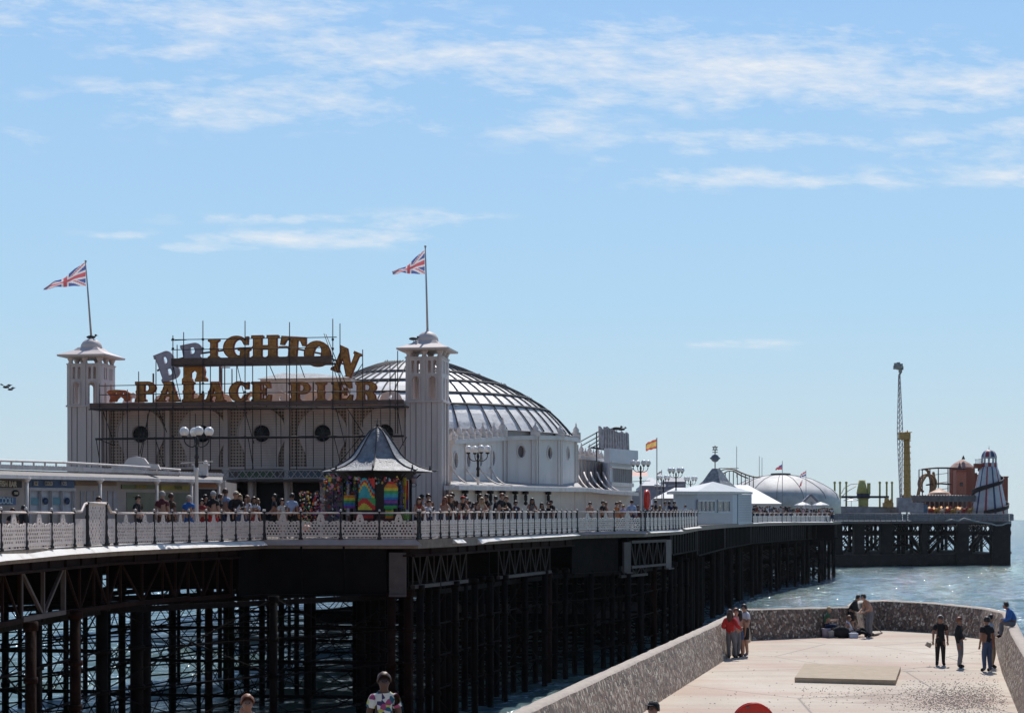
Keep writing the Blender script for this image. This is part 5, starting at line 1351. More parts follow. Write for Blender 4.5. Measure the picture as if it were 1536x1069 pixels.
for px, t, m in ((54, 'ICE', CRM), (73, 'COLD', CRM), (96, 'ICES', PPR)): ttext(t, .19, m, px, 725, .22)
g = MB()
for px in (44, 61, 77, 93, 111): Y = sbY(px) - .2; g.bar(P(px, 733, Y), P(px, 790, Y), .07)
g.bar(P(42, 733, sbY(42) - .2), P(112, 734, sbY(112) - .2), .1); g.build('window_frame', mat('snack_frame', (.42, .42, .46)), sb)
sgn(45, 110, 734.5, 771, PPR, 'window', .05)
for px, m in ((52, LBL), (68.5, BLU), (85, LBL), (101, BLU)):
    if m is LBL: sgn(px - 5.8, px + 6, 746, 757, m, 'poster', .14)
    else:
        o = MB(); o.lathe((0, 0, 0), [(0, 0), (.15, 0)], 16); o.v = [tuple(P(px, 751, sbY(px) - .18) + Vector((dirv.x * x * 1.2, dirv.y * x * 1.2, y * .8))) for x, y, z in o.v]; o.build('poster', m, sb)
for px in (121, 130, 140, 152, 162, 170): sgn(px, px + 6, 736, 768, mat('pale_panel', (.34, .32, .34)), 'door_panel', .06)
sgn(113, 175, 722, 728, mat('brown_band', (.24, .16, .11)), off=.1)
sgn(183, 240, 726.5, 733, GRN); ttext('ICE CREAM', .17, YEL, 212, 730, .2)
sgn(242, 290, 727, 735.5, YEL); ttext('DRINKS', .18, GRN, 268, 731.5, .2)
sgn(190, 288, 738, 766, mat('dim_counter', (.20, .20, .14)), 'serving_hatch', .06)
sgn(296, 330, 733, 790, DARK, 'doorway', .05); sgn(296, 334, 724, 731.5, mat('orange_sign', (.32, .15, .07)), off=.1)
g = MB(); g.box(-3.2, 0, -.1, .02, 0, .32, Matrix.Translation(P(339, 732, sbY(336) - .4))); g.build('end_fascia', WHITE, sb)

# ---------------------------------------------------------------- souvenir kiosk with the swept slate roof
KC = Vector(((566 - CX) / F * 67.6, 67.6, zdeck(66))); kk = 67.6 / F
ks = thing('souvenir_kiosk', 'octagonal kiosk with a steep swept slate roof crammed with rainbow souvenirs', 'kiosk', KC)
def kz(py): return EZ + (HY - py) * kk
pf = [(85, 707.5), (82, 706), (74, 704), (64, 701), (52, 695), (42, 688.5), (35, 681), (29, 672), (23, 663), (17, 654.5), (11, 647), (6, 643), (2, 641.5)]
rot0 = -PI / 2
g = MB(); g.lathe((KC.x, KC.y, 0), [(r * kk, kz(y)) for r, y in pf], 8, smooth=False, rot=rot0); rf_ = g.build('roof', SLATE, ks)
g = MB()
for k in range(8):
    a = rot0 + PI / 4 * k; g.tube([(KC.x + (r * kk + .01) * math.cos(a), KC.y + (r * kk + .01) * math.sin(a), kz(y) + .02) for r, y in pf], .028, 5)
    g.tube([(KC.x + 85 * kk * math.cos(a), KC.y + 85 * kk * math.sin(a), kz(707)), (KC.x + 91 * kk * math.cos(a), KC.y + 91 * kk * math.sin(a), kz(705))], [.03, .015], 5)
    c_ = Vector((KC.x + 79 * kk * math.cos(a), KC.y + 79 * kk * math.sin(a), kz(704))); g.tube([c_, c_ + Vector((0, 0, .16))], [.05, .02], 5)
g.build('roof_hip', LEAD, rf_)
g = MB(); g.tube([(KC.x, KC.y, kz(642)), (KC.x, KC.y, kz(627))], [.035, .008], 5); g.ball((KC.x, KC.y, kz(637)), .06, 8, 6); g.bar((KC.x - .14, KC.y, kz(632)), (KC.x + .14, KC.y, kz(632)), .015); g.build('finial', IRON, rf_)
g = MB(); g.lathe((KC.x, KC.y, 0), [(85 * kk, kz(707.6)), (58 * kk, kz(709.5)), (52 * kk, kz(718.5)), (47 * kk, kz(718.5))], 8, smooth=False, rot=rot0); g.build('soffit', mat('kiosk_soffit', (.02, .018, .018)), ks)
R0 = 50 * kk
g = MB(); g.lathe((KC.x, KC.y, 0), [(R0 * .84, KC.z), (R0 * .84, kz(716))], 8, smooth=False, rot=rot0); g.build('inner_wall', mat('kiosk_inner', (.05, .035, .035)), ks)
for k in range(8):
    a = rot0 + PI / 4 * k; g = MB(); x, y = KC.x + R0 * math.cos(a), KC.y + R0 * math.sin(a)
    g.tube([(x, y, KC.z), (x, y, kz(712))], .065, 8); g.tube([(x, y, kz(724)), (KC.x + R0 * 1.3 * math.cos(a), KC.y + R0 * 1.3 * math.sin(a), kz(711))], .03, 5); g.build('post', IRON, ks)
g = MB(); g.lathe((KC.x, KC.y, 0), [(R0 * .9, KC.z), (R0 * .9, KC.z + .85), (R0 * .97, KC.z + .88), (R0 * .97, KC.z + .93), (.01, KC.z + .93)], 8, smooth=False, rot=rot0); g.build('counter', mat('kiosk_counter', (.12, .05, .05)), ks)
def cm(n, c): return mat('goods_' + n, c, .6, .1, 8)
PALC = [cm('red', (.55, .04, .03)), cm('orange', (.62, .22, .03)), cm('yellow', (.60, .48, .05)), cm('green', (.06, .34, .10)), cm('blue', (.04, .16, .45)), cm('purple', (.22, .06, .30)), cm('pink', (.60, .22, .30)), cm('teal', (.05, .35, .38)), cm('white', (.6, .58, .55)), cm('dark', (.03, .03, .05)), cm('navy', (.03, .05, .14))]
RC, OC, YC, GC, BC, PC, KCk, TC, WC, DCk, NC = range(11)
def banner(cpx, cpy, w_px, h_px, stripes, label, name='towel', Y=65.2, waves=True, arch_top=False, curved=False):
    """hanging cloth with stripes (list of colour indices top to bottom)"""
    g = MB(); nx, nz = 10, 20; k = Y / F; vs = []
    c = P(cpx, cpy, Y)
    for j in range(nz + 1):
        for i in range(nx + 1):
            x = (i / nx - .5) * w_px * k; z = (.5 - j / nz) * h_px * k
            if arch_top and j == 0: pass
            if arch_top: z = min(z, (h_px * k / 2) - (abs(i / nx - .5) * 2) ** 2.2 * h_px * k * .35)
            vs.append(c + Vector((x, .03 * math.sin(i * 1.3 + j * .2) if waves else 0, z)))
    base = len(g.v); g.v.extend([tuple(v) for v in vs])
    for j in range(nz):
        for i in range(nx):
            t = (j + .5) / nz
            if curved: t = min(.999, max(0, t + .35 * math.sin(i * .5)))
            g.f.append([base + j * (nx + 1) + i, base + (j + 1) * (nx + 1) + i, base + (j + 1) * (nx + 1) + i + 1, base + j * (nx + 1) + i + 1]); g.mi.append(stripes[int(t * len(stripes))]); g.sm.append(True)
    o = g.build(name, PALC); return tag(o, label, 'towel', 'rainbow goods hung on the kiosk')
banner(586.5, 735.5, 21, 28, [RC, OC, YC, GC, TC, BC], 'arched rainbow striped towel, right of the front post of the kiosk', arch_top=True)
banner(550, 732, 24, 30, [RC, DCk, TC, RC, YC, TC, TC], 'towel of wavy red and teal pattern, left of the front post of the kiosk', curved=True)
banner(550, 756, 26, 17, [GC, RC, RC, YC], 'red cloth hung low beneath the wavy red and teal towel', curved=True)
banner(524, 752, 17, 20, [OC, YC, GC, BC, PC], 'small rainbow cloth at the left post of the kiosk', Y=66.2)
banner(607, 739, 5, 46, [YC, OC, YC, YC], 'narrow yellow scarf hanging at the right corner of the kiosk', Y=66.8)
banner(611, 742, 3.4, 44, [RC, RC, PC], 'narrow red scarf at the right corner of the kiosk, beside the yellow one', Y=66.9)
banner(586, 756, 20, 12, [PC, NC, GC], 'purple and navy cloth below the arched rainbow towel')
banner(584, 769, 12, 16, [GC, YC, GC, OC], 'green and yellow cloth seen through the railing under the rainbow towel', Y=65.6)
banner(547, 772, 26, 10, [NC, RC], 'dark blue and red cloth seen through the railing below the front post', Y=65.6)
rk = random.Random(3)
def goods_cluster(name, label, px0, px1, py0, py1, Y, n, cols, cat, size=(1.5, 3.2), stand=True):
    c = P((px0 + px1) / 2, 778, Y); c.z = zdeck(Y)
    root = thing(name, label, cat, c)
    if stand:
        g = MB(); g.tube([c, (c.x, c.y, P(0, py0 + 2, Y).z)], .025, 6)
        for t in (.25, .5, .75): 
            z = c.z + (P(0, py0, Y).z - c.z) * t; w = (px1 - px0) * Y / F * .42; g.tube([(c.x + w * math.cos(a), c.y + w * .5 * math.sin(a), z) for a in [k * PI / 6 for k in range(13)]], .012, 4)
        g.lathe(c, [(.25, 0), (.25, .04), (.02, .06)], 10); g.build('stand', IRON, root)
    for ci in cols:
        g = MB()
        for q in range(max(1, n // len(cols))):
            px, py = rk.uniform(px0, px1), rk.uniform(py0, py1); s = rk.uniform(*size) * Y / F; p = P(px, py, Y + rk.uniform(-.25, .25))
            kd_ = rk.random()
            if kd_ < .4: g.ball(p, s * .55, 7, 5, 1, 1, rk.uniform(.6, 1.3))
            elif kd_ < .7: g.box(-s * .5, s * .5, -s * .1, s * .1, -s * .7, s * .7, Matrix.Translation(p) @ Matrix.Rotation(rk.uniform(-.6, .6), 4, 'Y'))
            else:
                for a in range(4): 
                    t = a * PI / 2 + .3; g.add([p, p + Vector((math.cos(t) * s * .7, -.02, math.sin(t) * s * .7)), p + Vector((math.cos(t + .7) * s * .5, .03, math.sin(t + .7) * s * .5))], [(0, 1, 2)])
        o = g.build('merchandise', PALC[ci], root)
goods_cluster('souvenir_rack', 'leftmost souvenir rack of bright windmills and balls left of the kiosk', 449, 468, 737, 800, 66.0, 150, [RC, OC, GC, YC, WC, KCk, DCk], 'rack')
goods_cluster('souvenir_rack', 'middle souvenir rack crowded with red and pink toys left of the kiosk', 469, 489, 736, 800, 66.3, 150, [RC, PC, WC, KCk, DCk, OC, DCk], 'rack')
goods_cluster('souvenir_rack', 'dark souvenir rack of maroon and lilac goods touching the kiosk', 489, 512, 734, 800, 66.6, 150, [DCk, PC, RC, DCk, WC, NC], 'rack')
goods_cluster('hanging_toys', 'teal, red and yellow toys hanging under the left eaves of the kiosk', 481, 512, 711, 735, 66.2, 60, [TC, RC, YC, OC, KCk, DCk, BC], 'toys', stand=False, size=(2, 5))
goods_cluster('shelf_goods', 'dark mixed goods filling the kiosk opening between its left posts', 515, 535, 722, 764, 66.6, 80, [DCk, RC, GC, DCk, BC, YC], 'goods', stand=False)
goods_cluster('bead_strings', 'purple and navy hanging goods between the rainbow towel and the yellow scarf', 597, 606, 720, 766, 66.4, 50, [PC, NC, DCk, BC, DCk], 'goods', stand=False)
gq = thing('beach_ball', 'orange and white ball lying behind the railing at the left end of the kiosk bay', 'ball', P(459, 791, 65.0)); g = MB(); g.ball(P(458, 791, 65.0), .14, 14, 10, 1.7, 1, .8); g.build('ball_skin', mat('orange_ball', (.60, .24, .14), .5, .5, 6), gq)
goods_cluster('trinket_strings', 'row of small bright trinkets strung along under the kiosk eaves', 517, 604, 715, 725, 65.6, 90, [RC, YC, TC, PC, WC, OC, DCk], 'goods', stand=False, size=(1.2, 3))
# potted palm fronds behind the railing
tu = thing('hanging_plant', 'bright green leafy plant behind the railing at the right end of the bay', 'plant', P(609, 790, 65.0)); g = MB()
for i in range(120):
    c_ = P(rk.gauss(609, 3.6), rk.gauss(774, 4.5), 65.0 + rk.uniform(-.12, .12)); t = rk.uniform(0, 6.28); s = .07
    g.add([c_, c_ + Vector((math.cos(t) * s, rk.uniform(-.04, .04), math.sin(t) * s)), c_ + Vector((math.cos(t + .6) * s * .8, .02, math.sin(t + .6) * s * .8))], [(0, 1, 2)])
g.build('leaves', mat('bright_leaf', (.16, .34, .07), .6, .3, 10), tu)
g = MB(); b_ = P(609, 778, 65.1); b_.z = zdeck(65); g.lathe(b_, [(.1, 0), (.13, .25), (.14, .26), (.01, .24)], 10); g.tube([b_ + Vector((0, 0, .2)), P(609, 780, 65.1)], .015, 5); g.build('pot', mat('plant_pot', (.2, .07, .04)), tu)
# lantern under the kiosk eaves
la = thing('lantern', 'small glass lantern hanging under the right eaves of the kiosk', 'lantern', P(620, 722, 66.4)); g = MB(); c_ = P(620.5, 724, 66.4)
g.lathe(c_, [(.01, -.02), (.07, 0), (.12, .16), (.15, .18), (.05, .27), (.02, .33)], 6, smooth=False); g.build('lantern_glass', mat('lantern_glass', (.22, .17, .19), .2), la)
g = MB(); g.tube([c_ + Vector((0, 0, .3)), c_ + Vector((0, 0, .42))], .015, 5); g.tube([c_ + Vector((.12 * math.cos(t), 0, -.08 + .07 * math.sin(t))) for t in [k * PI / 5 for k in range(11)]], .012, 4); g.build('bracket', IRON, la)

# ---------------------------------------------------------------- lamp standards
def make_lamp():
    root = thing('street_lamp', '', 'lamp post')
    g = MB(); g.lathe((0, 0, 0), [(.16, 0), (.16, .25), (.10, .32), (.085, .9), (.07, 1.0), (.062, 2.55), (.08, 2.6), (.05, 2.7)], 12); g.build('shaft', WHITE, root, local=True)
    g = MB(); g.bar((-.58, 0, 2.86), (.58, 0, 2.92), .04); g.build('ladder_bar', WHITE, root, local=True)
    g = MB(); g.lathe((0, 0, 2.7), [(.05, 0), (.075, .08), (.055, .3), (.09, .36), (.05, .5), (.06, .75), (.04, .85), (.07, .95), (.03, 1.15)], 10); g.build('upper_shaft', IRON, root, local=True)
    for k, a in enumerate((0, PI, PI / 2 + .35, -PI / 2 + .35)):
        dx, dy = math.cos(a), math.sin(a); g = MB()
        pts_ = [Vector((dx * r, dy * r, z)) for r, z in ((.03, 3.52), (.14, 3.44), (.26, 3.46), (.38, 3.54), (.44, 3.64), (.45, 3.78))]
        g.tube(pts_, .022, 6); g.lathe((dx * .45, dy * .45, 3.76), [(.03, 0), (.10, .05), (.09, .09)], 8)
        ar = g.build('lamp_arm', IRON, root, local=True)
        g = MB(); g.ball((dx * .45, dy * .45, 4.0), .175, 16, 10); g.build('globe', GLOBE, root, local=True)
    return root
lamp0 = make_lamp()
for i, (px, Y, sc, lb) in enumerate(((295, 60.5, 1.0, 'nearest lamp post with four white globes, standing by the end of the snack bar'), (717, 80.5, 1.03, 'lamp post with white globes standing before the flying ribs of the gallery'),
                                     (961, 104.5, 1.03, 'lamp post with white globes between the white block and the flag with yellow bands'), (1014, 121, 1.0, 'lamp post with white globes in front of the left part of the grey cabin roof'),
                                     (1036, 150, 1.02, 'smaller lamp post whose globes show against the cabin roof, right of its taller neighbour'), (995, 146, 1.02, 'small distant lamp post right of the flag with red and yellow bands'), (990, 182, 1.02, 'tiny distant lamp post low behind the orange lifebuoy'))):
    o = lamp0 if i == 0 else copy_tree(lamp0)
    c = P(px, 778, Y); c.z = zdeck(Y); o.location = c; o.scale = (sc, sc, sc); tag(o, lb, 'lamp post', 'white globed lamp posts along the pier')

# ---------------------------------------------------------------- middle distance
MB.SZ = 1.15
def roof_poly(name, pts3, faces, m, parent): g = MB(); g.add(pts3, faces); return g.build(name, m, parent)
cb = thing('grey_cabin', 'blue grey boarded cabin with flat eaves at the pier edge, left of the distant railing', 'building', P(1060, 778, 127.5))
def vwall(name, pts, m, parent, off=0):
    g = MB()
    for (a, b) in zip(pts, pts[1:]):
        (px0, Y0, yt0, yb0), (px1, Y1, yt1, yb1) = a, b
        g.add([P(px0, yb0, Y0), P(px1, yb1, Y1), P(px1, yt1, Y1), P(px0, yt0, Y0)], [(0, 1, 2, 3)])
    return g.build(name, m, parent)
vwall('wall', [(1010, 120, 741, 789), (1046, 127, 741, 789), (1099, 154, 740, 787.5)], mat('cabin_grey', (.29, .29, .33), .6, .05, 1), cb)
vwall('side_wall', [(1099, 154, 741, 787.5), (1127.5, 175, 741, 784.5)], mat('cabin_side', (.36, .39, .44), .6, .05, 1), cb)
g = MB()
for k in range(15): g.bar(P(1108, 744 + k * 2.6, 160.3), P(1126, 744.5 + k * 2.55, 173.5), .05)
g.bar(P(1106, 741, 158.8), P(1106, 786, 158.8), .12); g.build('louvre', mat('louvre_shadow', (.22, .24, .29)), cb)
for (x0, x1, npn) in ((1046, 1071, 4), (1076, 1094, 2)):
    g = MB(); f_ = MB(); cw = lambda x: iY(x, (1046, 127), (1099, 154)) - .15; Y0 = cw(x0); Y1 = cw(x1)
    g.add([P(x0, 767, Y0), P(x1, 767, Y1), P(x1, 751, Y1), P(x0, 751, Y0)], [(0, 1, 2, 3)])
    wi = g.build('window', mat('cabin_glass', (.13, .11, .11), .25, .4, 1), cb)
    for k in range(npn + 1): 
        x = x0 + (x1 - x0) * k / npn; Yk = cw(x) - .12; f_.bar(P(x, 767.5, Yk), P(x, 750.5, Yk), .12)
    f_.bar(P(x0, 767.5, Y0 - .12), P(x1, 767.5, Y1 - .12), .12); f_.bar(P(x0, 750.5, Y0 - .12), P(x1, 750.5, Y1 - .12), .12); f_.build('frame', mat('cabin_frame', (.40, .39, .41)), wi)
g = MB(); g.bar(P(1050, 770, cw(1050)), P(1098, 769, cw(1098)), .06); g.build('dado_rail', BLUEG, cb)
g = MB(); 
ea = [P(1008, 741, 118.6), P(1046, 741, 125.5), P(1100, 740.5, 152.5), P(1129, 740.8, 175.5), P(1060, 740, 190), P(1000, 741, 160)]
eb = [v + Vector((0, 0, .22)) for v in ea]
g.add(ea + eb, [(i, (i + 1) % 6, (i + 1) % 6 + 6, i + 6) for i in range(6)] + [(5, 4, 3, 2, 1, 0), (6, 7, 8, 9, 10, 11)]); g.build('eaves', mat('cabin_eaves', (.42, .38, .36)), cb)
g = MB(); ap = P(1070, 722, 155); g.add(eb + [ap], [(i, (i + 1) % 6, 6) for i in range(6)]); g.build('roof', mat('white_sheet_roof', (.50, .50, .50), .45, .08, .5), cb)
# slate turret behind the cabin, with ball
tb = thing('slate_turret', 'swept slate turret roof behind the grey cabin, carrying the ball ornament mast', 'building', P(1074, 760, 172))
kt = 170 / F; tc_ = P(1074, 778, 170)
g = MB(); g.lathe((tc_.x, tc_.y, 0), [(44 * kt, EZ + (HY - 737) * kt), (32 * kt, EZ + (HY - 731) * kt), (20 * kt, EZ + (HY - 721) * kt), (12 * kt, EZ + (HY - 710) * kt), (6 * kt, EZ + (HY - 702.5) * kt), (.1, EZ + (HY - 702) * kt)], 4, smooth=False, rot=-PI / 2 + .15); g.build('roof', SLATE, tb)
g = MB(); g.lathe((tc_.x, tc_.y, 0), [(40 * kt, zdeck(152.8)), (40 * kt, EZ + (HY - 737) * kt)], 4, smooth=False, rot=-PI / 2 + .15); g.build('wall', WALLW, tb)
bm_ = thing('ball_mast', 'mast topped by a dark ball and small cage above the slate turret', 'mast', P(1072.6, 702, 170)); g = MB()
g.tube([P(1072.6, 703, 170), P(1072.6, 668, 170)], .05, 6); g.build('pole', GREYST, bm_); g = MB(); g.ball(P(1072.6, 687, 170), .37, 14, 10, 1, 1, .95); g.tube([P(1072.6 + 7.4 * math.cos(t), 687 + 1.2 * math.sin(t), 170) for t in [k * PI / 8 for k in range(17)]], .05, 5); g.build('ball', mat('ball_grey', (.12, .14, .17), .4), bm_)
g = MB()
for dx in (-2.5, 0, 2.5): g.tube([P(1072.6 + dx, 670, 170), P(1072.6 + dx, 674.5, 170)], .04, 4)
for y in (670, 674.5, 678): g.tube([P(1068.6, y, 170), P(1076.6, y, 170)], .035, 4)
g.build('cage', GREYST, bm_)
# white canopies and roofs further out
def hip(name, label, px0, px1, ye, px2, px3, yr, Y, dep, m, base=None, walls=WALLW):
    root = thing(name, label, 'building', P((px0 + px1) / 2, 778, Y))
    a, b = P(px0, ye, Y), P(px1, ye, Y); c = b + Vector((1, dep, 0)); d = a + Vector((1, dep, 0)); e, f = P(px2, yr, Y + dep / 2), P(px3, yr, Y + dep / 2)
    g = MB(); g.add([a, b, c, d, e, f], [(0, 1, 5, 4), (1, 2, 5), (2, 3, 4, 5), (3, 0, 4)]); g.build('roof', m, root)
    g = MB(); z0 = zdeck(Y); q = [Vector((v.x * .996, v.y + .3, 0)) for v in (a, b, c, d)]
    g.add([Vector((v.x, v.y, z0)) for v in q] + [Vector((v.x, v.y, a.z - .03)) for v in q], [(0, 1, 5, 4), (1, 2, 6, 5), (2, 3, 7, 6), (3, 0, 4, 7)]); g.build('wall', walls, root); return root
WSH = mat('white_sheet_roof', (.5, .5, .5)); GRF = mat('grey_far_roof', (.23, .23, .26), .6, .15, .6)
hip('bar_pavilion', 'bright white hipped roof directly right of the slate turret, crowd along its front', 1082, 1173, 755, 1100, 1122, 727, 203.3, 26, WSH)
hip('far_pavilion', 'white swept canopy left of the grey cabin, behind the orange lifebuoy', 980, 1030, 747, 1012, 1040, 731, 168.6, 14, WSH)
hip('grey_hall', 'grey hipped roof between the white block and the distant lamp posts', 962, 996, 728, 972, 978, 716, 231.8, 22, mat('pale_grey_roof', (.38, .39, .42)), walls=mat('grey_blue_wall', (.24, .25, .32)))
hip('flat_roofed_hall', 'low dark grey hall behind the lamp posts left of the turret', 996, 1030, 722, 1004, 1022, 715, 247.6, 25, GRF, walls=mat('grey_blue_wall', (.24, .25, .32)))
# shallow silver dome
sd = thing('silver_dome', 'wide shallow silver domed arcade roof left of the pier head rides', 'building', P(1185, 778, 266.5)); ksd = 266.5 / F; c = P(1171, 778, 266.5)
g = MB(); g.lathe((c.x, c.y, 0), [(max(.01, r * ksd), EZ + (HY - y) * ksd) for r, y in ((89, 770), (88, 749), (84.5, 741), (77, 734), (64, 726.5), (49, 719.5), (31, 714.5), (14, 712.5), (13, 710.8), (0, 710.5))], 28); g.build('dome', ZINCS, sd)
g = MB()
for k in range(28): 
    a = 2 * PI * k / 28
    if math.sin(a) < .2 and k % 2 == 0: g.tube([(c.x + r * ksd * math.cos(a), c.y + r * ksd * math.sin(a), EZ + (HY - y) * ksd + .05) for r, y in ((88, 749), (84.5, 741), (77, 734), (64, 726.5), (49, 719.5), (31, 714.5), (14, 712.5))], .035, 4)
g.build('dome_rib', mat('dome_seam', (.25, .24, .24)), sd)
g = MB(); g.lathe((c.x, c.y, 0), [(15 * ksd, EZ + (HY - 712) * ksd), (15 * ksd, EZ + (HY - 709.8) * ksd), (.01, EZ + (HY - 709) * ksd)], 12); g.build('vent_cap', LEAD, sd)
# little gabled hut and parasols before the dome
gh_ = thing('gabled_hut', 'tiny white gabled hut front before the silver dome', 'hut', P(1216, 778, 241.2)); g = MB(); k_ = 241.2 / F
g.plate([(x * k_, z * k_) for x, z in ((-9, -22), (9, -22), (9, 0), (0, 9), (-9, 0))], [rect(-3 * k_, 3 * k_, -20 * k_, -1 * k_)], 2.0, Matrix.Translation(P(1216, 751, 241.2))); g.build('front', WALLW, gh_); g = MB()
g.bar(P(1205.5, 752, 240.9), P(1216, 741.5, 240.9), .25); g.bar(P(1226.5, 752, 240.9), P(1216, 741.5, 240.9), .25); g.build('bargeboard', GRF, gh_)
def parasol(px, py, Y, r, lb):
    root = thing('parasol', lb, 'parasol', P(px, 778, Y), group='parasols on the far deck'); g = MB(); c = P(px, py, Y); g.lathe(c, [(r, -.45), (r * .96, -.38), (r * .5, -.12), (.02, .05)], 8, smooth=False); g.build('canopy', WSH, root)
    g = MB(); g.tube([Vector((c.x, c.y, zdeck(Y))), c], .04, 5); g.build('pole', WHITE, root)
parasol(1204, 753, 236.5, 1.25, 'white parasol touching the left side of the gabled hut'); parasol(1231, 753, 236.5, 1.25, 'white parasol touching the right side of the gabled hut')
parasol(1277, 747, 304.4, 1.5, 'white parasol top behind the left green ride columns')
# poles with flags
def small_flag(px, ytop, ybot, Y, lb, polys, r=.03):
    fp = thing('flagpole', lb, 'flagpole', P(px, ybot, Y)); g = MB(); g.tube([P(px, ybot, Y), P(px, ytop, Y)], r, 6); g.build('pole', mat('far_pole', (.28, .27, .28)), fp)
    for (te, be, fn, ms) in polys: flag('flag', '', te, be, Y, fn, ms, fp, wob=.08, nu=16, nv=12)
SY = flagmat('flag_yellow', (.66, .46, .16)); FRR = flagmat('flag_far_red', (.55, .13, .09))
small_flag(985.3, 656, 765, 112, 'flagpole flying a flag with red, yellow and red bands, above the orange lifebuoy', [([(985, 658), (977, 661), (968.5, 665)], [(985, 672), (977, 674), (968.5, 676)], lambda u, v: 1 if .24 < v < .76 else 0, [FRR, SY])])
small_flag(1173.5, 691, 786, 184.4, 'flagpole with a small red ensign over the railing left of the silver dome', [([(1173, 696), (1168, 699), (1163, 703)], [(1173, 704), (1168, 704), (1163, 704.5)], lambda u, v: 2 if (u < .4 and v > .5) else 0, [FR, FW, FB])])
small_flag(1209, 705, 782, 228.6, 'flagpole with two small flags of red, white and blue, in front of the silver dome', [([(1209, 706), (1204, 709), (1200, 712)], [(1209, 713), (1204, 715), (1200, 716)], lambda u, v: 0 if v > .66 else (1 if v > .33 else 2), [FR, FW, FB]), ([(1204, 718), (1202, 721), (1200, 725)], [(1204, 723), (1202, 728), (1199, 731)], lambda u, v: 0 if u > .5 else 1, [FR, FW])])
small_flag(992.6, 704, 765, 168.6, 'short distant pole with a faded pink flag, right of the flag with yellow bands', [([(992, 706), (988, 708), (985, 711)], [(992, 711), (988, 712), (985, 713)], lambda u, v: 0 if v > .5 else 1, [mat('flag_pink', (.5, .3, .28)), FW])])
for px, yt, yb, Y, lb in ((1105, 669, 716, 231.8, 'thin aerial mast above the coaster track'), (1139, 684, 714, 255.5, 'thin aerial mast left of the silver dome top'), (1143, 686, 714, 257.0, 'second thin aerial mast left of the silver dome top')):
    g = MB(); g.tube([P(px, yb, Y), P(px, yt, Y)], .035, 5); tag(g.build('aerial_mast', mat('far_pole', (.28, .27, .28))), lb, 'mast')
# coaster humps behind the turret
ct = thing('coaster_track', 'small roller coaster track rising behind the slate turret and white roof', 'roller coaster', P(1110, 730, 255.5))
def track(mb, pts, gap=.9, r=.07, tie=1.6):
    pts = [Vector(p) for p in pts]; up = []
    for s in (-1, 1): mb.tube([p + Vector((0, s * gap / 2, 0)) for p in pts], r, 5)
    for a, b in zip(pts, pts[1:]):
        k = max(1, int((b - a).length / tie))
        for i in range(k): p = a.lerp(b, i / k); mb.tube([p + Vector((0, -gap / 2, 0)), p + Vector((0, gap / 2, 0))], r * .7, 4)
g = MB(); track(g, [P(x, y, 255.5) for x, y in ((1078, 707), (1086, 704), (1094, 703), (1102, 704), (1110, 708), (1120, 712), (1130, 715), (1140, 716))]); track(g, [P(x, y, 260.2) for x, y in ((1082, 712), (1092, 706), (1100, 706), (1112, 713), (1122, 717))]); g.build('track', mat('coaster_brown', (.30, .20, .14)), ct)
g = MB()
for x in range(1082, 1136, 6): g.tube([P(x, 706 + abs(x - 1096) * .22, 255.5), (P(x, 0, 255.5).x, 255.5, zdeck(247.6))], .06, 4)
g.tube([P(1078, 702, 255.5), P(1108, 702, 255.5)], .04, 4); g.build('support', GREYST, ct)
# orange lifebuoy housing on its post
lf = thing('lifebuoy', 'tall orange red lifebuoy seen edge on above the far bay railing', 'lifebuoy', P(970.5, 795, 96))
g = MB(); c = P(970.5, 749, 96); ang = .28
pts_ = [c + Vector((.10 * math.cos(t), .46 * math.cos(t), .46 * math.sin(t))) for t in [k * PI / 12 for k in range(24)]]
g.tube(pts_ + [pts_[0]], .12, 8, caps=False); g.box(-.08, .08, -.35, .35, -.38, .38, Matrix.Translation(c)); g.build('ring', REDP, lf)
g = MB(); g.tube([Vector((c.x, c.y, zdeck(96))), c - Vector((0, 0, .4))], .05, 6); g.build('post', IRON, lf)
# clutter on the far deck left of the lamp posts: slide and stalls
st_ = thing('fairground_stall', 'small white fairground stall with a red awning right of the white block', 'stall', P(955, 778, 152.8))
g = MB(); g.box(-1.2, 1.0, 0, 2.5, 0, 2.6, Matrix.Translation((P(955, 0, 152.8).x, 152.8, zdeck(137.0)))); g.build('booth', mat('stall_pale', (.38, .40, .44), .6, .3, 1.5), st_)
g = MB(); p = P(954, 714, 151.2); g.add([p + Vector((-1, 0, 0)), p + Vector((1.1, 0, 0)), p + Vector((1.1, 1.5, .5)), p + Vector((-1, 1.5, .5))], [(0, 1, 2, 3)]); g.build('awning', mat('pale_red', (.42, .16, .13)), st_)
# ---------------------------------------------------------------- the pier head and its rides
MB.SZ = 1.28
HYD = 304.4; hz = zdeck(302.9); kh = HYD / F
def H(px, py, Y=HYD): return P(px, py, Y)
ph = thing('seaward_pier', 'broad pier head on massive dark legs at the seaward end', 'pier', H(1400, 778))
g = MB(); a, b = H(1245, 778, 291.8), H(1517, 778, 312.3)
c_, d_ = b + Vector((4, 46, 0)), a + Vector((-10, 46, 0))
q = [Vector((v.x, v.y, hz)) for v in (a, b, c_, d_)]; lo = [v - Vector((0, 0, .45)) for v in q]
g.add(q + lo, [(0, 1, 2, 3), (7, 6, 5, 4), (0, 4, 5, 1), (1, 5, 6, 2), (2, 6, 7, 3), (3, 7, 4, 0)]); g.build('deck', mat('head_deck', (.10, .09, .09), .8), ph)
HP = mat('head_steel', (.007, .006, .007), .8, .3, .8, dirt=(.05, .035, .03), damt=.4)
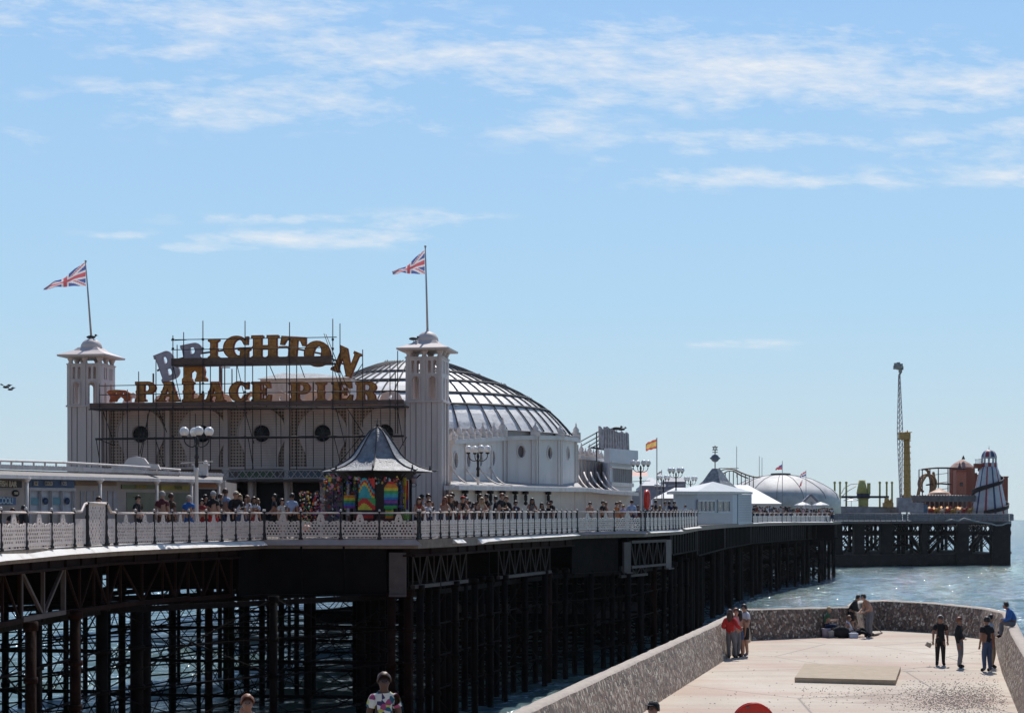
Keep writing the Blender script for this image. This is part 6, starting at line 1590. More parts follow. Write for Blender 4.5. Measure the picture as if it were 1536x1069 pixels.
for i, (x0, x1) in enumerate(((1244, 1264), (1281.5, 1297), (1321, 1339), (1383, 1391), (1436.5, 1453.5), (1489, 1516))):
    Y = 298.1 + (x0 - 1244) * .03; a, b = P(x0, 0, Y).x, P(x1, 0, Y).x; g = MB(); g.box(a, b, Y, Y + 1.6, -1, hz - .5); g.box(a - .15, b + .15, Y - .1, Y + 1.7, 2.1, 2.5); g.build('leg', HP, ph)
for x in (1348, 1355, 1367): g = MB(); Y = 307.6; p = P(x, 0, Y); g.tube([(p.x, Y, -1), (p.x, Y, hz - .4)], .3, 8); g.build('leg', HP, ph)
for row, Y in enumerate((323.4, 345.5, 367.6)):
    g = MB()
    for k in range(11): 
        px = 1248 + k * 26.5 + row * 6; p = P(px, 0, Y)
        if px > 1508: continue
        g.tube([(p.x, Y, -1), (p.x, Y, hz - .4)], .28, 6)
        r_ = P(px + 26.5, 0, Y)
        if px < 1480: g.tube([(p.x, Y, 2), (r_.x, Y, hz - 2)], .08, 4); g.tube([(r_.x, Y, 2), (p.x, Y, hz - 2)], .08, 4)
    g.bar((P(1248, 0, Y).x, Y, 5.6), (P(1508, 0, Y).x, Y, 5.6), .25, .5); g.build('back_row', HP, ph)
g = MB()
g.bar(H(1244, 799), H(1516, 799, 310.8), .4, .62); g.bar(H(1244, 786, 302.9), H(1516, 787, 310.8), .4, .5)
for (x0, y0, x1, y1) in ((1392, 829, 1416, 803), (1392, 815, 1408, 800), (1382, 829, 1366, 803), (1420, 803, 1437, 821), (1454, 829, 1474, 803), (1454, 822, 1470, 801), (1476, 803, 1489, 819), (1265, 829, 1281, 806), (1265, 806, 1281, 829), (1297, 829, 1321, 805), (1297, 806, 1321, 828), (1339, 826, 1356, 806), (1340, 806, 1380, 829), (1339, 817, 1366, 817), (1265, 820, 1321, 820)):
    g.tube([H(x0, y0, 306.0), H(x1, y1, 306.0)], .3 if x0 > 1380 else .18, 5)
k = 1250
while k < 1488:
    g.tube([H(k, 787), H(k + 6, 797)], .12, 4); g.tube([H(k + 6, 787), H(k, 797)], .12, 4); k += 7.5
g.build('cross_brace', HP, ph)
g = MB(); a, b = P(1250, 0, 295.0), P(1512, 0, 307.6)
q = [Vector((a.x, 294.2, 0)), Vector((b.x, 309.2, 0)), Vector((b.x + 2, 345.5, 0)), Vector((a.x - 4, 345.5, 0))]
g.add([Vector((v.x, v.y, z)) for z in (.25, 2.1) for v in q], [(0, 1, 5, 4), (1, 2, 6, 5), (2, 3, 7, 6), (3, 0, 4, 7), (4, 5, 6, 7), (0, 3, 2, 1)]); g.build('dark_mass', HP, ph)  # low dark platform close above the water
# grey head railing with netting, and pale underslung cable
hr = thing('railing', 'grey mesh railing along the pier head below the rides', 'railing', H(1380, 778)); g = MB(); mesh_ = MB()
Yf = lambda px: 292.3 + (px - 1245) * .0478
x = 1249.0
while x < 1520: 
    Y = Yf(x); p = P(x, 778, Y); g.tube([(p.x, p.y, hz), (p.x, p.y, P(0, 770, Y).z)], .05, 4); x += 8
for y in (770, 773.5, 777): g.tube([P(1249, y, Yf(1249)), P(1519, y + .5, Yf(1519))], .045, 4)
g.build('rail_bars', mat('grey_rail', (.22, .21, .23)), hr)
x = 1250
while x < 1518:
    Y = Yf(x) + .02; mesh_.add([P(x, 780.4, Y), P(x + 6.6, 780.4, Yf(x + 6.6)), P(x + 6.6, 771, Yf(x + 6.6)), P(x, 771, Y)], [(0, 1, 2, 3)]); x += 8
mesh_.build('infill_panel', mat('grey_infill', (.20, .20, .23), .7, .3, 1.2), hr)
ch = MB(); ch.tube([P(x, y, 291.8 + (x - 1245) * .046) for x, y in ((1418, 781), (1428, 779), (1438, 781), (1446, 777), (1452, 779), (1470, 783), (1486, 785), (1494, 787.5), (1503, 787), (1511, 784), (1516, 784))], .12, 5); tag(ch.build('mooring_cable', mat('cable_grey', (.3, .3, .31))), 'pale cable sagging along the edge of the pier head under the striped slide tower', 'cable')
hd = MB(); a, b = H(1252, 770, 301.3), H(1341, 770, 306.0); hd.add([P(1252, 780, 301.3), P(1352, 780, 306.0), P(1352, 760, 306.0), P(1252, 759, 301.3)] + [P(1252, 780, 304.4), P(1352, 780, 309.2), P(1352, 760, 309.2), P(1252, 759, 304.4)], [(0, 1, 2, 3), (3, 2, 6, 7), (1, 5, 6, 2), (0, 3, 7, 4)])
tag(hd.build('hoarding', mat('hoarding_grey', (.30, .28, .29), .7, .3, .9)), 'long pale grey hoarding under the green ride columns', 'hoarding')

# swing ride with green columns
wr = thing('waltzer_ride', 'low ride of slim green yellow columns round a chunky central tower', 'ride', H(1296, 770))
for x in (1252, 1260, 1269.4, 1319.7, 1330, 1338): g = MB(); g.tube([H(x, 762), H(x, 724)], .14, 6); g.ball(H(x, 723.5), .2, 6, 5); g.build('column', GRNY, wr)
g = MB(); g.tube([H(1295, 762), H(1295, 748)], .72, 12); g.tube([H(1295, 748), H(1295, 740)], .85, 12); g.tube([H(1293, 740), H(1293, 720)], [.8, .45], 10); g.box(-.2, .2, -.3, .3, 0, 1.6, Matrix.Translation(H(1303, 741))); g.build('tower', GRNY, wr)
g = MB(); g.bar(H(1262, 745), H(1333, 745), .35, .32); g.tube([H(1295, 747), H(1295, 740)], .95, 12); g.build('arm', mat('ride_dark', (.03, .035, .05)), wr)
g = MB(); g.tube([H(x, y, 306.0) for x, y in ((1262, 740), (1266, 732), (1276, 726), (1288, 725), (1298, 720))], .06, 5); g.tube([H(x, y, 306.0) for x, y in ((1264, 743), (1272, 736), (1284, 729))], .06, 5); g.build('swept_bar', WHITE, wr)
g = MB(); g.box(-.8, .6, -.4, .4, 0, .6, Matrix.Translation(H(1333, 760))); g.tube([H(1331, 754), H(1329, 745)], [.5, .2], 8); g.tube([H(1336, 755), H(1337, 748)], [.3, .15], 8); g.build('car', YELL, wr)
# tall swinging arm ride
bo = thing('booster_ride', 'tall thrill ride: yellow mast with a slender lattice arm standing straight up', 'ride', H(1360, 770))
g = MB(); g.tube([H(1361, 768), H(1361, 742), H(1360.5, 700), H(1360, 655)], [.65, .52, .5, .42], 8); g.tube([H(1361, 742), H(1368, 752)], .12, 5)
for y in range(660, 742, 9): g.tube([H(1360.6, y), H(1360.6, y + 1.4)], .56, 8)
g.build('mast', YELL, bo)
g = MB(); g.box(-.75, .75, -.6, .6, 0, 1.0, Matrix.Translation(H(1356.5, 659))); g.tube([H(1351, 655), H(1365, 655)], .42, 8); g.tube([H(1357, 648), H(1368, 648)], .06, 4); g.tube([H(1361, 650), H(1361, 645)], .08, 4); g.build('hub', YELL, bo)
g = MB()
def arm_at(y):
    t = (y - 562) / (746 - 562); cx = 1349 + t * 2.2; w = (1.2 + 2.9 * min(1, t / .45)) if t < .5 else (4.1 - 2.6 * (t - .5) / .5); return cx, w
ys = list(range(562, 747, 8)); prev = None
for y in ys:
    cx, w = arm_at(y); A_, B_, C_ = H(cx - w, y), H(cx + w, y), H(cx, y) + Vector((0, w * kh, 0))
    if prev:
        for u_, v_ in zip(prev, (A_, B_, C_)): g.tube([u_, v_], .055, 4)
        g.tube([prev[0], B_], .03, 4); g.tube([prev[1], C_], .03, 4); g.tube([prev[1], A_], .03, 4)
    g.tube([A_, B_, C_, A_], .03, 4); prev = (A_, B_, C_)
g.build('lattice_arm', mat('arm_grey', (.42, .37, .38)), bo)
g = MB(); g.ball(H(1347.5, 549.5), .55, 10, 8, 1.25, .8, .9)
for (dx, dy) in ((-5, 1), (-4, -3), (0, -4), (4, -2), (5, 2), (3, 6)): g.box(-.22, .22, -.2, .2, -.25, .25, Matrix.Translation(H(1347.5 + dx, 550 + dy)))
g.tube([H(1350, 553), H(1351.5, 558), H(1349, 562)], .16, 6); g.build('gondola', mat('gondola_grey', (.34, .31, .29), .5, .4, 3), bo)
g = MB(); g.box(-.9, .9, -.8, .8, 0, 2.1, Matrix.Translation(H(1356, 768))); g.box(.9, 2.6, -.8, .8, 0, 1.4, Matrix.Translation(H(1356, 768))); g.build('base', mat('pale_base', (.36, .32, .34), .7, .3, 1), bo)
# carousel
cs = thing('carousel', 'carousel with a wide grey scalloped canopy and a peach peak, dark red inside', 'carousel', H(1400, 778, 313.9))
g = MB(); n = 34
for (yt, yb, Y, dy) in ((743.5, 752, 310.8, 0),):
    tv, bv = [], []
    for i in range(n * 4 + 1):
        px = 1352 + (1464 - 1352) * i / (n * 4); sc_ = abs(math.sin(i * PI / 4 / 1.3)) * 1.5
        tv.append(P(px, yt - sc_, Y + 4 - 4 * math.sin(PI * i / (n * 4)))); bv.append(P(px, yb, Y + 4 - 4 * math.sin(PI * i / (n * 4))))
    g.add(tv + bv, [(i, i + 1, i + 2 + n * 4, i + 1 + n * 4) for i in range(n * 4)])
    bk = [v + Vector((0, .25, 0)) for v in tv]; g.add(tv + bk, [(i, i + 1, i + 2 + n * 4, i + 1 + n * 4) for i in range(n * 4)])
g.build('canopy_fascia', mat('carousel_grey', (.17, .15, .15), .7, .25, 1), cs)
g = MB(); cc = P(1409, 778, 325.0); kc = 325.0 / F
g.lathe((cc.x, cc.y, 0), [(54 * kc, EZ + (HY - 744) * kc), (34 * kc, EZ + (HY - 742.5) * kc), (.02, EZ + (HY - 742) * kc)], 24, smooth=False); g.build('canopy', mat('canopy_brown', (.20, .14, .11)), cs)
g = MB(); g.lathe((cc.x, cc.y, 0), [(18 * kc, EZ + (HY - 742.4) * kc), (15 * kc, EZ + (HY - 738.5) * kc), (7 * kc, EZ + (HY - 735) * kc), (1 * kc, EZ + (HY - 731.5) * kc)], 16, smooth=False); g.build('canopy_peak', mat('peach_canvas', (.60, .36, .24), .6), cs)
g = MB(); g.lathe((cc.x, cc.y, 0), [(40 * kc, hz), (40 * kc, EZ + (HY - 745) * kc)], 20, smooth=False); g.build('drum', mat('carousel_red_dark', (.09, .035, .03), .7, .8, .9), cs)
g = MB()
for i in range(15):
    px = 1360 + i * 7; Y = 315.5; p = P(px, 778, Y); g.tube([(p.x, Y, hz), (p.x, Y, P(0, 752, Y).z)], .09, 5)
g.build('pole', mat('brass_dark', (.16, .09, .06)), cs)
rr2 = random.Random(8)
for i in range(12):
    px = 1363 + i * 8.3; c = P(px, 765 + rr2.uniform(-1, 1), 314.9); g = MB()
    g.ball(c, .38, 8, 6, 1.3, .6, .7); g.tube([c + Vector((.4, 0, .1)), c + Vector((.65, 0, .55)), c + Vector((.9, 0, .45))], [.2, .15, .1], 6)
    for dx in (-.35, -.2, .25, .4): g.tube([c + Vector((dx, 0, -.1)), c + Vector((dx * 1.3, 0, -.75))], .06, 4)
    g.build('horse', [mat('horse_white', (.45, .38, .33)), mat('horse_red', (.35, .05, .04)), mat('horse_gold', (.40, .24, .06))][i % 3], cs)
lt = mat('warm_bulb', (.9, .6, .3)); b_ = lt.node_tree.nodes['Principled BSDF']; b_.inputs['Emission Color'].default_value = (1, .55, .25, 1); b_.inputs['Emission Strength'].default_value = .8
g = MB()
for px, y in ((1394, 761), (1412, 760.5), (1437, 761), (1401, 762), (1421, 761), (1440, 762), (1372, 763)): g.ball(P(px, y, 314.2), .17, 7, 5)
g.build('bulb', lt, cs)
g = MB(); p = P(1378, 780, 312.3); g.box(-.9, 1.3, 0, .3, 0, 2.4, Matrix.Translation((p.x, 312.3, hz))); g.build('blue_panel', mat('carousel_blue', (.08, .15, .24), .6), cs)
# steel coaster with loop
lc = thing('coaster_track', 'steel roller coaster with a yellow loop between the tall mast and the terracotta castle', 'roller coaster', H(1395, 742, 329.7))
g = MB(); Yl = 329.7
track(g, [P(1390 + 13 * math.cos(t) + 1, 742 - 17 + 14 * -math.sin(t) + 0, Yl + t) for t in [R(x) for x in range(-60, 241, 20)]], gap=.9, r=.14)
track(g, [P(x, y, Yl) for x, y in ((1377, 744), (1379, 733), (1383, 722), (1388, 714), (1394, 713), (1398, 719), (1401, 730), (1402, 742))], gap=1.2, r=.16)
track(g, [P(x, y, Yl + 2) for x, y in ((1395, 744), (1397, 730), (1396, 718), (1392, 706), (1388, 703))], r=.16); track(g, [P(x, y, Yl + 3) for x, y in ((1400, 708), (1402, 722), (1399, 742))], r=.14)
g.build('loop', mat('coaster_ochre', (.30, .17, .07), .6, .2, 1), lc)
g = MB(); track(g, [P(x, y, Yl) for x, y in ((1383, 704), (1392, 702.5), (1405, 701.5), (1420, 701.5), (1436, 702), (1447, 703))], r=.13); track(g, [P(x, y, Yl) for x, y in ((1390, 727), (1400, 725.5), (1412, 725), (1426, 726))], r=.12); g.build('track', mat('coaster_dark', (.07, .05, .05)), lc)
g = MB()
for x, y in ((1378.5, 704), (1383.5, 703), (1407.5, 702), (1422, 702), (1395, 703)): g.tube([P(x, y, Yl), P(x, 744, Yl)], .09, 4)
for y in (704, 716, 728): g.tube([P(1378.5, y, Yl), P(1383.5, y, Yl)], .06, 4)
for y in (712, 725, 735): g.tube([P(1400, y, Yl), P(1423, y - 3, Yl)], .05, 4)
g.build('support', mat('coaster_grey', (.22, .18, .19)), lc)
# terracotta castle
ca_ = thing('castle_ride', 'terracotta castle facade with a conical pink roof, behind the striped slide tower', 'building', H(1450, 778, 329.7))
Yc_ = 329.7; k_ = Yc_ / F
def cz(y): return EZ + (HY - y) * k_
g = MB(); c = P(1443, 778, Yc_ + 3); g.lathe((c.x, c.y, 0), [(19.5 * k_, hz), (19.5 * k_, cz(700))], 12, smooth=False); g.build('round_tower', TERR, ca_)
g = MB(); g.lathe((c.x, c.y, 0), [(20.5 * k_, cz(701.5)), (12 * k_, cz(694)), (5 * k_, cz(690)), (.01, cz(687.5))], 12, smooth=False); g.build('tower_roof', mat('pink_roof', (.44, .25, .20), .7, .15, 1), ca_)
g = MB(); g.tube([(c.x, c.y - 1, cz(688)), (c.x, c.y - 1, cz(682))], [.3, .03], 6); c2 = P(1439.5, 778, Yc_ - .5); g.lathe((c2.x, c2.y, 0), [(5 * k_, cz(705)), (2.0 * k_, cz(699)), (.02, cz(692.5))], 6); g.build('spire', mat('spire_dark', (.08, .05, .06)), ca_)
g = MB(); g.box(-7.5 * k_, 7.5 * k_, -1.2, 1.2, hz, cz(705), Matrix.Translation((c2.x, c2.y, 0))); t_ = g.build('turret', TERR2, ca_)
g = MB(); g.box(-2.2 * k_, 2.2 * k_, -1.35, -1.15, cz(729.5), cz(723.5), Matrix.Translation((c2.x, c2.y, 0))); g.build('window', GLASSD, t_)
g = MB(); g.box(-7.5 * k_, 7.5 * k_, -1.45, -1.2, cz(708), cz(706), Matrix.Translation((c2.x, c2.y, 0))); g.build('string_course', TERR, t_)
g = MB(); a, b = P(1447, 778, Yc_ + 2).x, P(1501, 778, Yc_ + 2).x; g.box(a, b, Yc_ + 2, Yc_ + 8, hz, cz(711)); a, b = P(1497, 778, Yc_ + 1).x, P(1512, 778, Yc_ + 1).x; g.box(a, b, Yc_ + 1, Yc_ + 8, hz, cz(714)); g.box(a - .1, b + .1, Yc_ + .9, Yc_ + 8.1, cz(715.5), cz(713.8))
for i in range(7): x = P(1449 + i * 7, 778, Yc_ + 2).x; g.box(x, x + .35, Yc_ + 1.9, Yc_ + 2.4, cz(711), cz(708.5))
g.build('curtain_wall', TERR, ca_)
# helter skelter
hs_ = thing('helter_skelter', 'striped red, white and blue helter skelter tower wrapped in a dark spiral slide', 'ride', H(1484, 778, 310.8))
Yh = 315.5; k_ = Yh / F; c = P(1483.5, 778, Yh); 
def hzz(y): return EZ + (HY - y) * k_
prf = [(28, 772), (25, 757), (21.5, 740), (18, 722), (14.5, 706), (12.2, 700)]
g = MB(); ns = 48
HSW, HSR, HSB = mat('slide_white', (.55, .53, .56), .5, .1, 1), mat('slide_red', (.34, .05, .06), .5), mat('slide_blue', (.05, .06, .14), .5)
lathe_z = [(r * k_, hzz(y)) for r, y in prf]
g.lathe((c.x, c.y, 0), lathe_z, ns)
for i in range(5):
    for k in range(ns):
        j = k % 8; g.mi[i * ns + k] = 1 if j in (0,) else (2 if j == 4 else 0)
g.build('tower', [HSW, HSR, HSB], hs_)
g = MB(); g.lathe((c.x, c.y, 0), [(12.2 * k_, hzz(700)), (12.2 * k_, hzz(694))], 16)
for i in range(16): g.mi[i] = i % 2
for k in range(10): a = 2 * PI * k / 10; g.tube([(c.x + 10.5 * k_ * math.cos(a), c.y + 10.5 * k_ * math.sin(a), hzz(695)), (c.x + 10.5 * k_ * math.cos(a), c.y + 10.5 * k_ * math.sin(a), hzz(686))], .14, 5)
g.build('lantern', [HSW, HSR], hs_)
g = MB(); g.lathe((c.x, c.y, 0), [(11.5 * k_, hzz(687)), (11.5 * k_, hzz(685.5)), (10.5 * k_, hzz(681)), (8 * k_, hzz(677)), (4 * k_, hzz(674.8)), (.2 * k_, hzz(674))], 24)
for i in range(5):
    for k in range(24): g.mi[i * 24 + k] = 0 if i == 0 else (0, 1, 1, 0, 2, 2)[(k + 4) % 6]
g.build('dome', [HSW, HSR, HSB], hs_)
g = MB(); g.tube([(c.x, c.y, hzz(674.5)), (c.x, c.y, hzz(668))], [.07, .02], 5); g.build('finial', HSW, hs_)
g = MB(); inn, out, low = [], [], []
for i in range(120):
    t = i / 119; y = 703 + 67 * t; a = R(150) - 2 * PI * 1.75 * t * 1.0; r = interp([(yy, rr_) for rr_, yy in prf][::-1], y)
    for lst, dr2, dz2 in ((inn, 0, .25), (low, .4, -.2), (out, 3.6, -.15)): lst.append(Vector((c.x + (r + dr2) * k_ * math.cos(a), c.y + (r + dr2) * k_ * math.sin(a), hzz(y) + dz2)))
out2 = [v + Vector((0, 0, .6)) for v in out]
for A_, B_ in ((low, out), (out, out2)):
    g.add(A_ + B_, [(i, i + 1, i + 121, i + 120) for i in range(119)])
    g.add([v + Vector((0, 0, -.08)) for v in A_ + B_], [(i, i + 1, i + 121, i + 120) for i in range(119)])
g.tube(out2, .07, 4); g.build('spiral_slide', mat('slide_dark', (.05, .035, .04), .6), hs_)
g = MB(); px0 = P(1463, 0, Yh).x; g.box(0, 2.0, -.6, .6, hzz(702), hzz(695), Matrix.Translation((px0 - .2, Yh, 0))); g.build('platform', TERR, hs_)
g = MB(); 
for i in range(6): x = P(1462 + i * 1.9, 0, Yh).x; g.tube([(x, Yh - .7, hzz(696)), (x, Yh - .7, hzz(689))], .04, 4)
g.tube([P(1462, 689, Yh - .7), P(1472, 688, Yh - .7)], .05, 4); g.build('platform_rail', HSW, hs_)
MB.SZ = 1.0
# small gulls
BW = mat('gull_grey', (.30, .30, .32)); BD = mat('bird_dark', (.05, .045, .05))
def bird(px, py, Y, s, lb, fly=False, m=BD):
    c = P(px, py, Y); g = MB(); g.ball(c, s * .2, 8, 6, 2.1, .8, .8); g.ball(c + Vector((s * .42, 0, s * .16)), s * .11, 7, 5); g.tube([c + Vector((s * .5, 0, s * .16)), c + Vector((s * .64, 0, s * .12))], [s * .04, .004], 5)
    g.add([c + Vector((-s * .3, -s * .06, 0)), c + Vector((-s * .3, s * .06, 0)), c + Vector((-s * .68, 0, s * .0))], [(0, 1, 2)])
    if fly:
        for sg in (-1, 1): g.add([c + Vector((s * .12, 0, s * .1)), c + Vector((-s * .12, 0, s * .1)), c + Vector((sg * s * .35 - .05, sg * s * .3, s * .42)), c + Vector((sg * s * .7, sg * s * .55, s * .30))], [(0, 1, 2, 3)])
    else:
        for sg in (-.05, .05): g.tube([c + Vector((0, sg * s, -s * .1)), c + Vector((0, sg * s, -s * .3))], s * .02, 4)
    o = g.build('bird', m); tag(o, lb, 'bird', 'birds over and on the pier'); return o
bird(9, 580.5, 95, .45, 'upper of two tiny birds flying at the far left edge', True); bird(15.5, 584, 100, .4, 'lower of two tiny birds flying at the far left edge', True)
bird(136.5, 505.5, topL.y, .55, 'dark pigeon perched on the left tower cupola by the flagpole'); bird(620, 508, topR.y - .4, .5, 'pigeon perched on the left edge of the right tower roof')
bird(925, 642.5, 106, .7, 'left gull standing on the upright sign', m=BD); bird(932, 643.5, 106.8, .6, 'right gull standing on the upright sign', m=BD)
# ---------------------------------------------------------------- people
def J(**kw):
    d = dict(pelvis=(0, 0, .95, .145), spine=(0, .0, 1.14, .13), chest=(0, .0, 1.34, .15), neck=(0, .0, 1.50, .055), jaw=(0, -.02, 1.57, .068), head=(0, -.005, 1.66, .092), crown=(0, .005, 1.735, .055),
             nose=(0, -.105, 1.625, .014), earL=(-.088, .0, 1.63, .018), earR=(.088, .0, 1.63, .018),
             shL=(-.165, 0, 1.42, .062), elL=(-.235, .03, 1.13, .044), wrL=(-.25, -.04, .88, .028), haL=(-.25, -.06, .79, .03),
             shR=(.165, 0, 1.42, .062), elR=(.235, .03, 1.13, .044), wrR=(.25, -.04, .88, .028), haR=(.25, -.06, .79, .03),
             hiL=(-.085, 0, .88, .095), knL=(-.10, -.02, .49, .062), anL=(-.11, .02, .09, .042), toL=(-.13, -.13, .035, .036),
             hiR=(.085, 0, .88, .095), knR=(.10, -.02, .49, .062), anR=(.11, .02, .09, .042), toR=(.13, -.13, .035, .036))
    for k, v in kw.items():
        if len(v) == 3: v = (*v, d[k][3])
        d[k] = v
    return d
POSE = {
 'stand': J(),
 'weight': J(pelvis=(.03, 0, .94), hiL=(-.06, 0, .88), hiR=(.115, 0, .88), knR=(.12, -.03, .49), anR=(.12, .02, .09), knL=(-.12, -.08, .50), anL=(-.15, -.02, .09), toL=(-.2, -.16, .035), elR=(.27, .06, 1.14), wrR=(.18, -.12, 1.02), haR=(.12, -.16, 1.0)),
 'walk': J(knL=(-.09, -.20, .52), anL=(-.09, -.28, .10), toL=(-.09, -.44, .06), knR=(.09, .08, .48), anR=(.09, .32, .16), toR=(.1, .22, .04), elL=(-.23, .14, 1.16), wrL=(-.24, .16, .92), haL=(-.24, .17, .84), elR=(.23, -.10, 1.16), wrR=(.22, -.28, 1.0), haR=(.21, -.34, .95)),
 'lean': J(chest=(0, -.10, 1.32), spine=(0, -.03, 1.13), neck=(0, -.16, 1.46), jaw=(0, -.20, 1.53), head=(0, -.19, 1.61), crown=(0, -.18, 1.69), nose=(0, -.29, 1.57), earL=(-.088, -.19, 1.59), earR=(.088, -.19, 1.59), shL=(-.165, -.12, 1.39), shR=(.165, -.12, 1.39), elL=(-.25, -.26, 1.13), wrL=(-.10, -.42, 1.10), haL=(-.04, -.44, 1.11), elR=(.25, -.26, 1.13), wrR=(.10, -.42, 1.12), haR=(.04, -.44, 1.13)),
 'phone': J(jaw=(0, -.06, 1.56), head=(0, -.05, 1.645), crown=(0, -.03, 1.725), nose=(0, -.145, 1.60), earL=(-.088, -.04, 1.62), earR=(.088, -.04, 1.62), elL=(-.24, -.02, 1.13), wrL=(-.12, -.25, 1.20), haL=(-.07, -.31, 1.24), elR=(.24, -.02, 1.13), wrR=(.12, -.25, 1.18), haR=(.07, -.31, 1.22)),
 'armsup': J(elL=(-.26, -.14, 1.22), wrL=(-.14, -.20, 1.46), haL=(-.10, -.2, 1.54), elR=(.24, .0, 1.14), wrR=(.17, -.2, 1.05), haR=(.1, -.25, 1.05)),
 'bow': J(pelvis=(0, .06, .93), spine=(0, .01, 1.11), chest=(0, -.10, 1.29), neck=(0, -.19, 1.42), jaw=(0, -.27, 1.44), head=(0, -.27, 1.53), crown=(0, -.24, 1.61), nose=(0, -.36, 1.47), earL=(-.088, -.26, 1.51), earR=(.088, -.26, 1.51), shL=(-.165, -.12, 1.36), shR=(.165, -.12, 1.36), elL=(-.24, -.14, 1.08), wrL=(-.14, -.33, .98), haL=(-.09, -.40, .95), elR=(.24, -.14, 1.08), wrR=(.14, -.33, .96), haR=(.09, -.40, .94), hiL=(-.085, .05, .87), hiR=(.085, .05, .87)),
 'back_lean': J(pelvis=(0, .02, .93), knL=(-.10, -.16, .49), anL=(-.11, -.24, .09), toL=(-.13, -.40, .035), knR=(.10, -.10, .49), anR=(.11, -.16, .09), toR=(.13, -.32, .035), chest=(0, .10, 1.32), spine=(0, .05, 1.12), neck=(0, .12, 1.48), jaw=(0, .08, 1.55), head=(0, .09, 1.64), crown=(0, .10, 1.71), nose=(0, -.01, 1.60), earL=(-.088, .09, 1.61), earR=(.088, .09, 1.61), shL=(-.165, .10, 1.40), shR=(.165, .10, 1.40), elL=(-.30, .22, 1.18), wrL=(-.38, .10, 1.10), haL=(-.42, .05, 1.12), elR=(.26, .12, 1.12), wrR=(.12, -.08, 1.10), haR=(.05, -.10, 1.12)),
 # seated on a low seat / bucket, seat height about .42
 'sit': J(pelvis=(0, .0, .50), spine=(0, -.02, .70), chest=(0, -.10, .90), neck=(0, -.14, 1.05), jaw=(0, -.19, 1.11), head=(0, -.18, 1.20), crown=(0, -.16, 1.28), nose=(0, -.28, 1.16), earL=(-.088, -.18, 1.18), earR=(.088, -.18, 1.18), shL=(-.165, -.10, .97), shR=(.165, -.10, .97), elL=(-.22, -.18, .70), wrL=(-.16, -.40, .70), haL=(-.14, -.48, .71), elR=(.22, -.18, .70), wrR=(.16, -.42, .74), haR=(.14, -.50, .76),
          hiL=(-.09, -.05, .48), hiR=(.09, -.05, .48), knL=(-.13, -.46, .50), knR=(.13, -.46, .50), anL=(-.13, -.44, .09), anR=(.13, -.44, .09), toL=(-.14, -.60, .035), toR=(.14, -.60, .035)),
 # sitting on a wall top with one knee up
 'wallsit': J(pelvis=(0, .0, .12), spine=(0, -.06, .32), chest=(0, -.18, .50), neck=(0, -.26, .64), jaw=(0, -.34, .67), head=(0, -.33, .76), crown=(0, -.30, .84), nose=(0, -.43, .72), earL=(-.088, -.33, .74), earR=(.088, -.33, .74), shL=(-.165, -.20, .57), shR=(.165, -.20, .57), elL=(-.22, -.24, .30), wrL=(-.16, -.40, .20), haL=(-.12, -.46, .18), elR=(.22, -.24, .30), wrR=(.16, -.42, .24), haR=(.12, -.49, .22),
          hiL=(-.09, -.06, .12), hiR=(.09, -.06, .12), knL=(-.14, -.44, .28), knR=(.14, -.50, .18), anL=(-.14, -.42, -.14), anR=(.14, -.50, -.26), toL=(-.15, -.56, -.20), toR=(.15, -.64, -.32)),
 # sprawled on the ground, legs forward, leaning back on one arm
 'sprawl': J(pelvis=(0, 0, .13), spine=(0, .08, .30), chest=(0, .16, .48), neck=(0, .14, .64), jaw=(0, .08, .69), head=(0, .08, .78), crown=(0, .10, .86), nose=(0, -.02, .74), earL=(-.088, .09, .76), earR=(.088, .09, .76), shL=(-.165, .16, .56), shR=(.165, .16, .56), elL=(-.26, .26, .32), wrL=(-.28, .36, .09), haL=(-.29, .42, .04), elR=(.24, .02, .36), wrR=(.16, -.16, .30), haR=(.13, -.22, .29),
             hiL=(-.09, -.05, .13), hiR=(.09, -.05, .13), knL=(-.16, -.46, .20), knR=(.12, -.46, .34), anL=(-.2, -.88, .07), anR=(.12, -.74, .08), toL=(-.22, -.95, .16), toR=(.12, -.90, .05)),
}
BONES = [('pelvis', 'spine'), ('spine', 'chest'), ('chest', 'neck'), ('neck', 'jaw'), ('jaw', 'head'), ('head', 'crown'), ('head', 'nose'), ('head', 'earL'), ('head', 'earR')]
for s_ in 'LR': BONES += [('chest', 'sh' + s_), ('sh' + s_, 'el' + s_), ('el' + s_, 'wr' + s_), ('wr' + s_, 'ha' + s_), ('pelvis', 'hi' + s_), ('hi' + s_, 'kn' + s_), ('kn' + s_, 'an' + s_), ('an' + s_, 'to' + s_)]
REG = {}
for a, b in BONES:
    if b == 'spine': r_ = 'waist'
    elif b in ('chest', 'neck', 'shL', 'shR'): r_ = 'torso'
    elif b in ('jaw',): r_ = 'neck'
    elif b in ('head', 'crown', 'nose', 'earL', 'earR'): r_ = 'head'
    elif b[:2] == 'el': r_ = 'upperarm'
    elif b[:2] == 'wr': r_ = 'forearm'
    elif b[:2] == 'ha': r_ = 'hand'
    elif b[:2] == 'hi': r_ = 'hips'
    elif b[:2] == 'kn': r_ = 'thigh'
    elif b[:2] == 'an': r_ = 'calf'
    else: r_ = 'foot'
    REG[(a, b)] = r_
BODY = {}
